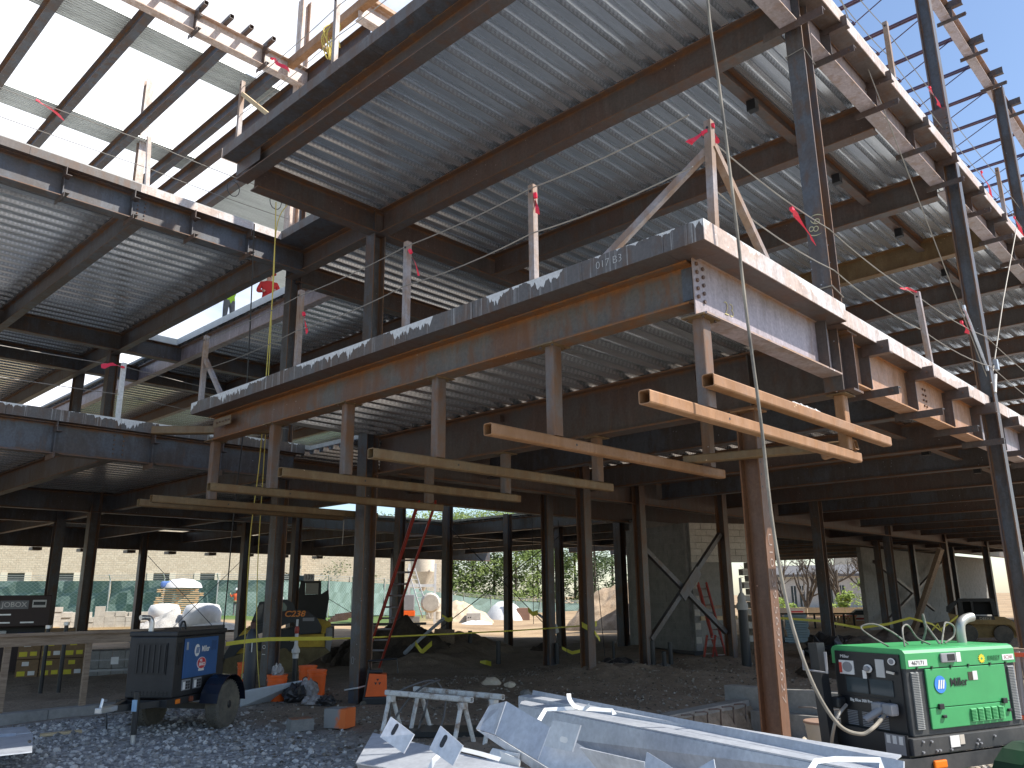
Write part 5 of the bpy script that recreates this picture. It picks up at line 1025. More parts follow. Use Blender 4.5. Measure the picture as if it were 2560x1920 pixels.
tape([(16.034, 13.62, 0.122), (16.226, 13.463, 0.004), (16.355, 13.313, 0.041)], 'yellow tape lying by the pipe stubs', .04); tape([(13.578, 13.998, -0.1), (13.634, 13.86, -0.08), (13.571, 13.629, -0.1)], 'scrap of yellow tape on the dirt', .05)
tape([(23.552, 11.503, 0.668), (24.345, 10.703, 0.576), (24.686, 10.372, 0.502), (25.244, 9.84, 0.357), (25.797, 9.218, 0.463), (26.216, 8.713, 0.629)], 'yellow tape sagging across the right bays', .035); tape([(26.216, 8.713, 0.629), (26.698, 8.273, 0.45), (26.894, 8.134, 0.275), (27.189, 7.672, 0.672)], 'yellow tape rising to the column by the tan skid steer', .03); tape([(26.73, 8.306, 0.278), (26.821, 8.145, 0.448), (27.007, 8.081, 0.102)], 'knotted yellow tape tail above the green welder', .03)
solo('white_rag', MB().plate([(14.737, 12.804, 0.724), (14.811, 12.721, 0.741), (14.882, 12.714, 0.561), (14.797, 12.826, 0.5)], .02), MS['white'], 'white rag tied on a column before the mound', 'rag')
# ---------------------------------------------------------------- welders
def louvres(o, x0, x1, y, z0, z1, n, mat, name='louvre', ax='X'):
    mb = MB()
    st = (z1 - z0) / n
    for i in range(n):
        z = z0 + i * st
        mb.hexa([(x0, y - .014, z), (x1, y - .014, z), (x1, y, z), (x0, y, z), (x0, y - .003, z + st * .8), (x1, y - .003, z + st * .8), (x1, y, z + st * .8), (x0, y, z + st * .8)])
    return part(o, name, mb, mat, local=True, kind='stuff')
def wheel(o, x, y, z, r_, wd, side=-1):
    t = part(o, 'wheel', MB().lathe([(r_ * .58, -wd / 2), (r_ * .88, -wd / 2), (r_ * .97, -wd * .38), (r_, -wd * .2), (r_, wd * .2), (r_ * .97, wd * .38), (r_ * .88, wd / 2), (r_ * .58, wd / 2)], (0, 0, 0), 'Y', 36), MS['rubber'], local=True, smooth=35)
    t.location = (x, y, z)
    mb = MB()
    for i in range(40):
        a = i / 40 * 2 * math.pi
        for s_ in (-1, 1): mb.bar((r_ * .985 * _c(a), s_ * wd * .12, r_ * .985 * _s(a)), (r_ * .985 * _c(a + .06), s_ * wd * .40, r_ * .985 * _s(a + .06)), .012, .022, up=(_c(a), 0, _s(a)))
    part(t, 'tread', mb, MS['rubber'], local=True, kind='stuff')
    rim = MB().lathe([(r_ * .20, side * wd * .38), (r_ * .26, side * wd * .30), (r_ * .48, side * wd * .34), (r_ * .60, side * wd * .48), (r_ * .56, side * wd * .5), (r_ * .50, side * wd * .30), (.01, side * wd * .24)], (0, 0, 0), 'Y', 32)
    part(t, 'rim', rim, MS['greyp'] if side < 0 else MS['alu'], local=True, smooth=40)
    mb = MB()
    for i in range(8): a = i * math.pi / 4; mb.lathe([(.018, 0), (.018, side * .004)], (r_ * .37 * _c(a), side * wd * .345, r_ * .37 * _s(a)), 'Y', 6)
    part(t, 'rim_hole', mb, MS['black'], local=True, kind='stuff')
    part(t, 'hub', MB().lathe([(.045, side * wd * .3), (.045, side * wd * .52), (.03, side * wd * .56)], (0, 0, 0), 'Y', 12), MS['alu'] if side > 0 else MS['black'], local=True); return t
def fender(o, x, y, z, r_, wd, mat):
    n = 9; pr = [(x + r_ * _c(math.pi * (i / n) * .94 + .06), z + r_ * _s(math.pi * (i / n) * .94 + .06)) for i in range(n + 1)]; mb = MB()
    for (x0, z0), (x1, z1) in zip(pr, pr[1:]): mb.plate([(x0, y - wd / 2, z0), (x1, y - wd / 2, z1), (x1, y + wd / 2, z1), (x0, y + wd / 2, z0)], .008)
    mb.prism([(p[0], p[1]) for p in pr], 'Y', y + (wd / 2 if y < 0 else -wd / 2) - .004, y + (wd / 2 if y < 0 else -wd / 2) + .004)
    return part(o, 'mudguard', mb, mat, local=True, smooth=50)
def logo(o, x, y, z, s_, disc, lines, word, wordmat):
    """round badge with three slanted bars, then the word; on the side facing -Y"""
    M = frame((x, y, z), (1, 0, 0), (0, -1, 0)); n = 28
    b = part(o, 'badge', MB().lathe([(s_, 0), (s_, -.002)], (0, 0, 0), 'Y', n), disc, local=True); b.location = (x, y, z); b.scale = (.92, 1, 1.15)
    mb = MB()
    for k in range(3):
        c = -.42 * s_ + k * .40 * s_; mb.prism([(c - .14 * s_, -.5 * s_), (c + .10 * s_, -.5 * s_), (c + .38 * s_, .5 * s_), (c + .14 * s_, .5 * s_)], 'Y', -.0045, -.0025)
    part(b, 'badge_bars', mb, lines, local=True, kind='stuff')
    part(o, 'lettering', text_mb(word, s_ * 1.55, frame((x + s_ * 3.05, y - .001, z + s_ * .12), (1, 0, 0), (0, -1, 0)), sx=.80, bold=.0015), wordmat, local=True)
# local frame of a welder: X along its length (0 = control / grille end), Y from the lettered side (0) to the far side, Z up from the ground
def ang(v): return math.atan2(v[1], v[0])
Lw, Ww = 1.12, .62
# --- green welder, front right
gw = empty('engine_welder', (5.98, 2.06, -.15), 'bright green engine welder on a trailer at the right border', 'welder', rz=ang((.93, -.36)))
GP = MS['greenp']
part(gw, 'body', MB().cbox(.0, .0, .44, Lw, Ww, 1.06, .012), M_noise('dusty_charcoal', (.035, .04, .042), (.075, .075, .072), 4, .6, .05, .002, obj=True), local=True)
def hood(L0, L1):  # hood cross-section with rounded shoulders
    pr = [(-.012, .985), (-.012, 1.11), (.005, 1.135), (.03, 1.147), (Ww - .03, 1.147), (Ww - .005, 1.135), (Ww + .012, 1.11), (Ww + .012, .985)]
    return MB().prism(pr, 'X', L0, L1)
part(gw, 'hood', hood(-.004, Lw + .005), GP, local=True)
part(gw, 'control_panel', MB().box(-.016, .03, .46, -.005, Ww - .03, 1.10), MS['black'], local=True)
part(gw, 'side_door', MB().cbox(.17, -.016, .66, .99, -.002, .975, .005), GP, local=True); part(gw, 'lower_door', MB().cbox(.17, -.016, .49, .99, -.002, .655, .005), GP, local=True)
lm = M_flat('louvre_grey', (.17, .18, .18), .45)
louvres(gw, .035, .105, -.002, .50, .96, 34, lm); louvres(gw, 1.03, 1.10, -.002, .50, .96, 34, lm)
for k in range(5): louvres(gw, .56 + k * .072, .615 + k * .072, -.017, .525, .63, 9, GP, 'door_vent')
for x, z in ((.245, .665), (.90, .665)): part(gw, 'latch', MB().cbox(x, -.034, z - .02, x + .045, -.017, z + .025, .004), MS['black'], local=True)
for x, z in ((.27, .585), (.945, .585)): part(gw, 'rubber_stop', MB().cbox(x, -.034, z - .012, x + .035, -.017, z + .014, .006), MS['black'], local=True)
logo(gw, .295, -.019, .845, .062, M_flat('badge_blue', (.05, .24, .72), .4), MS['white'], 'Miller', MS['black'])
part(gw, 'decal', MB().box(.59, -.0185, .86, .635, -.0165, .93), M_flat('dark_decal', (.06, .05, .03), .4), local=True); part(gw, 'decal', MB().box(.638, -.0185, .86, .685, -.0165, .935), MS['white'], local=True)
part(gw, 'decal', MB().box(.02, -.0145, 1.005, .20, -.0125, 1.055), MS['white'], local=True); part(gw, 'lettering', text_mb('467171', .047, frame((.11, -.0155, 1.03), (1, 0, 0), (0, -1, 0)), sx=.9), MS['black'], local=True)
part(gw, 'decal', MB().box(.985, -.0145, 1.01, 1.11, -.0125, 1.06), MS['white'], local=True); part(gw, 'lettering', text_mb('SC240', .042, frame((1.047, -.0155, 1.035), (1, 0, 0), (0, -1, 0)), sx=.8), M_flat('pale_pink_print', (.55, .30, .28), .5), local=True)
part(gw, 'lettering', text_mb('SUNBELT', .052, frame((.89, -.0155, 1.035), (1, 0, 0), (0, -1, 0)), sx=.62, shear=.15, bold=.001), M_flat('dark_green_print', (.02, .16, .05), .5), local=True)
mb = MB(); pts = []
for i in range(24): r_ = .036 if i % 2 else .026; pts.append((.76 + r_ * _c(i * math.pi / 12), 1.035 + r_ * 1.15 * _s(i * math.pi / 12)))
mb.prism(pts, 'Y', -.0155, -.0128); part(gw, 'sun_emblem', mb, M_flat('sun_yellow', (.85, .62, .03), .5), local=True); part(gw, 'sun_emblem_eye', MB().lathe([(.011, -.016), (.011, -.0156)], (.76, 0, 1.035), 'Y', 12), GP, local=True)
part(gw, 'recessed_handle', MB().cbox(.33, -.028, 1.02, .48, -.013, 1.10, .008), MS['greyp'], local=True); part(gw, 'recess', MB().box(.39, -.0295, 1.035, .465, -.0285, 1.09), MS['black'], local=True); part(gw, 'decal', MB().box(.50, -.0145, 1.02, .545, -.0125, 1.10), MS['white'], local=True)
for x in (.085, .23, .42, .60, .83, 1.0): part(gw, 'hood_clip', MB().box(x, -.022, .975, x + .014, -.013, .998), MS['greend'], local=True)
# front panel furniture (faces -X)
def fp(name, y0, y1, z0, z1, mat, x0=-.024, x1=-.0165): return part(gw, name, MB().box(x0, y0, z0, x1, y1, z1), mat, local=True)
FX = lambda y, z: frame((-.0265, y, z), (0, -1, 0), (-1, 0, 0))
part(gw, 'lettering', text_mb('Miller', .04, FX(.49, 1.055), sx=.9), MS['white'], local=True)
fp('gauge_plate', .42, .55, .90, 1.02, MS['white']); part(gw, 'gauge', MB().lathe([(.045, -.026), (.045, -.0245)], (0, .475, .965), 'X', 20), MS['greyp'], local=True); part(gw, 'gauge_rim', MB().box(-.0255, .525, .91, -.0245, .55, 1.0), M_flat('gauge_red', (.6, .08, .05), .5), local=True)
part(gw, 'dial', MB().lathe([(.036, -.03), (.036, -.0245)], (0, .29, .965), 'X', 20), MS['white'], local=True); part(gw, 'knob', MB().lathe([(.022, -.05), (.022, -.03)], (0, .29, .965), 'X', 14), MS['greyp'], local=True); part(gw, 'knob_tag', MB().box(-.045, .295, .88, -.040, .325, .95), MS['white'], local=True)
fp('tag_sheet', .155, .225, .90, 1.05, M_flat('tag_grey', (.52, .52, .50), .6)); part(gw, 'round_gauge', MB().lathe([(.03, -.028), (.03, -.0245)], (0, .085, 1.04), 'X', 16), MS['white'], local=True); part(gw, 'round_gauge_face', MB().lathe([(.021, -.0295), (.021, -.0285)], (0, .085, 1.04), 'X', 16), MS['greyp'], local=True); part(gw, 'ignition_key', MB().bar((-.04, .12, .955), (-.04, .06, .945), .012, .02), MS['alu'], local=True)
fp('flap_door', .31, .50, .75, .88, MS['glass']); fp('flap_door', .10, .29, .75, .88, MS['glass']); fp('name_plate', .14, .56, .62, .72, M_flat('name_plate_black', (.008, .009, .012), .3)); part(gw, 'lettering', text_mb('Big Blue 300 Pro', .034, FX(.38, .685), sx=.85, bold=.001), MS['white'], local=True)
for y in (.56, .20, .11): part(gw, 'plug_cover', MB().cbox(-.10, y - .045, .60, -.025, y + .04, .70, .02), MS['greyp'] if y < .5 else MS['black'], local=True)
part(gw, 'blue_plug', MB().cbox(-.08, .16, .575, -.026, .235, .615, .01), MS['bluep'], local=True)
for k in range(3):
    mb = MB()
    for i in range(15): mb.box(-.021, .12 + k * .16, .20 + .30 + i * .004, -.017, .12, .2)
mb = MB()
for k in range(3):
    for i in range(9): mb.box(-.022, .17 + k * .13, .472 + i * .014, -.0165, .26 + k * .13, .479 + i * .014)
part(gw, 'vent_slots', mb, MS['greyp'], local=True, kind='stuff')
# lower frame, label plates, hitch and wheels
fm = M_noise('dusty_black_frame', (.03, .032, .034), (.075, .072, .068), 3, .6, .05, .002, obj=True)
part(gw, 'skid_frame', MB().cbox(-.05, -.03, .30, Lw, Ww + .03, .438, .008), fm, local=True); part(gw, 'front_cover', MB().box(-.062, .0, .28, -.052, Ww, .46), MS['black'], local=True)
part(gw, 'chassis_rail', MB().box(-.30, -.035, .17, Lw + .1, .02, .285), fm, local=True); part(gw, 'chassis_rail', MB().box(-.30, Ww - .02, .17, Lw + .1, Ww + .035, .285), fm, local=True); part(gw, 'cross_member', MB().box(-.30, .021, .18, -.24, Ww - .021, .27), MS['brown'], local=True)
part(gw, 'rating_plate', MB().box(-.058 - .006, .02, .30, -.0625, .18, .455), MS['greyp'], local=True)
for k in range(3): part(gw, 'decal', MB().box(-.067, .035 + k * .05, .38, -.0645, .065 + k * .05, .445), MS['white'], local=True)
part(gw, 'decal', MB().box(.30, -.036, .34, .39, -.031, .43), MS['white'], local=True); part(gw, 'decal', MB().box(.395, -.036, .355, .44, -.031, .43), M_flat('torn_paper', (.50, .45, .38), .8), local=True)
mb = MB()
for x, z in ((.04, .41), (.12, .405), (.03, .33), (.16, .33), (.19, .33), (.30, .325), (.56, .345), (.60, .345), (.58, .375), (.75, .39)): mb.lathe([(.009, -.042), (.009, -.03)], (x, 0, z), 'Y', 6)
part(gw, 'bolts', mb, MS['greyp'], local=True, kind='stuff')
part(gw, 'side_marker', MB().cbox(.10, -.056, .195, .22, -.036, .26, .012), M_flat('amber_lens', (.85, .20, .01), .25), local=True)
wheel(gw, .97, -.16, .275, .285, .20); wheel(gw, .97, Ww + .16, .285, .285, .20, 1); fender(gw, .97, -.16, .285, .37, .25, MS['greend']); fender(gw, .97, Ww + .16, .285, .37, .25, MS['greend'])
part(gw, 'fender_rail', MB().tube(bez([(.60, -.30, .30), (.62, -.30, .48), (.74, -.30, .63), (.97, -.30, .68), (1.2, -.30, .62)], 6), .02, 8), MS['alu'], local=True)
part(gw, 'side_post', MB().bar((-.13, Ww - .03, -.10), (-.13, Ww + .03, 1.17), .085, .075, up=(1, 0, 0)), MS['black'], local=True); part(gw, 'cable_hook', MB().tube([(-.20, Ww + .10, 1.10), (-.20, Ww + .10, .93), (-.20, Ww - .12, .92), (-.20, Ww - .12, 1.10)], .011, 6), MS['greyp'], local=True)
part(gw, 'exhaust_pipe', MB().tube(bez([(1.0, .30, 1.14), (1.0, .30, 1.24), (1.02, .30, 1.29), (1.08, .30, 1.32), (1.15, .30, 1.33)], 5), .034, 12), M_flat('exhaust_steel', (.45, .44, .40), .4, .6), local=True, smooth=60)
part(gw, 'jack', MB().tube([(-.34, .30, -.0), (-.34, .30, .50)], .03, 10).tube([(-.34, .30, .50), (-.40, .38, .56), (-.36, .30, .32)], .014, 6), MS['black'], local=True); part(gw, 'jack_handle', MB().tube([(-.36, .26, .52), (-.42, .24, .50), (-.40, .22, .12)], .013, 6), MS['alu'], local=True)
part(gw, 'drawbar', MB().bar((-.9, .31, .22), (-.30, .1, .22), .06, .08).bar((-.9, .31, .22), (-.30, .52, .22), .06, .08), MS['black'], local=True)
part(gw, 'connector', MB().tube([(-.06, .16, .66), (-.13, .20, .60), (-.17, .23, .56)], .028, 10), MS['greyp'], local=True)
for ch in list(gw.children):       # housing proportions: low body on a high chassis
    nm = ch.name.split('.')[0]
    if nm in ('wheel', 'mudguard', 'fender_rail', 'jack', 'jack_handle', 'drawbar'): ch.location.z -= .15; continue
    if ch.location.length > .001: ch.location.z = 1.147 - (1.147 - ch.location.z) * .785; ch.scale.z *= .785; continue
    if nm == 'exhaust_pipe': continue
    for v in ch.data.vertices: v.co.z = 1.147 - (1.147 - v.co.z) * .785
Mg = Matrix.Translation(gw.location) @ Matrix.Rotation(gw.rotation_euler.z, 4, 'Z')
for i, (pts, r_, lab) in enumerate((([(.10, .2, 1.152), (.05, .3, 1.22), (.02, .35, 1.28), (.10, .3, 1.30), (.22, .25, 1.24), (.30, .2, 1.16)], .010, 'looped pale hose on top of the green welder at its left'), ([(.14, .1, 1.155), (.20, .15, 1.27), (.32, .2, 1.29), (.40, .2, 1.20), (.46, .15, 1.157)], .010, 'second hose loop on top of the green welder'), ([(.50, .25, 1.158), (.50, .2, 1.26), (.49, .2, 1.36), (.52, .22, 1.30), (.56, .15, 1.157)], .014, 'upright cable loop on the middle of the green welder'), ([(.58, .15, 1.157), (.66, .18, 1.25), (.72, .2, 1.30), (.80, .2, 1.27), (.78, .2, 1.20), (.68, .2, 1.158)], .011, 'green and white hose loop on the right of the green welder'))):
    solo('hose', MB().tube([Mg @ Vector(p) for p in bez(pts, 6)], r_ * .6, 7), M_noise('hose_%d' % i, (.10, .10, .08), (.32, .30, .26), 16, .7), lab, 'hose', 'hoses coiled on the green welder')
# --- black and blue welder, left
bw = empty('engine_welder', (4.46, 9.70, -.17), 'black engine welder with a blue side panel on a small trailer at the left', 'welder', rz=ang((.834, .55)))
BK = M_noise('satin_black', (.014, .015, .017), (.03, .03, .032), 3, .42, .03, .002, obj=True)
Lb, Wb = 1.12, .60
part(bw, 'body', MB().cbox(0, 0, .44, Lb, Wb, 1.12, .014), BK, local=True); part(bw, 'hood', MB().cbox(-.01, -.012, 1.121, Lb + .01, Wb + .012, 1.18, .015), BK, local=True)
part(bw, 'side_panel', MB().cbox(.17, -.014, .64, .92, -.002, 1.09, .004), MS['bluep'], local=True)
logo(bw, .435, -.018, .945, .062, MS['white'], MS['bluep'], 'Miller', MS['white'])
b_ = part(bw, 'oval_badge', MB().lathe([(.09, -.0005), (.09, -.004)], (0, 0, 0), 'Y', 30), MS['white'], local=True); b_.location = (.555, -.0145, .79); b_.scale = (1.12, 1, .78)
b2 = part(b_, 'oval_red', MB().lathe([(.082, -.0055), (.082, -.0045)], (0, 0, 0), 'Y', 30), M_flat('badge_red', (.62, .03, .04), .4), local=True)
part(bw, 'lettering', text_mb('WEL', .042, frame((.535, -.0215, .82), (1, 0, 0), (0, -1, 0)), sx=.7, shear=.2, bold=.002), MS['white'], local=True); part(bw, 'lettering', text_mb('JEMARCO', .05, frame((.56, -.0215, .775), (1, 0, 0), (0, -1, 0)), sx=.62, shear=.2, bold=.002), MS['white'], local=True); part(bw, 'decal', MB().box(.50, -.0175, .70, .62, -.0145, .725), MS['white'], local=True)
part(bw, 'decal', MB().box(.205, -.0165, .96, .245, -.0145, 1.05), M_flat('grey_decal', (.35, .36, .38), .5), local=True)
mb = MB()
for i in range(9):
    for j in range(2): mb.box(.76 + j * .065, -.0162, .93 + i * .013, .815 + j * .065, -.0143, .937 + i * .013)
part(bw, 'vent_slots', mb, M_flat('deep_blue', (.012, .05, .15), .4), local=True, kind='stuff')
for x in (.18, .42):
    d_ = part(bw, 'warning_plate', MB().box(x, -.008, .505, x + .18, -.002, .625), MS['greyp'], local=True); part(d_, 'plate_print', MB().box(x + .02, -.0095, .515, x + .07, -.0085, .60), MS['white'], local=True)
    mb = MB()
    for i in range(3):
        for j in range(2): mb.box(x + .08 + j * .048, -.0095, .515 + i * .033, x + .12 + j * .048, -.0085, .542 + i * .033)
    part(d_, 'print', mb, MS['black'], local=True, kind='stuff')
part(bw, 'grille', MB().box(-.012, .10, .70, -.002, .50, 1.05), M_flat('grille_black', (.006, .006, .007), .5), local=True)
for k in range(6): part(bw, 'grille_bar', MB().box(-.02, .115 + k * .07, .72, -.0125, .135 + k * .07, 1.03), BK, local=True)
mb = MB()
for i in range(10):
    for j in range(2): mb.box(-.006, .06 + i * .05, .47 + j * .03, -.001, .095 + i * .05, .485 + j * .03)
part(bw, 'vent_slots', mb, MS['black'], local=True, kind='stuff')
mb = MB()
for k in range(3): mb.box(.04 + k * .035, -.005, .80, .06 + k * .035, -.001, 1.05)
part(bw, 'vent_slots', mb, MS['black'], local=True, kind='stuff')
part(bw, 'chassis', MB().box(-.12, -.02, .36, Lb + .05, .04, .438).box(-.12, Wb - .04, .36, Lb + .05, Wb + .02, .438).box(-.12, .041, .37, -.06, Wb - .041, .43), MS['black'], local=True, kind='stuff'); part(bw, 'axle', MB().box(.72, -.2, .24, .80, Wb + .2, .31), MS['black'], local=True)
part(bw, 'drawbar', MB().bar((-.62, .30, .40), (-.05, .06, .40), .05, .07).bar((-.62, .30, .40), (-.05, .54, .40), .05, .07), MS['black'], local=True, kind='stuff'); part(bw, 'coupler', MB().cbox(-.86, .26, .38, -.58, .34, .44, .01), MS['alu'], local=True); part(bw, 'coupler_latch', MB().tube([(-.82, .30, .44), (-.80, .30, .52), (-.74, .30, .50)], .016, 6), MS['alu'], local=True)
part(bw, 'jack', MB().tube([(-.44, .14, .12), (-.44, .14, .56)], .032, 12), MS['black'], local=True, smooth=40); part(bw, 'jack_leg', MB().tube([(-.44, .14, .0), (-.44, .14, .12)], .024, 10).lathe([(.05, 0), (.05, .012)], (-.44, .14, 0), 'Z', 12), MS['alu'], local=True, kind='stuff'); part(bw, 'decal', MB().box(-.478, .11, .36, -.472, .17, .48), M_flat('pale_blue_decal', (.30, .46, .62), .5), local=True)
part(bw, 'side_marker', MB().cbox(.05, -.03, .375, .14, -.021, .425, .008), M_flat('amber_lens2', (.85, .22, .02), .3), local=True); part(bw, 'side_marker', MB().cbox(.33, -.035, .37, .40, -.021, .43, .02), M_flat('dim_amber', (.20, .06, .03), .4), local=True)
part(bw, 'marker_front', MB().box(-.128, .08, .385, -.122, .14, .42), M_flat('dim_red', (.45, .10, .05), .4), local=True)
wheel(bw, .84, -.18, .285, .285, .18); wheel(bw, .84, Wb + .20, .285, .285, .18, 1); fender(bw, .84, -.18, .285, .35, .23, M_flat('gloss_black', (.012, .016, .028), .22)); fender(bw, .84, Wb + .20, .285, .35, .23, BK)
part(bw, 'exhaust_pipe', MB().tube(bez([(.12, .42, 1.17), (.12, .42, 1.28), (.10, .44, 1.33), (.04, .46, 1.34), (-.02, .48, 1.34)], 5), .030, 10), MS['alu'], local=True, smooth=60); part(bw, 'lifting_eye', MB().tube([(.60 + .06 * _c(t * .4488), .3, 1.18 + .10 * _s(t * .4488)) for t in range(8)], .012, 6), MS['black'], local=True)
cable(bez([(4.128, 10.694, 0.114), (4.116, 10.601, -0.001), (4.131, 10.624, -0.102)], 4), 'short safety chain wire below the coupler', .008, 'cabled', 'site cables')
# ---------------------------------------------------------------- skid steers and yard machines
def pz(o, name, poly, y0, y1, mat, **k): return part(o, name, MB().prism(poly, 'Y', y0, y1), mat, local=True, **k)
yel = M_noise('muddy_yellow', (.22, .14, .035), (.46, .30, .03), 2.2, .6, .05, .003, c2=(.52, .36, .04), obj=True); mudy = M_noise('mud_caked', (.10, .075, .04), (.19, .15, .075), 2.5, .9, .3, .01, obj=True)
lo, lrz = (9.885, 16.563, -0.07), -0.5381
sk = empty('track_loader', (lo[0], lo[1], -.14), 'black and yellow compact track loader with orange number on its boom behind the bucket column', 'loader', rz=lrz)
K = '@'
pz(sk, 'track', [(-1.097, 0.034), (-1.021, 0.319), (-0.647, 0.429), (-0.077, 0.484), (0.45, 0.396), (0.581, 0.22), (0.494, 0.012), (0.362, -0.043), (-0.867, -0.043)], -.75, -.42, mudy); pz(sk, 'track', [(-1.097, 0.034), (-1.021, 0.319), (-0.647, 0.429), (-0.077, 0.484), (0.45, 0.396), (0.581, 0.22), (0.494, 0.012), (0.362, -0.043), (-0.867, -0.043)], .42, .75, mudy)
c_ = [(0.132, 0.385)][0]
part(sk, 'sprocket', MB().lathe([(.12, -.78), (.12, -.752)], (c_[0], 0, c_[1]), 'Y', 18).lathe([(.06, -.80), (.06, -.781)], (c_[0], 0, c_[1]), 'Y', 14), mudy, local=True, kind='stuff')
pz(sk, 'body', [(-0.647, 0.44), (-0.077, 0.835), (0.998, 1.054), (1.108, 0.791), (1.064, 0.396), (0.625, 0.154), (-0.582, 0.132)], -.41, .41, MS['black'])
pz(sk, 'side_panel', [(0.395, 0.758), (0.965, 0.769), (0.987, 0.501), (0.45, 0.505), (0.384, 0.615)], -.62, -.415, yel); pz(sk, 'side_panel', [(0.801, 1.076), (0.954, 1.054), (1.086, 1.006), (1.097, 0.922), (0.998, 0.89), (0.987, 0.773), (0.9, 0.778), (0.9, 0.922)], -.62, .62, yel); pz(sk, 'rear_skirt', [(0.45, 0.497), (0.994, 0.492), (1.104, 0.391), (0.625, 0.15), (0.516, 0.115), (0.428, 0.22)], -.60, .60, mudy)
pz(sk, 'rear_grille', [(0.998, 0.883), (1.134, 0.896), (1.143, 0.659), (1.108, 0.396), (1.009, 0.407)], -.5, .5, MS['greyp'])
pz(sk, 'lift_arm', [(-0.165, 0.879), (-0.11, 0.999), (0.033, 1.153), (0.208, 1.234), (0.406, 1.267), (0.625, 1.219), (0.801, 1.087), (0.895, 0.922), (0.884, 0.808), (0.625, 0.784), (0.406, 0.764), (0.307, 1.032), (0.099, 0.962), (-0.077, 0.879)], -.72, -.60, MS['black']); pz(sk, 'lift_arm', [(-0.165, 0.879), (-0.11, 0.999), (0.033, 1.153), (0.208, 1.234), (0.406, 1.267), (0.625, 1.219), (0.801, 1.087), (0.895, 0.922), (0.884, 0.808), (0.625, 0.784), (0.406, 0.764), (0.307, 1.032), (0.099, 0.962), (-0.077, 0.879)], .60, .72, MS['black'])
pz(sk, 'boom_front', [(-1.086, 0.33), (-0.933, 0.615), (-0.79, 0.791), (-0.582, 0.966), (-0.165, 1.021), (-0.077, 0.879), (-0.428, 0.791), (-0.757, 0.484), (-0.933, 0.264)], -.70, -.58, MS['black']); pz(sk, 'boom_panel', [(-0.79, 0.758), (-0.68, 0.905), (-0.461, 1.01), (-0.461, 0.868)], -.712, -.70, yel)
q_ = [(-0.571, 0.922), (0.307, 1.19), (0.592, 1.072)][:]
part(sk, 'lettering', text_mb('NEW', .11, frame((q_[0][0], -.715, q_[0][1]), (1, 0, .28), (0, -1, 0)), sx=.8, bold=.002), MS['black'], local=True)
part(sk, 'decal', MB().box(q_[1][0] - .30, -.7225, q_[1][1] - .055, q_[1][0] + .32, -.7205, q_[1][1] + .06), M_flat('decal_dark', (.03, .012, .01), .5), local=True); part(sk, 'lettering', text_mb('C238', .17, frame((q_[1][0] + .01, -.7245, q_[1][1] + .0), (1, 0, 0), (0, -1, 0)), sx=1.15, shear=.2, bold=.004), M_flat('decal_orange', (.80, .26, .04), .5), local=True)
part(sk, 'decal', MB().box(q_[2][0] - .10, -.723, q_[2][1] - .03, q_[2][0] + .14, -.7205, q_[2][1] + .04), MS['greyp'], local=True)
cb = [(-0.56, 1.054), (-0.428, 1.445), (-0.077, 1.497), (0.143, 1.493), (0.285, 1.416), (0.336, 1.263), (0.099, 1.098), (-0.165, 0.922), (-0.56, 0.922)]
pz(sk, 'cab', cb, -.38, .38, MS['black']); pz(sk, 'cab_window', [(-0.066, 1.203), (-0.077, 1.432), (0.011, 1.445), (0.099, 1.416), (0.154, 1.339), (0.147, 1.263)], -.386, -.381, M_flat('green_glass', (.09, .16, .13), .1)); pz(sk, 'cab_window', [(-0.516, 1.076), (-0.417, 1.383), (-0.34, 1.405), (-0.362, 1.076)], -.386, -.381, MS['glass'])
pz(sk, 'bucket', [(-1.394, 0.045), (-1.438, 0.352), (-1.174, 0.484), (-1.064, 0.352), (-1.086, 0.045)], -.78, .78, MS['black']); pz(sk, 'step_plate', [(-0.834, 0.505), (-0.516, 0.505), (-0.538, 0.407), (-0.856, 0.407)], -.60, -.45, yel)
mo, mrz = (15.884, 24.617, -0.746), -0.5730
mk = empty('mini_excavator', (mo[0], mo[1], -.1), 'black cab with a pale blue roof marked 139 beyond the track loader', 'excavator', rz=mrz)
pz(mk, 'roof', [(-0.749, 2.056), (-0.732, 2.191), (-0.58, 2.214), (-0.025, 2.214), (-0.025, 2.07)], -.6, .6, M_flat('pale_blue', (.22, .42, .56), .45)); r_ = [(-0.116, 2.154)][0]
part(mk, 'number_plate', MB().box(r_[0] - .17, -.606, r_[1] - .12, r_[0] + .18, -.602, r_[1] + .11), MS['white'], local=True); part(mk, 'lettering', text_mb('139', .22, frame((r_[0], -.609, r_[1]), (1, 0, 0), (0, -1, 0)), sx=.8), MS['black'], local=True)
for k, poly in enumerate(([(-0.378, 2.046), (0.295, 2.046), (0.295, 1.979), (-0.378, 1.979)], [(0.211, 1.975), (0.302, 1.975), (0.315, 1.457), (0.211, 1.457)], [(-0.378, 1.975), (-0.227, 1.975), (-0.21, 1.457), (-0.479, 1.457)])): pz(mk, 'cab_frame', poly, -.55, .55, MS['black'])
pz(mk, 'cab_window', [(-0.21, 1.972), (0.207, 1.972), (0.207, 1.608), (-0.21, 1.608)], -.02, .02, M_flat('clear_glass', (.30, .34, .34), .1)); pz(mk, 'body', [(-0.749, 1.592), (0.312, 1.605), (0.547, 1.76), (0.581, 1.457), (0.497, 0.784), (-0.749, 0.784)], -.6, .6, MS['black']); pz(mk, 'undercarriage', [(-0.782, 0.777), (0.497, 0.777), (0.497, -0.092), (-0.782, -0.092)], -.6, .6, MS['soil'])
do, drz = (29.159, 7.434, -0.204), -1.3212
dk = empty('skid_steer', (do[0], do[1], -.2), 'tan skid steer with a black cab and lettered boom at the far right', 'loader', rz=drz)
tan = M_noise('dusty_tan', (.22, .15, .06), (.36, .25, .10), 2, .65, .05, .003, obj=True)
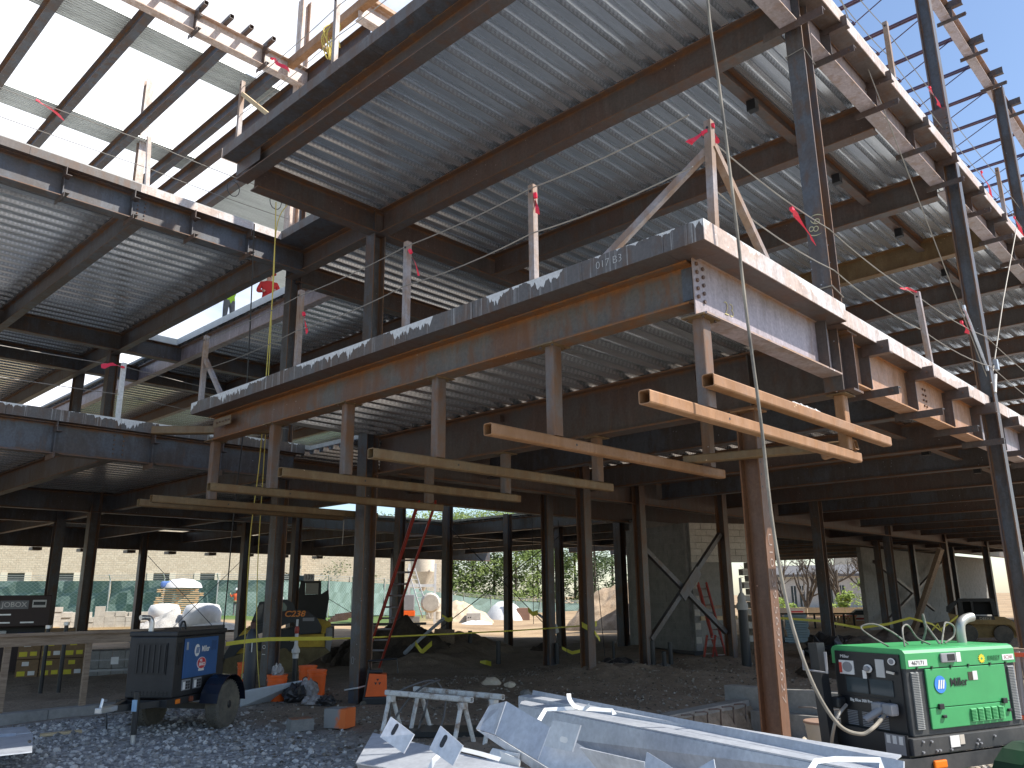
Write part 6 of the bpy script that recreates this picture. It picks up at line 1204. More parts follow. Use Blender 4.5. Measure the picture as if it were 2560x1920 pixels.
pz(dk, 'boom_side', [(-1.015, 0.921), (-0.765, 0.868), (0.488, 0.818), (0.675, 0.717), (0.926, 0.373), (0.801, 0.279), (0.613, 0.592), (-0.843, 0.605), (-0.968, 0.702)], -.62, -.5, tan); pz(dk, 'boom_band', [(-0.765, 0.861), (0.221, 0.836), (0.237, 0.733), (-0.749, 0.749)], -.626, -.621, MS['black'])
r_ = [(-0.013, 0.764), (-0.655, 0.805)]
part(dk, 'lettering', text_mb('DEERE', .10, frame((r_[0][0], -.629, r_[0][1]), (1, 0, -.03), (0, -1, 0)), sx=1.15, bold=.001), M_flat('pale_print', (.50, .44, .32), .5), local=True); part(dk, 'lettering', text_mb('320', .06, frame((r_[1][0], -.629, r_[1][1]), (1, 0, 0), (0, -1, 0))), M_flat('pale_print2', (.35, .30, .22), .5), local=True)
pz(dk, 'body', [(-0.952, 0.602), (0.738, 0.592), (0.801, 0.216), (-0.89, 0.185)], -.45, .45, tan)
for k, poly in enumerate(([(-1.046, 1.124), (-0.765, 1.306), (-0.686, 1.281), (-0.984, 0.921), (-1.062, 0.968)], [(-0.702, 1.359), (0.284, 1.359), (0.293, 1.265), (-0.702, 1.265)], [(-0.702, 1.262), (-0.592, 1.262), (-0.577, 0.874), (-0.702, 0.874)], [(0.175, 1.262), (0.3, 1.262), (0.325, 0.858), (0.206, 0.858)], [(-0.358, 1.262), (-0.295, 1.262), (-0.295, 0.874), (-0.358, 0.874)])): pz(dk, 'cab_frame', poly, -.42, .42, MS['black'])
pz(dk, 'cab_shade', [(-0.589, 1.262), (0.171, 1.262), (0.203, 0.874), (-0.574, 0.874)], -.1, .1, M_flat('cab_shadow', (.012, .013, .015), .7))  # dark slab in the cab opening, shade of the interior as colour
for wx in ([(-0.539, 0.326)][0], [(0.4, 0.31)][0]):
    for s_ in (-1, 1):
        t_ = part(dk, 'wheel', MB().lathe([(.12, s_ * .42), (.25, s_ * .42), (.27, s_ * .50), (.25, s_ * .62), (.12, s_ * .62)], (wx[0], 0, wx[1]), 'Y', 24), MS['rubber'], local=True, smooth=40); part(t_, 'rim', MB().lathe([(.13, s_ * .60), (.10, s_ * .56), (.02, s_ * .56)], (wx[0], 0, wx[1]), 'Y', 16), tan, local=True)
# mortar silo
so, srz = (35.41, 41.306, 0.002), -0.7087
si = empty('mortar_silo', (so[0], so[1], so[2]), 'cream mortar silo on a frame with a caged ladder in the yard', 'silo', rz=srz)
def lxz(*p): return p
sil = [(-1.25, 2.151), (-0.529, 2.103), (0.287, 2.295), (0.383, 3.544), (-1.154, 3.592), (-1.25, 3.016), (-0.529, 2.151), (0.335, 2.247), (0.48, 1.959), (-0.625, -0.203), (0.432, -0.059)]
w_ = [(-1.202, 6.379), (0.383, 6.379)]; wd = (w_[1][0] - w_[0][0]) / 2; cx = (w_[0][0] + w_[1][0]) / 2; zc = [(-0.529, 2.968), (-0.529, 2.055), (-0.529, -0.203)]
part(si, 'drum', MB().lathe([(wd, zc[0][1]), (wd, zc[0][1] + 2.6), (.5, zc[0][1] + 3.2)], (cx, 0, 0), 'Z', 24), MS['cream'], local=True, smooth=40); part(si, 'cone', MB().lathe([(.15, zc[1][1] - .3), (wd * .5, zc[1][1] + .2), (wd, zc[0][1])], (cx, 0, 0), 'Z', 24), MS['cream'], local=True, smooth=40)
for sx in (-1, 1):
    for sy in (-1, 1): part(si, 'leg', MB().box(cx + sx * wd * 1.05 - .07, sy * wd - .07, -.3, cx + sx * wd * 1.05 + .07, sy * wd + .07, zc[0][1] + .5), MS['white'], local=True)
for sy in (-1, 1): part(si, 'frame_beam', MB().box(cx - wd * 1.1, sy * wd - .06, zc[1][1] - .05, cx + wd * 1.1, sy * wd + .06, zc[1][1] + .12), MS['white'], local=True)
ld = MB(); a, b = Vector((cx - wd * .9, -wd - .3, zc[0][1] + .2)), Vector((cx + .3, -wd - .6, .1))
for s_ in (-.22, .22): ld.bar(a + Vector((s_, 0, 0)), b + Vector((s_, 0, 0)), .05, .07)
part(si, 'ladder', ld, MS['white'], local=True, kind='stuff')
for k in range(11): p = a.lerp(b, (k + .5) / 11); part(si, 'rung', MB().bar(p - Vector((.2, 0, 0)), p + Vector((.2, 0, 0)), .04, .04), MS['white'], local=True)
mx = empty('mortar_mixer', (33.267, 40.508, 0.138), 'small grey and orange mortar mixer below the silo', 'mixer', rz=srz)
part(mx, 'engine_box', MB().cbox(-.6, -.4, .45, .25, .4, 1.4, .05), MS['greyp'], local=True); part(mx, 'tray', MB().cbox(-.5, -.42, .12, .3, .42, .44, .03), MS['orangep'], local=True); part(mx, 'drum', MB().lathe([(.5, -.4), (.62, 0), (.5, .4)], (1.25, 0, .9), 'Y', 16), MS['cmul'], local=True)
part(mx, 'base', MB().cbox(-.6, -.35, -.25, .6, .35, .1, .03), MS['cmu'], local=True)
for i, px in enumerate(((36.92, 42.74, -0.052), (37.196, 42.45, -0.057), (38.092, 43.02, -0.086))):
    o = solo('drum_barrel', MB().lathe([(.36, 0), (.38, .1), (.36, .35), (.38, .38), (.36, .42), (.36, .7), (.38, .73), (.36, .76), (.36, 1.05)], px, 'Z', 20), MS['cream'], ('left', 'middle', 'right')[i] + ' of the three cream barrels right of the silo ladder', 'barrel', 'barrels by the silo', smooth=50); o.scale = (1, 1, 1.3)
cu, crz = (43.195, 45.257, -0.357), -0.7621
cc = empty('concrete_cube', cu, 'tan concrete block cube with two small holes in the yard', 'concrete block', rz=crz); part(cc, 'body', MB().cbox(-.5, -.5, -.1, .55, .5, .56, .02).prism([(.56, -.1), (.56, .56), (.561, .56)], 'Y', -.2, .2), MS['cmul'], local=True, kind='stuff')
for x in (-.35, -.2): part(cc, 'lifting_hole', MB().lathe([(.05, -.505), (.05, -.501)], (x, 0, .25), 'Y', 10), MS['black'], local=True)
tp, trz = (53.796, 52.293, -0.834), -0.7996
tw = empty('tarped_pile', tp, 'white tarp draped over a brick coloured pile in the yard', 'tarped pile', rz=trz); part(tw, 'tarp', MB().lathe([(1.9, 0), (1.7, .5), (1.2, 1.3), (.6, 1.75), (.01, 1.8)], (0, 0, 0), 'Z', 14), MS['white'], local=True, smooth=70); part(tw, 'brick_stack', MB().cbox(1.1, -.9, 0, 2.2, .4, 1.2, .02), M_flat('brick_red', (.30, .17, .12), .9), local=True); part(tw, 'leaning_board', MB().plate([(.2, -1.9, .2), (.75, -1.9, .2), (.5, -1.2, 1.75), (.0, -1.2, 1.75)], .05), MS['cream'], local=True)
# yard pallets on the left: blocks, pallets, bulk bags
def blockstack(px, label, seed, nx_=3, nz_=4, s_=.42):
    rg = random.Random(seed); loc, rz = px; o = empty('block_pallet', loc, label, 'block pallet', 'pallets of concrete blocks', rz=rz)
    part(o, 'pallet', MB().box(-nx_ * s_ / 2, -.6, 0, nx_ * s_ / 2, .5, .10), MS['wood'], local=True)
    me_ = mesh_of('block', MB().cbox(0, 0, 0, s_ - .015, .5, s_ * .52, .008), MS['cmul'])
    for i in range(nx_):
        top = rg.randint(max(1, nz_ - 2), nz_)
        for k in range(top): share(o, 'block', _proto(me_), (-nx_ * s_ / 2 + i * s_, -.55 + rg.uniform(-.03, .03), .10 + k * s_ * .53))
def _proto(me_):
    o = bpy.data.objects.new('block', me_); return o
for i, (px, lab, nx_, nz_) in enumerate(((((13.884, 42.908, 0.111), -0.3129), 'leftmost pallet of grey blocks beside the far left column', 3, 5), (((14.132, 41.15, 0.1), -0.3308), 'pallet of blocks between the two left columns', 3, 5), (((14.66, 40.591, 0.109), -0.3466), 'low pallet of blocks right of the second column', 3, 3), (((14.78, 38.953, 0.136), -0.3626), 'wide ragged pallet of blocks in the yard', 5, 4), (((16.195, 40.489, 0.077), -0.3805), 'tall stepped pallet of blocks left of the thin column', 4, 5))):
    blockstack((px[0], px[1]), lab, i, nx_, nz_)
po, prz = (19.612, 42.789, 0.357), -0.4298
ps = empty('pallet_stack', po, 'leaning stack of empty wooden pallets topped with white sheeting', 'pallet stack', rz=prz); rg5 = random.Random(8)
for k in range(8):
    dx = rg5.uniform(-.15, .15); w2 = 1.15 - .02 * k
    q = part(ps, 'pallet', MB().box(-w2 + dx, -.6, k * .2, w2 + dx, .6, k * .2 + .05).box(-w2 + dx, -.6, k * .2 + .11, w2 + dx, .6, k * .2 + .16).box(-w2 + dx + .05, -.58, k * .2 + .051, -w2 + dx + .2, .58, k * .2 + .109).box(w2 + dx - .2, -.58, k * .2 + .051, w2 + dx - .05, .58, k * .2 + .109).box(dx - .08, -.58, k * .2 + .051, dx + .08, .58, k * .2 + .109), MS['wood'], local=True)
part(ps, 'sheeting', MB().lathe([(1.0, 1.62), (.9, 1.85), (.5, 2.05), (.01, 2.1)], (.1, 0, 0), 'Z', 10), MS['white'], local=True, smooth=60); part(ps, 'blue_bag', MB().cbox(-.95, -.5, 1.63, -.45, .1, 1.95, .1), M_flat('bag_blue', (.10, .20, .5), .6), local=True)
for p, r_, h, lab in (((18.576, 37.953, 0.151), .85, 1.05, 'large white bulk bag right of the gravel pile'), ((18.221, 41.274, 0.297), .75, .9, 'white bulk bag left of the pallet stack')):
    solo('bulk_bag', MB().lathe([(r_ * .8, 0), (r_, .15), (r_ * 1.02, h * .6), (r_ * .85, h * .92), (r_ * .3, h), (.01, h * .98)], p, 'Z', 14), MS['white'], lab, 'bulk bag', 'white bulk bags', smooth=60)
solo('bulk_bag_sheet', MB().lathe([(1.4, -.1), (1.0, .15), (.01, .3)], (18.933, 37.593, 0.109), 'Z', 12), MS['cream'], 'buff sheet spread beside the large bulk bag', 'sheet')
br = empty('steel_bench_rail', (12.956, 31.885, 0.089), 'long rusty steel channel on short legs in the left yard', 'steel rail'); a, b = Vector((11.074, 35.359, 0.11)), Vector((14.741, 28.373, 0.431)); part(br, 'channel', MB().bar(a, b, .1, .12), MS['brown'])
for k in range(5): p = a.lerp(b, (k + .5) / 5); part(br, 'leg', MB().box(p.x - .06, p.y - .06, -.25, p.x + .06, p.y + .06, p.z - .06), MS['brown'])
br = empty('steel_bench_rail', (21.627, 28.692, 0.271), 'rusty steel channel on legs right of the bucket column', 'steel rail'); a, b = Vector((20.268, 30.115, 0.291)), Vector((22.447, 26.305, 0.329)); part(br, 'channel', MB().bar(a, b, .1, .10), MS['brown'])
for k in range(5): p = a.lerp(b, (k + .25) / 4.6); part(br, 'leg', MB().box(p.x - .06, p.y - .06, -.35, p.x + .06, p.y + .06, p.z - .055), MS['brown'])
br = empty('steel_pile', (24.222, 34.91, 0.419), 'rusty steel angles stacked beyond the track loader', 'steel pile')
for k in range(4): part(br, 'angle', MB().bar(Vector((23.864, 35.336, 0.291)) + Vector((k * .2, k * .1, k * .08)), Vector((25.695, 36.389, 0.348)) + Vector((k * .3, 0, k * .1)), .1, .14), MS['orange'])
# tool chest, cartons and wrapped blocks at the left
jo, jrz = (5.933, 20.548, 0.391), -0.2811
jb = empty('tool_chest', (jo[0], jo[1], -.12), 'dark brown job site tool chest with a worn white label at the left edge', 'tool chest', rz=jrz)
dbr = M_flat('dark_brown_paint', (.045, .022, .018), .5)
part(jb, 'chest', MB().cbox(-.75, -.02, .95, .53, .7, 1.62, .02), dbr, local=True); part(jb, 'counter', MB().cbox(-.8, -.2, .58, .55, .7, .74, .02), dbr, local=True); part(jb, 'back_panel', MB().box(-.75, .5, .741, .53, .7, .949), MS['black'], local=True); part(jb, 'lower_chest', MB().cbox(-.78, 0, -.1, .5, .7, .579, .02), dbr, local=True)
part(jb, 'name_label', MB().box(-.45, -.026, 1.33, .09, -.021, 1.51), MS['greyp'], local=True); part(jb, 'lettering', text_mb('JOBOX', .15, frame((-.18, -.029, 1.42), (1, 0, 0), (0, -1, 0)), sx=1.0, bold=.002), MS['white'], local=True); d_ = part(jb, 'info_label', MB().box(.16, -.026, 1.36, .43, -.021, 1.52), MS['white'], local=True); part(d_, 'label_print', MB().box(.18, -.028, 1.41, .41, -.0265, 1.48), MS['black'], local=True)
for x, z in ((-.35, 1.2), (-.35, 1.03), (.1, 1.03)): part(jb, 'handle', MB().box(x - .13, -.04, z, x + .13, -.021, z + .03), MS['alu'], local=True)
for i, (p, s_, m_) in enumerate((((-.32, .9), .16, 'white'), ((-.08, .9), .12, 'white'))): pass
solo('tool_box', MB().cbox(jo[0] - .1, jo[1] - .35, .62, jo[0] + .2, jo[1] - .15, .72, .02), M_flat('navy', (.02, .03, .12), .5), 'navy tool case on the tool chest counter', 'tool case')
solo('white_tub', MB().cbox(jo[0] - .5, jo[1] + .05, .62, jo[0] - .25, jo[1] + .25, .76, .02), MS['white'], 'white tub on the tool chest counter', 'tub')
kb = M_noise('cardboard', (.20, .125, .065), (.26, .165, .09), 3, .85, .05, .003)
bo, brz = (6.149, 19.043, -0.195), -0.3123
pal = solo('wooden_pallet', MB().box(-.62, -.4, 0, .62, .4, .08), MS['lumber'], 'pallet under the cartons at the left edge', 'pallet', loc=(0, 0, 0)); pal.location = (bo[0], bo[1], -.2); pal.rotation_euler = (0, 0, brz)
lbls = ['upper left carton with yellow labels', 'upper middle carton with yellow labels', 'upper right carton with yellow and white labels', 'lower left carton with yellow labels', 'lower middle carton beside the pipe stub', 'lower right carton with yellow and white labels']
ylb = M_flat('label_yellow', (.70, .60, .04), .6)
for i in range(6):
    cxx = -.60 + (i % 3) * .41; z0 = -.12 + (1 - i // 3) * .37
    M2 = Matrix.Translation((bo[0], bo[1], 0)) @ Matrix.Rotation(brz, 4, 'Z'); lp = M2 @ Vector((cxx + .19, -.1, z0))
    o = empty('carton', lp, lbls[i] + ' on the left pallet', 'carton', 'cartons on the left pallet', rz=brz)
    part(o, 'box', MB().cbox(-.195, -.27, 0, .195, .27, .36, .006), kb, local=True); part(o, 'label', MB().box(-.17, -.275, .05, -.03, -.2715, .14), ylb, local=True); part(o, 'label', MB().box(.02, -.275, .06, .14, -.2715, .14), MS['white'] if i % 2 else ylb, local=True)
    part(o, 'label', MB().box(-.10, -.275, .24, .02, -.2715, .32), MS['white'] if i % 3 == 0 else ylb, local=True)
solo('carton', MB().cbox(-.28, -.25, 0, .28, .25, .2, .006).xf(Matrix.Translation((bo[0] + .1, bo[1], .62)) @ Matrix.Rotation(brz, 4, 'Z')), kb, 'single carton lying on top of the stack behind the guard rail', 'carton')
wo, wrz = (6.97, 18.021, -0.175), -0.3691
wb = empty('wrapped_pallet', (wo[0], wo[1], -.2), 'plastic wrapped pallet of grey blocks left of the black welder', 'block pallet', rz=wrz); part(wb, 'pallet', MB().box(-.48, -.4, 0, .48, .4, .08), MS['lumber'], local=True)
for k in range(3):
    for i in range(4): part(wb, 'block', MB().cbox(-.46 + i * .232, -.38, .085 + k * .17, -.235 + i * .232, .38, .25 + k * .17, .008), MS['cmu'], local=True)
part(wb, 'label', MB().box(-.02, -.386, .33, .12, -.381, .47), MS['white'], local=True); part(wb, 'wrap', MB().box(-.47, -.384, .2, .47, -.3815, .24).box(-.47, -.384, .40, .47, -.3815, .43), M_flat('shrink_film', (.34, .34, .33), .25), local=True, kind='stuff')
for p, h, lab in (((4.85, 15.349, -0.1), 1.05, 'black capped pipe stub among the cartons'), ((5.044, 15.105, -0.1), 1.1, 'plain black pipe stub right of the capped one')):
    o = solo('pipe_stub', MB().tube([p, (p[0], p[1], p[2] + h)], .032, 10), MS['black'], lab, 'pipe', 'pipe stubs', smooth=40); part(o, 'cap', MB().tube([(p[0], p[1], p[2] + h * .98), (p[0], p[1], p[2] + h * 1.03)], .045, 10), MS['alu'])
for i, (p, h, r_) in enumerate((((14.701, 10.036, -0.1), .55, .05), ((14.681, 9.752, -0.1), .35, .045), ((15.237, 9.959, -0.1), .5, .05), ((15.042, 15.876, -0.1), .62, .055), ((13.667, 13.496, -0.1), .50, .055), ((14.825, 12.868, -0.1), .42, .06), ((14.45, 12.426, -0.1), .45, .05), ((15.64, 11.745, -0.1), .45, .03))):
    o = solo('pipe_stub', MB().tube([p, (p[0], p[1], p[2] + h)], r_, 10), MS['black'], ('left pipe stub before the block core', 'short middle pipe stub before the block core', 'right pipe stub before the block core', 'black pipe stub before the sand at mid left', 'shorter black pipe stub in mid picture', 'left of two stubs behind the white rag column', 'right of two stubs behind the white rag column', 'thin conduit right of the taped column')[i], 'pipe', 'pipe stubs', smooth=40)
# big tee pipe risers
p = (8.472, 13.55, -0.12); o = empty('valve_riser', p, 'white and red valve assembly on a black riser before the track loader', 'pipe riser'); x, y, z = p
part(o, 'riser', MB().tube([p, (x, y, .32)], .048, 12), MS['black'], smooth=40); part(o, 'coupling', MB().lathe([(.055, .32), (.055, .40), (.075, .42), (.075, .47), (.05, .50), (.035, .55), (.032, .75)], (x, y, 0), 'Z', 14), MS['white'], smooth=40); part(o, 'red_valve', MB().lathe([(.03, .75), (.042, .77), (.042, .84), (.025, .88)], (x, y, 0), 'Z', 12), MS['redp'], smooth=40); part(o, 'tip', MB().tube([(x, y, .88), (x, y, 1.0)], .022, 8), MS['white']); part(o, 'side_tap', MB().tube([(x, y, .62), (x - .09, y + .05, .63)], .018, 6), MS['alu'])
p = (16.036, 8.648, -0.12); o = empty('valve_riser', p, 'tall black riser with a white clamp left of the rusty foreground column', 'pipe riser'); x, y, z = p
part(o, 'riser', MB().tube([p, (x, y, 1.05)], .10, 14), MS['black'], smooth=40); part(o, 'coupling', MB().lathe([(.12, 1.05), (.12, 1.16), (.09, 1.2), (.09, 1.3), (.05, 1.38), (.03, 1.4), (.03, 1.7)], (x, y, 0), 'Z', 14), M_flat('dusty_white', (.40, .39, .36), .6), smooth=40)
# gas cylinder
p = (7.415, 13.242, -0.12); o = empty('gas_cylinder', p, 'dark gas cylinder with a white label leaning by the column', 'gas cylinder'); x, y, z = p
part(o, 'body', MB().lathe([(.10, -.12), (.105, .0), (.105, .72), (.08, .82), (.04, .88)], (x, y, 0), 'Z', 20), M_flat('cyl_grey', (.04, .045, .055), .4), smooth=40); part(o, 'valve_cap', MB().lathe([(.045, .88), (.045, .98), (.02, 1.0)], (x, y, 0), 'Z', 12), M_flat('cyl_cap', (.10, .04, .03), .5), smooth=40)
d_ = part(o, 'label', MB().plate([(x - .095, y - .035, .50), (x - .045, y - .099, .50), (x - .045, y - .099, .70), (x - .095, y - .035, .70)], .004), MS['white']); part(d_, 'label_print', MB().plate([(x - .085, y - .055, .52), (x - .065, y - .083, .52), (x - .065, y - .083, .60), (x - .085, y - .055, .60)], .006), MS['black'])
# sheet-metal flashing and buckets
solo('metal_flashing', MB().plate([(6.268, 11.411, -0.12), (7.623, 11.884, -0.12), (7.277, 11.419, 0.15), (6.236, 11.337, 0.087)], .02), M_flat('white_sheet', (.50, .55, .60), .45), 'white sheet metal trough lying behind the orange buckets', 'flashing')
def bucket(p, label, tilt=0):
    x, y, z = p; o = empty('bucket', p, label, 'bucket', 'orange plastic buckets')
    part(o, 'pail', MB().lathe([(.128, 0), (.132, .02), (.148, .30), (.158, .305), (.158, .325), (.150, .33), (.152, .36), (.160, .365), (.160, .39), (.150, .39), (.145, .36), (.125, .03), (.0, .03)], (x, y, z), 'Z', 28), MS['orangep'], smooth=40)
    part(o, 'bail', MB().tube([(x - .158 * _c(t * .314), y + .02, z + .33 - .12 * _s(t * .314)) for t in range(11)], .004, 5), MS['alu'])
    v = Vector((-x, -y, 0)).normalized(); r_ = Vector((v.y, -v.x, 0)); c = Vector((x, y, z + .165)) + v * .143 - r_ * -.03
    hexp = [c + r_ * (.058 * _c(k * 1.0472 + .5236)) * -1 + Vector((0, 0, .066 * _s(k * 1.0472 + .5236))) for k in range(6)]
    d_ = part(o, 'logo_patch', MB().plate(hexp, .006), MS['black']); part(d_, 'logo_disc', MB().plate([c + v * .006 + r_ * (.042 * _c(k * .5236)) * -1 + Vector((0, 0, .045 * _s(k * .5236))) for k in range(12)], .005), M_flat('logo_grey', (.55, .53, .50), .5))
    return o
bucket((6.99, 11.653, -0.14), 'orange bucket with plastic film poking out, left of the pair'); bucket((7.849, 11.888, -0.14), 'front orange bucket of the pair before the bucket column'); bucket((8.214, 12.727, -0.14), 'rear orange bucket half hidden by the front one')
bucket((7.941, 14.337, -0.14), 'orange bucket half hidden behind the black gas cylinder'); 
def film(p, sx, sz, label, seed, mat):
    rg = random.Random(seed); bm = bmesh.new(); bmesh.ops.create_icosphere(bm, subdivisions=3, radius=1); bm.verts.index_update(); mb = MB()
    mb.add([(p[0] + v.co.x * sx * rg.uniform(.72, 1.15), p[1] + v.co.y * sx * rg.uniform(.72, 1.15), p[2] + (v.co.z + .8) * sz * rg.uniform(.7, 1.2)) for v in bm.verts], [[v.index for v in f.verts] for f in bm.faces]); bm.free()
    return solo('plastic_film', mb, mat, label, 'plastic film', 'crumpled plastic film')
mfilm = M_noise('plastic_film', (.24, .21, .20), (.46, .43, .41), 9, .25, .3, .01); mfd = M_noise('dark_tarp', (.02, .02, .022), (.06, .055, .055), 9, .35, .3, .01)
pf = (6.99, 11.653, -0.14); film((pf[0], pf[1], pf[2] + .34), .10, .11, 'clear film bunched in the left orange bucket', 1, mfilm); film((7.357, 11.351, -0.14), .16, .16, 'crumpled clear film between the buckets', 2, mfilm); film((7.088, 10.795, -0.14), .17, .08, 'flat clear film before the front bucket', 3, mfilm); film((7.113, 11.348, -0.14), .18, .14, 'dark crumpled tarp before the buckets', 4, mfd); film((7.182, 10.608, -0.14), .15, .08, 'dark rag heap left of the column foot', 5, mfd); film((14.268, 10.618, -0.1), .4, .12, 'dark tarp scrap on the heap by the core wall', 6, mfd); film((19.642, 8.495, -0.2), .55, .35, 'black tarpaulin beside the white foam boards', 7, mfd); film((20.253, 8.268, -0.2), .45, .3, 'black tarpaulin heap left of the broad column', 8, mfd)
bf = (5.749, 9.012, 0.054), -0.5678
o = empty('masonry_block', (bf[0][0], bf[0][1], -.15), 'grey hollow block with orange dust on top before the buckets', 'concrete block', rz=bf[1] + .3)
part(o, 'web_frame', MB().box(-.14, -.09, 0, .14, -.05, .13).box(-.14, .05, 0, .14, .09, .13).box(-.14, -.049, 0, -.10, .049, .13).box(.10, -.049, 0, .14, .049, .13).box(-.02, -.049, 0, .02, .049, .13), MS['cmu'], local=True, kind='stuff'); part(o, 'dust', MB().box(-.12, -.08, .131, .12, .08, .139), M_noise('orange_dust', (.35, .14, .06), (.20, .14, .10), 20, .9), local=True)
bf = (6.199, 8.85, 0.022), -0.6110
o = empty('masonry_block', (bf[0][0], bf[0][1], -.15), 'square grey block sprayed orange on its right side', 'concrete block', rz=bf[1] - .55)
tt = NT('sprayed_block'); n_ = tt.noise(tt.pos(obj=True), 7, 4, .6); spx = tt.n('SeparateXYZ'); tt.l(tt.n('TexCoord').outputs['Object'], spx.inputs[0])
mspr = tt.fin(tt.mix(tt.ramp(tt.math('MULTIPLY_ADD', spx.outputs[0], 2.6, tt.math('MULTIPLY', n_, .9)), [(.50, (0, 0, 0)), (.66, (1, 1, 1))]), (.27, .26, .24), (.75, .17, .04)), .9, 0, n_, .3, .006)
part(o, 'block_body', MB().cbox(-.15, -.12, 0, .15, .12, .22, .006), mspr, local=True)
# orange walk-behind machine
mo, mrz = (7.83, 10.304, -0.028), -0.6498
o = empty('floor_machine', (mo[0], mo[1], -.13), 'orange walk behind machine with a black looped handle behind the bucket column', 'machine', rz=mrz)
pz(o, 'body', [(-.17, .10), (.17, .10), (.16, .40), (-.10, .42)], -.16, .16, MS['orangep']); part(o, 'base', MB().cbox(-.18, -.18, -.02, .20, .18, .095, .02), MS['black'], local=True); part(o, 'hood', MB().cbox(-.13, -.17, .421, .10, .17, .47, .015), MS['black'], local=True)
part(o, 'handle', MB().tube([(-.16, -.17, .1), (-.10, -.17, .48), (-.12, -.17, .60), (.30, -.17, .62), (.32, -.17, .42)], .014, 8), MS['black'], local=True); tri = MB()
for k in range(3): a = k * 2.094 + 1.57; tri.prism([(.03 + .012 * _c(a), .30 + .012 * _s(a)), (.03 + .05 * _c(a - .45), .30 + .05 * _s(a - .45)), (.03 + .05 * _c(a + .45), .30 + .05 * _s(a + .45))], 'Y', -.163, -.1605)
part(o, 'hazard_symbol', tri, MS['black'], local=True, kind='stuff'); part(o, 'wheel', MB().lathe([(.05, -.2), (.05, -.17)], (-.17, 0, .0), 'Y', 12), MS['rubber'], local=True)
solo('wooden_pallet', MB().box(-.3, -.22, 0, .5, .22, .05).xf(Matrix.Translation((mo[0] + .1, mo[1], -.19)) @ Matrix.Rotation(mrz, 4, 'Z')), MS['wood'], 'board skid under the orange machine', 'pallet')
solo('plywood_sheet', MB().plate([(14.136, 16.297, -0.085), (14.37, 15.747, -0.076), (14.469, 15.848, 0.569), (14.26, 16.362, 0.586)], .03), MS['lumber'], 'plywood sheet leaning on the black column before the yard', 'board')
# ladders
def ladder(name, a, b, wv, n, label, sec=None, mat='redp'):
    a, b, wv = Vector(a), Vector(b), Vector(wv); o = empty(name, a, label, 'ladder')
    nrm = (b - a).cross(wv).normalized()
    for s_ in (-1, 1): part(o, 'rail', MB().bar(a + wv * s_, b + wv * s_, .035, .085, up=nrm), MS[mat])
    for k in range(n): p = a.lerp(b, (k + .5) / n); part(o, 'rung', MB().tube([p - wv, p + wv], .017, 8), MS['alu'])
    if sec:
        off = nrm * (-.07 if nrm.dot(Vector((-1, -1, 0))) < 0 else .07)
        for s_ in (-1, 1): part(o, 'fly_rail', MB().bar(a.lerp(b, sec) + wv * s_ * .9 + off, a.lerp(b, 1.02) + wv * s_ * .9 + off, .03, .08, up=nrm), MS[mat])
    return o
ladder('extension_ladder', (10.28, 13.767, -0.126), (9.094, 10.697, 2.933), Vector((.689, -.725, 0)) * .155, 15, 'tall red extension ladder leaning up to the sky opening', .38)
ladder('extension_ladder', (18.164, 10.424, -0.132), (18.33, 10.939, 1.601), Vector((.689, -.725, 0)) * .11, 9, 'second red extension ladder against the pale core wall', .3)
o = ladder('step_ladder', (17.844, 10.655, -0.249), (17.878, 10.513, 0.425), Vector((.689, -.725, 0)) * .10, 4, 'short red step ladder before the dark doorway')
# ---------------------------------------------------------------- sawhorses
def sawhorse(a, b, label):
    a, b = Vector(a), Vector(b); o = empty('sawhorse', (a + b) / 2 - Vector((0, 0, .45)), label, 'sawhorse', 'white steel sawhorses'); d = (b - a).normalized(); s_ = Vector((-d.y, d.x, 0)).normalized()
    part(o, 'top_bar', MB().hss(a, b, .055, .06), MS['whitew'])
    for t in (.06, .90):
        c = a.lerp(b, t); part(o, 'clamp', MB().cbox(c.x - .04, c.y - .04, c.z - .10, c.x + .04, c.y + .04, c.z - .031, .008), MS['whitew'])
        for k in (-1, 1): part(o, 'leg', MB().hss(c + Vector((0, 0, -.05)) + s_ * k * .025, Vector((c.x, c.y, -.17)) + s_ * k * .17 + d * (.03 if t < .5 else .02), .045, .045), MS['whitew'])
    return o
sawhorse((6.245, 8.007, 0.3), (6.379, 6.7, 0.3), 'front white sawhorse with chipped paint'); sawhorse((6.638, 7.965, 0.31), (6.704, 6.549, 0.31), 'rear white sawhorse behind the front one')
wr = MB()
for k, pts in enumerate(([(6.265, 7.83, -0.241), (6.236, 7.915, 0.009), (6.286, 7.915, 0.263), (6.506, 7.787, 0.385), (6.716, 7.708, 0.41), (6.798, 7.656, 0.317)], [(6.268, 7.882, 0.008), (6.407, 7.806, 0.217), (6.576, 7.723, 0.362), (6.763, 7.654, 0.418)], [(6.633, 7.715, 0.225), (6.566, 7.691, 0.08), (6.555, 7.745, -0.032), (6.468, 7.757, -0.217)], [(6.783, 7.566, 0.2), (6.729, 7.538, 0.033), (6.654, 7.52, -0.108)])):
    solo('wire_rope', MB().tube(bez(pts, 6), .013, 7), M_flat('wire_rope_grey', (.14, .13, .12), .5, .4), ('thick wire rope looped over the left of the sawhorses', 'second wire rope strand over the sawhorses', 'wire rope hanging below the rear sawhorse', 'wire rope hanging at the middle of the sawhorses')[k], 'wire rope', 'wire ropes on the sawhorses')
solo('black_mat', MB().box(-.7, -.25, 0, .7, .25, .06).xf(Matrix.Translation((6.783, 7.457, -0.16)) @ Matrix.Rotation(-.9, 4, 'Z')), MS['black'], 'black plank with faint print lying under the sawhorses', 'plank')
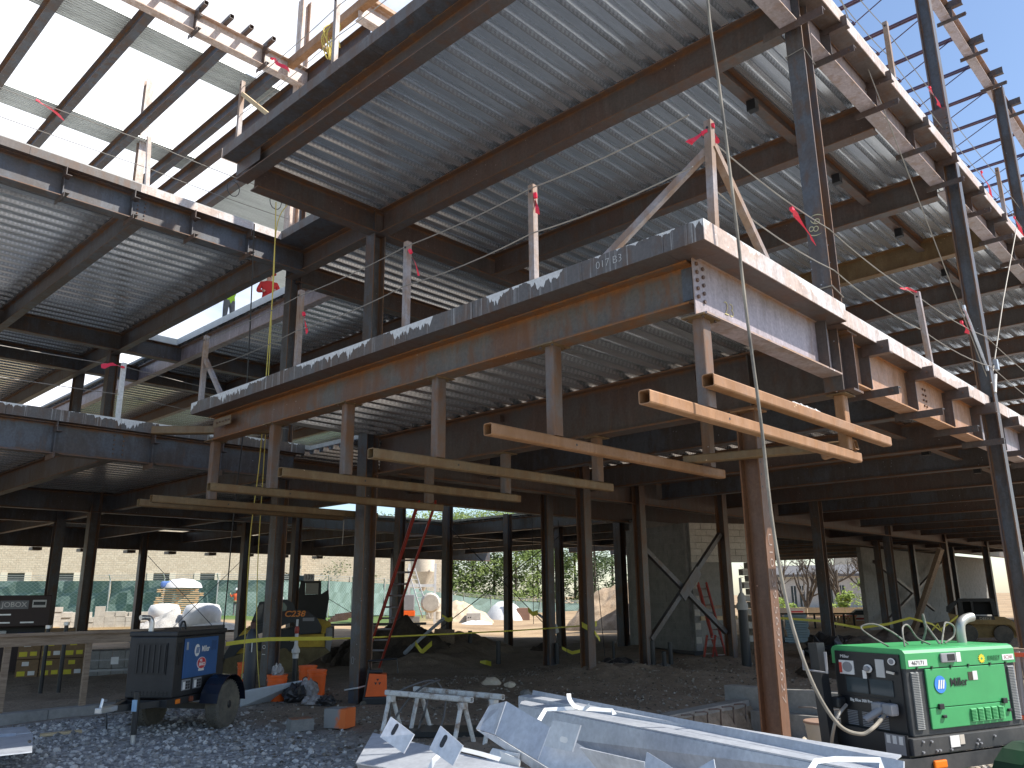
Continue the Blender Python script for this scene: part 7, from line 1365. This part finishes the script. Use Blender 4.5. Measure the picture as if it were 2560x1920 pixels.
# ---------------------------------------------------------------- trash can, foam boards
p = (8.844, 3.969, -0.33); x, y, z = p
o = empty('trash_can', p, 'pale ribbed trash can on the buff gravel left of the green welder', 'trash can'); part(o, 'can', MB().lathe([(.12, 0), (.125, .02), (.155, .30), (.16, .31), (.158, .34), (.165, .36), (.17, .38), (.16, .385), (.15, .36), (.12, .05), (0, .05)], p, 'Z', 24), M_flat('can_buff', (.46, .42, .36), .6), smooth=40); part(o, 'rim', MB().lathe([(.165, .375), (.178, .38), (.178, .40), (.165, .405)], p, 'Z', 24), M_flat('can_rim', (.30, .20, .15), .6))
fo, frz = (26.235, 12.227, -0.766), -1.1347
o = empty('foam_board_stack', (fo[0], fo[1], -.3), 'uneven stack of pale blue foam boards under the right deck', 'foam boards', rz=frz); rg6 = random.Random(2)
for k in range(13): dx = rg6.uniform(-.06, .06); part(o, 'board', MB().box(-.38 + dx, -.3, k * .078, .32 + dx, .3, k * .078 + .062), M_flat('foam_%d' % k, (.40, .52, .58), .8), local=True)
part(o, 'grey_bundle', MB().cbox(-.95, -.2, 0, -.45, .4, 1.0, .04), MS['greyp'], local=True)
solo('timber_curb', MB().bar((10.399, 3.559, 0.727), (10.905, 2.298, 0.668), .12, .14), MS['lumber'], 'heavy timber laid behind the green welder at the right border', 'timber')
wi, wirz = (10.199, 2.399, 0.384), -1.3398
o = empty('red_bundle', (wi[0], wi[1], -.2), 'bundle of grey pipes tied with red straps at the right border', 'pipe bundle', rz=wirz)
for k in range(6): part(o, 'pipe', MB().tube([(-.13 + k * .07, 0, .25), (-.10 + k * .07, .05, .95)], .032, 8), M_flat('pipe_grey_%d' % k, (.32, .28, .26), .7), local=True)
for z in (.28, .90): part(o, 'strap', MB().box(-.17, -.045, z, .33, -.03, z + .04), M_flat('strap_red', (.75, .10, .03), .5), local=True)
# ---------------------------------------------------------------- galvanised lintels, front
GV = MS['galv']
def gplate(o, q, th=.009, name='leg_plate', mat=None): return part(o, name, MB().plate(q, th), mat or GV)
def tab(o, q, slot, mat=None, thru='black'):
    t = gplate(o, q, .010, 'tab_plate', mat); q = [Vector(v) for v in q]; nrm = (q[1] - q[0]).cross(q[2] - q[0]).normalized()
    if nrm.dot(Vector((0, 0, 1.37)) - q[0]) < 0: nrm = -nrm
    u = (q[1] - q[0]).normalized() * slot[2] + (q[3] - q[0]).normalized() * slot[3]; u.normalize(); v = nrm.cross(u); c = q[0].lerp(q[1], slot[0]) + (q[3] - q[0]) * slot[1] + nrm * .0055
    pts = [c + u * (.022 * _c(k * .5236) + (.016 if _c(k * .5236) > 0 else -.016)) + v * .017 * _s(k * .5236) for k in range(12)]
    part(t, 'slot', MB().plate(pts, .002), MS[thru]); return t
LA = empty('galvanised_lintel', (4.154, 4.911, 0.25), 'front galvanised lintel angle with two slotted tabs standing up', 'lintel', 'galvanised lintels in the foreground')
gplate(LA, [(4.19, 5.529, 0.34), (3.967, 3.634, 0.34), (3.653, 3.349, 0.3), (3.525, 4.825, 0.3)]); gplate(LA, [(3.949, 4.879, 0.297), (3.834, 3.514, 0.29), (3.864, 3.545, 0.12), (3.807, 4.704, 0.12)]); gplate(LA, [(3.545, 4.844, 0.295), (3.591, 4.437, 0.285), (3.74, 4.621, 0.13), (3.756, 5.065, 0.13)])
tab(LA, [(3.475, 4.399, 0.631), (3.487, 4.179, 0.547), (3.436, 4.214, 0.44), (3.397, 4.404, 0.519)], (.34, .33, 0, 1)); tab(LA, [(3.476, 3.922, 0.621), (3.487, 3.735, 0.53), (3.438, 3.767, 0.424), (3.412, 3.947, 0.497)], (.34, .38, 0, 1))
LB = empty('galvanised_lintel', (4.951, 4.531, 0.3), 'galvanised lintel angle lying across the pile with a dull slotted tab', 'lintel', 'galvanised lintels in the foreground')
gplate(LB, [(4.178, 4.044, 0.684), (4.087, 3.582, 0.575), (3.989, 3.603, 0.395), (4.073, 4.051, 0.486)]); gplate(LB, [(4.087, 3.583, 0.572), (4.01, 2.972, 0.419), (3.938, 3.038, 0.247), (3.991, 3.602, 0.392)])
gplate(LB, [(4.073, 4.052, 0.481), (3.939, 3.039, 0.243), (3.966, 3.204, 0.207), (4.107, 4.266, 0.496)]); gplate(LB, [(4.19, 4.063, 0.682), (4.093, 4.075, 0.483), (4.119, 4.282, 0.498), (4.229, 4.264, 0.637)])
tab(LB, [(3.995, 3.474, 0.638), (3.941, 3.216, 0.638), (3.917, 3.267, 0.491), (3.976, 3.537, 0.487)], (.62, .62, 1, 0), None, 'white')
LC = empty('galvanised_lintel', (5.013, 3.241, 0.4), 'long galvanised channel with punched holes along the front of the pile', 'lintel', 'galvanised lintels in the foreground')
a0, a1, b0, b1 = Vector((5.197, 4.884, 0.5)), Vector((4.343, 1.604, 0.5)), Vector((5.139, 4.833, 0.3)), Vector((4.479, 1.683, 0.24))
c0, c1 = Vector((5.411, 5.056, 0.505)), Vector((4.456, 1.642, 0.505))
gplate(LC, [a0, a1, b1, b0]); gplate(LC, [a0 + Vector((0, 0, .006)), c0, c1, a1 + Vector((0, 0, .006))]); gplate(LC, [b0 - Vector((0, 0, .005)), b1 - Vector((0, 0, .005)), b1 + Vector((-.13, .04, -.03)), b0 + Vector((-.13, .04, -.03))])
nrm = (a1 - a0).cross(b0 - a0).normalized()
if nrm.dot(Vector((0, 0, 1.37)) - a0) < 0: nrm = -nrm
for t, s_ in ((.22, .52), (.40, .55), (.62, .5), (.8, .5)):
    c = a0.lerp(a1, t).lerp(b0.lerp(b1, t), s_) + nrm * .0055; u = (a1 - a0).normalized(); v = nrm.cross(u)
    part(LC, 'bolt_hole', MB().plate([c + u * .020 * _c(k * .5236) + v * .020 * _s(k * .5236) for k in range(12)], .002), MS['black'])
LD = empty('galvanised_lintel', (5.014, 3.238, 0.45), 'second long galvanised channel behind the punched one', 'lintel', 'galvanised lintels in the foreground')
d0, d1, e0, e1 = Vector((5.707, 5.214, 0.5)), Vector((4.517, 1.625, 0.5)), Vector((5.493, 5.114, 0.49)), Vector((4.504, 1.66, 0.49))
gplate(LD, [e0, e1, d1, d0]); gplate(LD, [d0, d1, d1 + Vector((.02, 0, .05)), d0 + Vector((.02, 0, .05))]); gplate(LD, [d0 + Vector((.03, 0, .0)), d1 + Vector((.03, 0, 0)), d1 + Vector((.05, 0, -.3)), d0 + Vector((.05, 0, -.3))])
LE = empty('galvanised_lintel', (5.992, 5.129, 0.45), 'rearmost galvanised angle sticking out left behind the channels', 'lintel', 'galvanised lintels in the foreground')
g0, g1 = Vector((5.503, 5.185, 0.52)), Vector((4.711, 1.728, 0.52)); gplate(LE, [g0, g1, g1 + Vector((.14, .02, 0)), g0 + Vector((.14, .02, 0))]); gplate(LE, [g0, g1, g1 + Vector((.0, 0, -.16)), g0 + Vector((.0, 0, -.16))])
LF = empty('galvanised_lintel', (4.766, 4.63, 0.2), 'short galvanised pieces on edge under the crossing angle', 'lintel', 'galvanised lintels in the foreground')
gplate(LF, [(4.052, 4.057, 0.41), (4.024, 3.787, 0.408), (4.035, 3.812, 0.31), (4.037, 4.102, 0.334)]); gplate(LF, [(4.045, 3.991, 0.406), (3.991, 3.756, 0.381), (4.001, 3.774, 0.309), (4.026, 3.967, 0.323)], .009, 'end_plate', MS['white'])
LG = empty('galvanised_lintel', (4.799, 3.295, 0.3), 'galvanised lintel with pale tabs at the bottom edge of the picture', 'lintel', 'galvanised lintels in the foreground')
gplate(LG, [(3.776, 2.665, 0.491), (3.813, 2.67, 0.572), (3.749, 2.457, 0.521), (3.709, 2.461, 0.426)], .010, 'tab_plate'); gplate(LG, [(3.771, 2.355, 0.53), (3.804, 2.269, 0.585), (3.762, 2.232, 0.485), (3.736, 2.352, 0.437)], .010, 'tab_plate'); gplate(LG, [(3.942, 3.23, 0.518), (3.859, 2.721, 0.511), (3.879, 2.742, 0.398), (3.962, 3.105, 0.398)])
SW = M_flat('white_strapping', (.82, .82, .80), .35)
def strap(pts, label): 
    P_ = [Vector(p) for p in pts]; vs = []
    for i, p in enumerate(P_):
        d = (P_[min(i + 1, len(P_) - 1)] - P_[max(i - 1, 0)]).normalized(); s_ = d.cross(Vector((-.6, -.55, .6))).normalized() * .014; vs += [p - s_, p + s_]
    mb = MB().add(vs, [(2 * i, 2 * i + 1, 2 * i + 3, 2 * i + 2) for i in range(len(P_) - 1)]); n = Vector((-.0012, -.0012, .0016)); mb.add([Vector(v) - n for v in vs], [(2 * i + 2, 2 * i + 3, 2 * i + 1, 2 * i) for i in range(len(P_) - 1)])
    return solo('plastic_strap', mb, SW, label, 'strap', 'white straps on the lintels')
strap([(4.15, 3.732, 0.599), (4.23, 3.747, 0.653), (4.278, 3.664, 0.659), (4.299, 3.547, 0.671), (4.376, 3.317, 0.668), (4.348, 3.278, 0.65)], 'white strap across the left end of the channels'); strap(bez([(4.333, 3.632, 0.75), (4.302, 3.6, 0.72), (4.289, 3.551, 0.686), (4.3, 3.514, 0.674)], 5), 'upright curled strap end over the channels'); strap(bez([(4.308, 3.537, 0.671), (4.319, 3.497, 0.669), (4.314, 3.446, 0.697)], 5), 'short curl beside the upright strap end')
strap([(4.053, 1.909, 0.527), (4.121, 1.894, 0.576), (4.187, 1.821, 0.586), (4.281, 1.645, 0.589), (4.243, 1.625, 0.553)], 'white strap across the right end of the channels'); strap([(3.396, 3.93, 0.388), (3.427, 3.923, 0.439), (3.493, 3.953, 0.453)], 'white strap on the front lintel between its tabs'); strap([(3.646, 3.935, 0.471), (3.661, 3.774, 0.46), (3.672, 3.617, 0.445)], 'white strap running right from the second tab')
LH = empty('galvanised_lintel', (2.794, 9.32, 0), 'galvanised box channel lying on the gravel at the left edge', 'lintel', 'galvanised lintels in the foreground')
gplate(LH, [(2.63, 9.772, 0.06), (3.058, 9.789, 0.06), (3.146, 10.301, 0.06), (2.722, 10.432, 0.06)]); gplate(LH, [(2.64, 9.809, 0.055), (3.072, 9.784, 0.055), (2.38, 7.542, 0.217), (2.058, 7.58, 0.218)]); gplate(LH, [(2.633, 9.785, 0.062), (2.884, 9.67, 0.062), (2.877, 9.659, 0.09), (2.626, 9.771, 0.09)]); q = Vector((2.361, 7.561, 0.296)) + Vector((-.006, -.012, 0))
part(LH, 'bolt_hole', MB().lathe([(.012, -.01), (.012, .01)], tuple(q), 'Y', 10), MS['black'])
# ---------------------------------------------------------------- people
def person(label, loc, rz, J, segs, mats, h=1.0):
    """J: joint name -> (point, radius); segs: list of (joint a, joint b, material index). One skinned continuous mesh."""
    names = list(J); me_ = bpy.data.meshes.new('person'); me_.from_pydata([tuple(Vector(J[n][0]) * h) for n in names], [(names.index(a), names.index(b)) for a, b, _ in segs], [])
    ob = bpy.data.objects.new('person_tmp', me_); COL.objects.link(ob); sk_ = ob.modifiers.new('s', 'SKIN')
    for n, v in zip(names, me_.skin_vertices[0].data): v.radius = (J[n][1] * h, J[n][1] * h * (J[n][2] if len(J[n]) > 2 else 1)); v.use_root = (n == 'pelvis')
    sb = ob.modifiers.new('u', 'SUBSURF'); sb.levels = 1; sb.render_levels = 1
    dg = bpy.context.evaluated_depsgraph_get(); m2 = bpy.data.meshes.new_from_object(ob.evaluated_get(dg)); bpy.data.objects.remove(ob)
    m2.materials.clear()
    for m_ in mats: m2.materials.append(m_)
    S_ = [(Vector(J[a][0]) * h, Vector(J[b][0]) * h, i) for a, b, i in segs]
    for f in m2.polygons:
        c = f.center; best = 9; bi = 0
        for a, b, i in S_:
            d = b - a; t = max(0, min(1, (c - a).dot(d) / d.length_squared)); q = (a + d * t - c).length
            if q < best: best, bi = q, i
        f.material_index = bi; f.use_smooth = True
    o = bpy.data.objects.new('person', m2); COL.objects.link(o); o.location = loc; o.rotation_euler = (0, 0, rz); setp(o, label, 'person'); return o
def stand(armL, armR, lean=0):
    J = dict(pelvis=((0, 0, .93), .155, .75), belly=((0, .0, 1.08), .15, .72), chest=((0, lean * .5, 1.30), .175, .68), neck=((0, lean, 1.47), .06), chin=((0, lean - .02, 1.56), .075, 1.1), head=((0, lean - .01, 1.68), .095, 1.1),
             hipL=((.10, 0, .88), .10), kneeL=((.115, -.01, .50), .075), ankL=((.12, .02, .10), .05), toeL=((.13, -.15, .035), .04), hipR=((-.10, 0, .88), .10), kneeR=((-.115, -.01, .50), .075), ankR=((-.12, .02, .10), .05), toeR=((-.13, -.15, .035), .04),
             shL=((.19, lean * .8, 1.40), .075), elL=((armL[0]), .055), wrL=((armL[1]), .042), hdL=((armL[2]), .036), shR=((-.19, lean * .8, 1.40), .075), elR=((armR[0]), .055), wrR=((armR[1]), .042), hdR=((armR[2]), .036))
    return J
SEG = [('pelvis', 'belly', 0), ('belly', 'chest', 0), ('chest', 'neck', 0), ('neck', 'chin', 2), ('chin', 'head', 2), ('pelvis', 'hipL', 1), ('hipL', 'kneeL', 1), ('kneeL', 'ankL', 1), ('ankL', 'toeL', 3), ('pelvis', 'hipR', 1), ('hipR', 'kneeR', 1), ('kneeR', 'ankR', 1), ('ankR', 'toeR', 3),
       ('chest', 'shL', 0), ('shL', 'elL', 4), ('elL', 'wrL', 4), ('wrL', 'hdL', 5), ('chest', 'shR', 0), ('shR', 'elR', 4), ('elR', 'wrR', 4), ('wrR', 'hdR', 5)]
skin = M_flat('skin', (.42, .25, .18), .6); jeans = M_flat('grey_trousers', (.16, .16, .17), .9, dirt=.3); boot = M_flat('boots', (.10, .065, .04), .7); oran = M_flat('orange_sweatshirt', (.78, .14, .05), .8); glove = M_flat('gloves', (.50, .45, .25), .8); redc = M_flat('red_sweatshirt', (.52, .03, .03), .85); hiv = M_flat('lime_vest', (.42, .72, .04), .7); darkc = M_flat('dark_sleeve', (.03, .03, .035), .8)
def hat(o, c, mat, h=1.0, brim=.02):
    part(o, 'hard_hat', MB().lathe([(.150 + brim, -.02), (.145 + brim, .0), (.128, .01), (.118, .07), (.08, .125), (.01, .14)], (c[0] * h, c[1] * h, c[2] * h), 'Z', 18), mat, local=True, smooth=50)
def face(o, c, h=1.0):   # c = head centre; looks along -Y
    part(o, 'eye', MB().box(c[0] * h + .025, c[1] * h - .102, c[2] * h - .02, c[0] * h + .05, c[1] * h - .09, c[2] * h - .008), darkc, local=True); part(o, 'eye', MB().box(c[0] * h - .05, c[1] * h - .102, c[2] * h - .02, c[0] * h - .025, c[1] * h - .09, c[2] * h - .008), darkc, local=True)
    part(o, 'nose', MB().hexa([(c[0] - .014, c[1] - .128, c[2] - .065), (c[0] + .014, c[1] - .128, c[2] - .065), (c[0] + .016, c[1] - .088, c[2] - .065), (c[0] - .016, c[1] - .088, c[2] - .065), (c[0] - .007, c[1] - .104, c[2] - .015), (c[0] + .007, c[1] - .104, c[2] - .015), (c[0] + .008, c[1] - .085, c[2] - .015), (c[0] - .008, c[1] - .085, c[2] - .015)]), skin, local=True)
    part(o, 'beard', MB().box(c[0] - .045, c[1] - .10, c[2] - .125, c[0] + .045, c[1] - .06, c[2] - .085), darkc, local=True)
wl, wrz_ = (28.354, 53.126, 0.293), -0.4902
# orange worker beside the fence: right hand up on the fence post, left arm hanging
J = stand(((.27, .02, 1.14), (.25, -.10, .95), (.24, -.13, .87)), ((-.34, .04, 1.22), (-.42, -.10, 1.42), (-.43, -.12, 1.51)))
o = person('worker in an orange sweatshirt and white hard hat standing by the green fence', wl, wrz_, J, SEG, [oran, jeans, skin, boot, oran, glove], 1.0)
hat(o, (0, -.01, 1.70), MS['white']); face(o, (0, -.01, 1.70)); part(o, 'tool_belt', MB().lathe([(.185, .90), (.19, .95), (.185, 1.0)], (0, 0, 0), 'Z', 16), glove, local=True)
wl, wrz_ = (27.574, 46.423, 0.34), -0.5360
J = stand(((.27, .02, 1.14), (.25, -.08, .95), (.24, -.1, .87)), ((-.27, .02, 1.14), (-.25, -.08, .95), (-.24, -.1, .87)))
o = person('worker in a pale shirt and straw hat half hidden behind the track loader', (wl[0], wl[1], wl[2] - .1), wrz_, J, SEG, [M_flat('pale_shirt', (.5, .52, .52), .8), jeans, skin, boot, M_flat('pale_shirt2', (.5, .52, .52), .8), skin], 1.0)
hat(o, (0, -.01, 1.70), M_flat('straw', (.46, .42, .28), .8), 1.0, .09); face(o, (0, -.01, 1.70))
# two men on the upper floor, seen through the slot
wl, wrz_ = (9.209, 18.765, 7.838), -0.4562
J = stand(((.26, -.10, 1.25), (.34, -.16, 1.12), (.38, -.2, 1.18)), ((-.0 + .22, .05, 1.62), (.30, .0, 1.86), (.32, -.02, 1.95)), .04); J['elR'] = ((-.30, -.05, 1.20), .055); J['wrR'] = ((-.18, -.2, 1.08), .042); J['hdR'] = ((-.12, -.24, 1.06), .036); J['elL'] = ((.27, .0, 1.62), .055); J['wrL'] = ((.36, -.02, 1.86), .042); J['hdL'] = ((.38, -.03, 1.95), .036)
o = person('worker in a lime vest reaching up beyond the slot in the upper deck', (wl[0], wl[1], 7.98), wrz_ + .5, J, SEG, [hiv, jeans, skin, boot, darkc, darkc], .86)
hat(o, (0, .03, 1.70), darkc, .86, .0)
wl, wrz_ = (9.996, 18.236, 8.626), -0.5014
J = stand(((.28, -.02, 1.16), (.16, -.22, 1.14), (.10, -.26, 1.15)), ((-.28, -.02, 1.16), (-.14, -.22, 1.10), (-.08, -.26, 1.11)), .02)
o = person('worker in a red sweatshirt and glasses beside the dark rope column', (wl[0], wl[1], 7.98), wrz_, J, SEG, [redc, jeans, skin, boot, redc, skin], .98)
hat(o, (0, .01, 1.70), redc, .98); face(o, (0, .01, 1.66)); part(o, 'glasses', MB().box(-.07, -.105, 1.63, .07, -.095, 1.66), darkc, local=True)
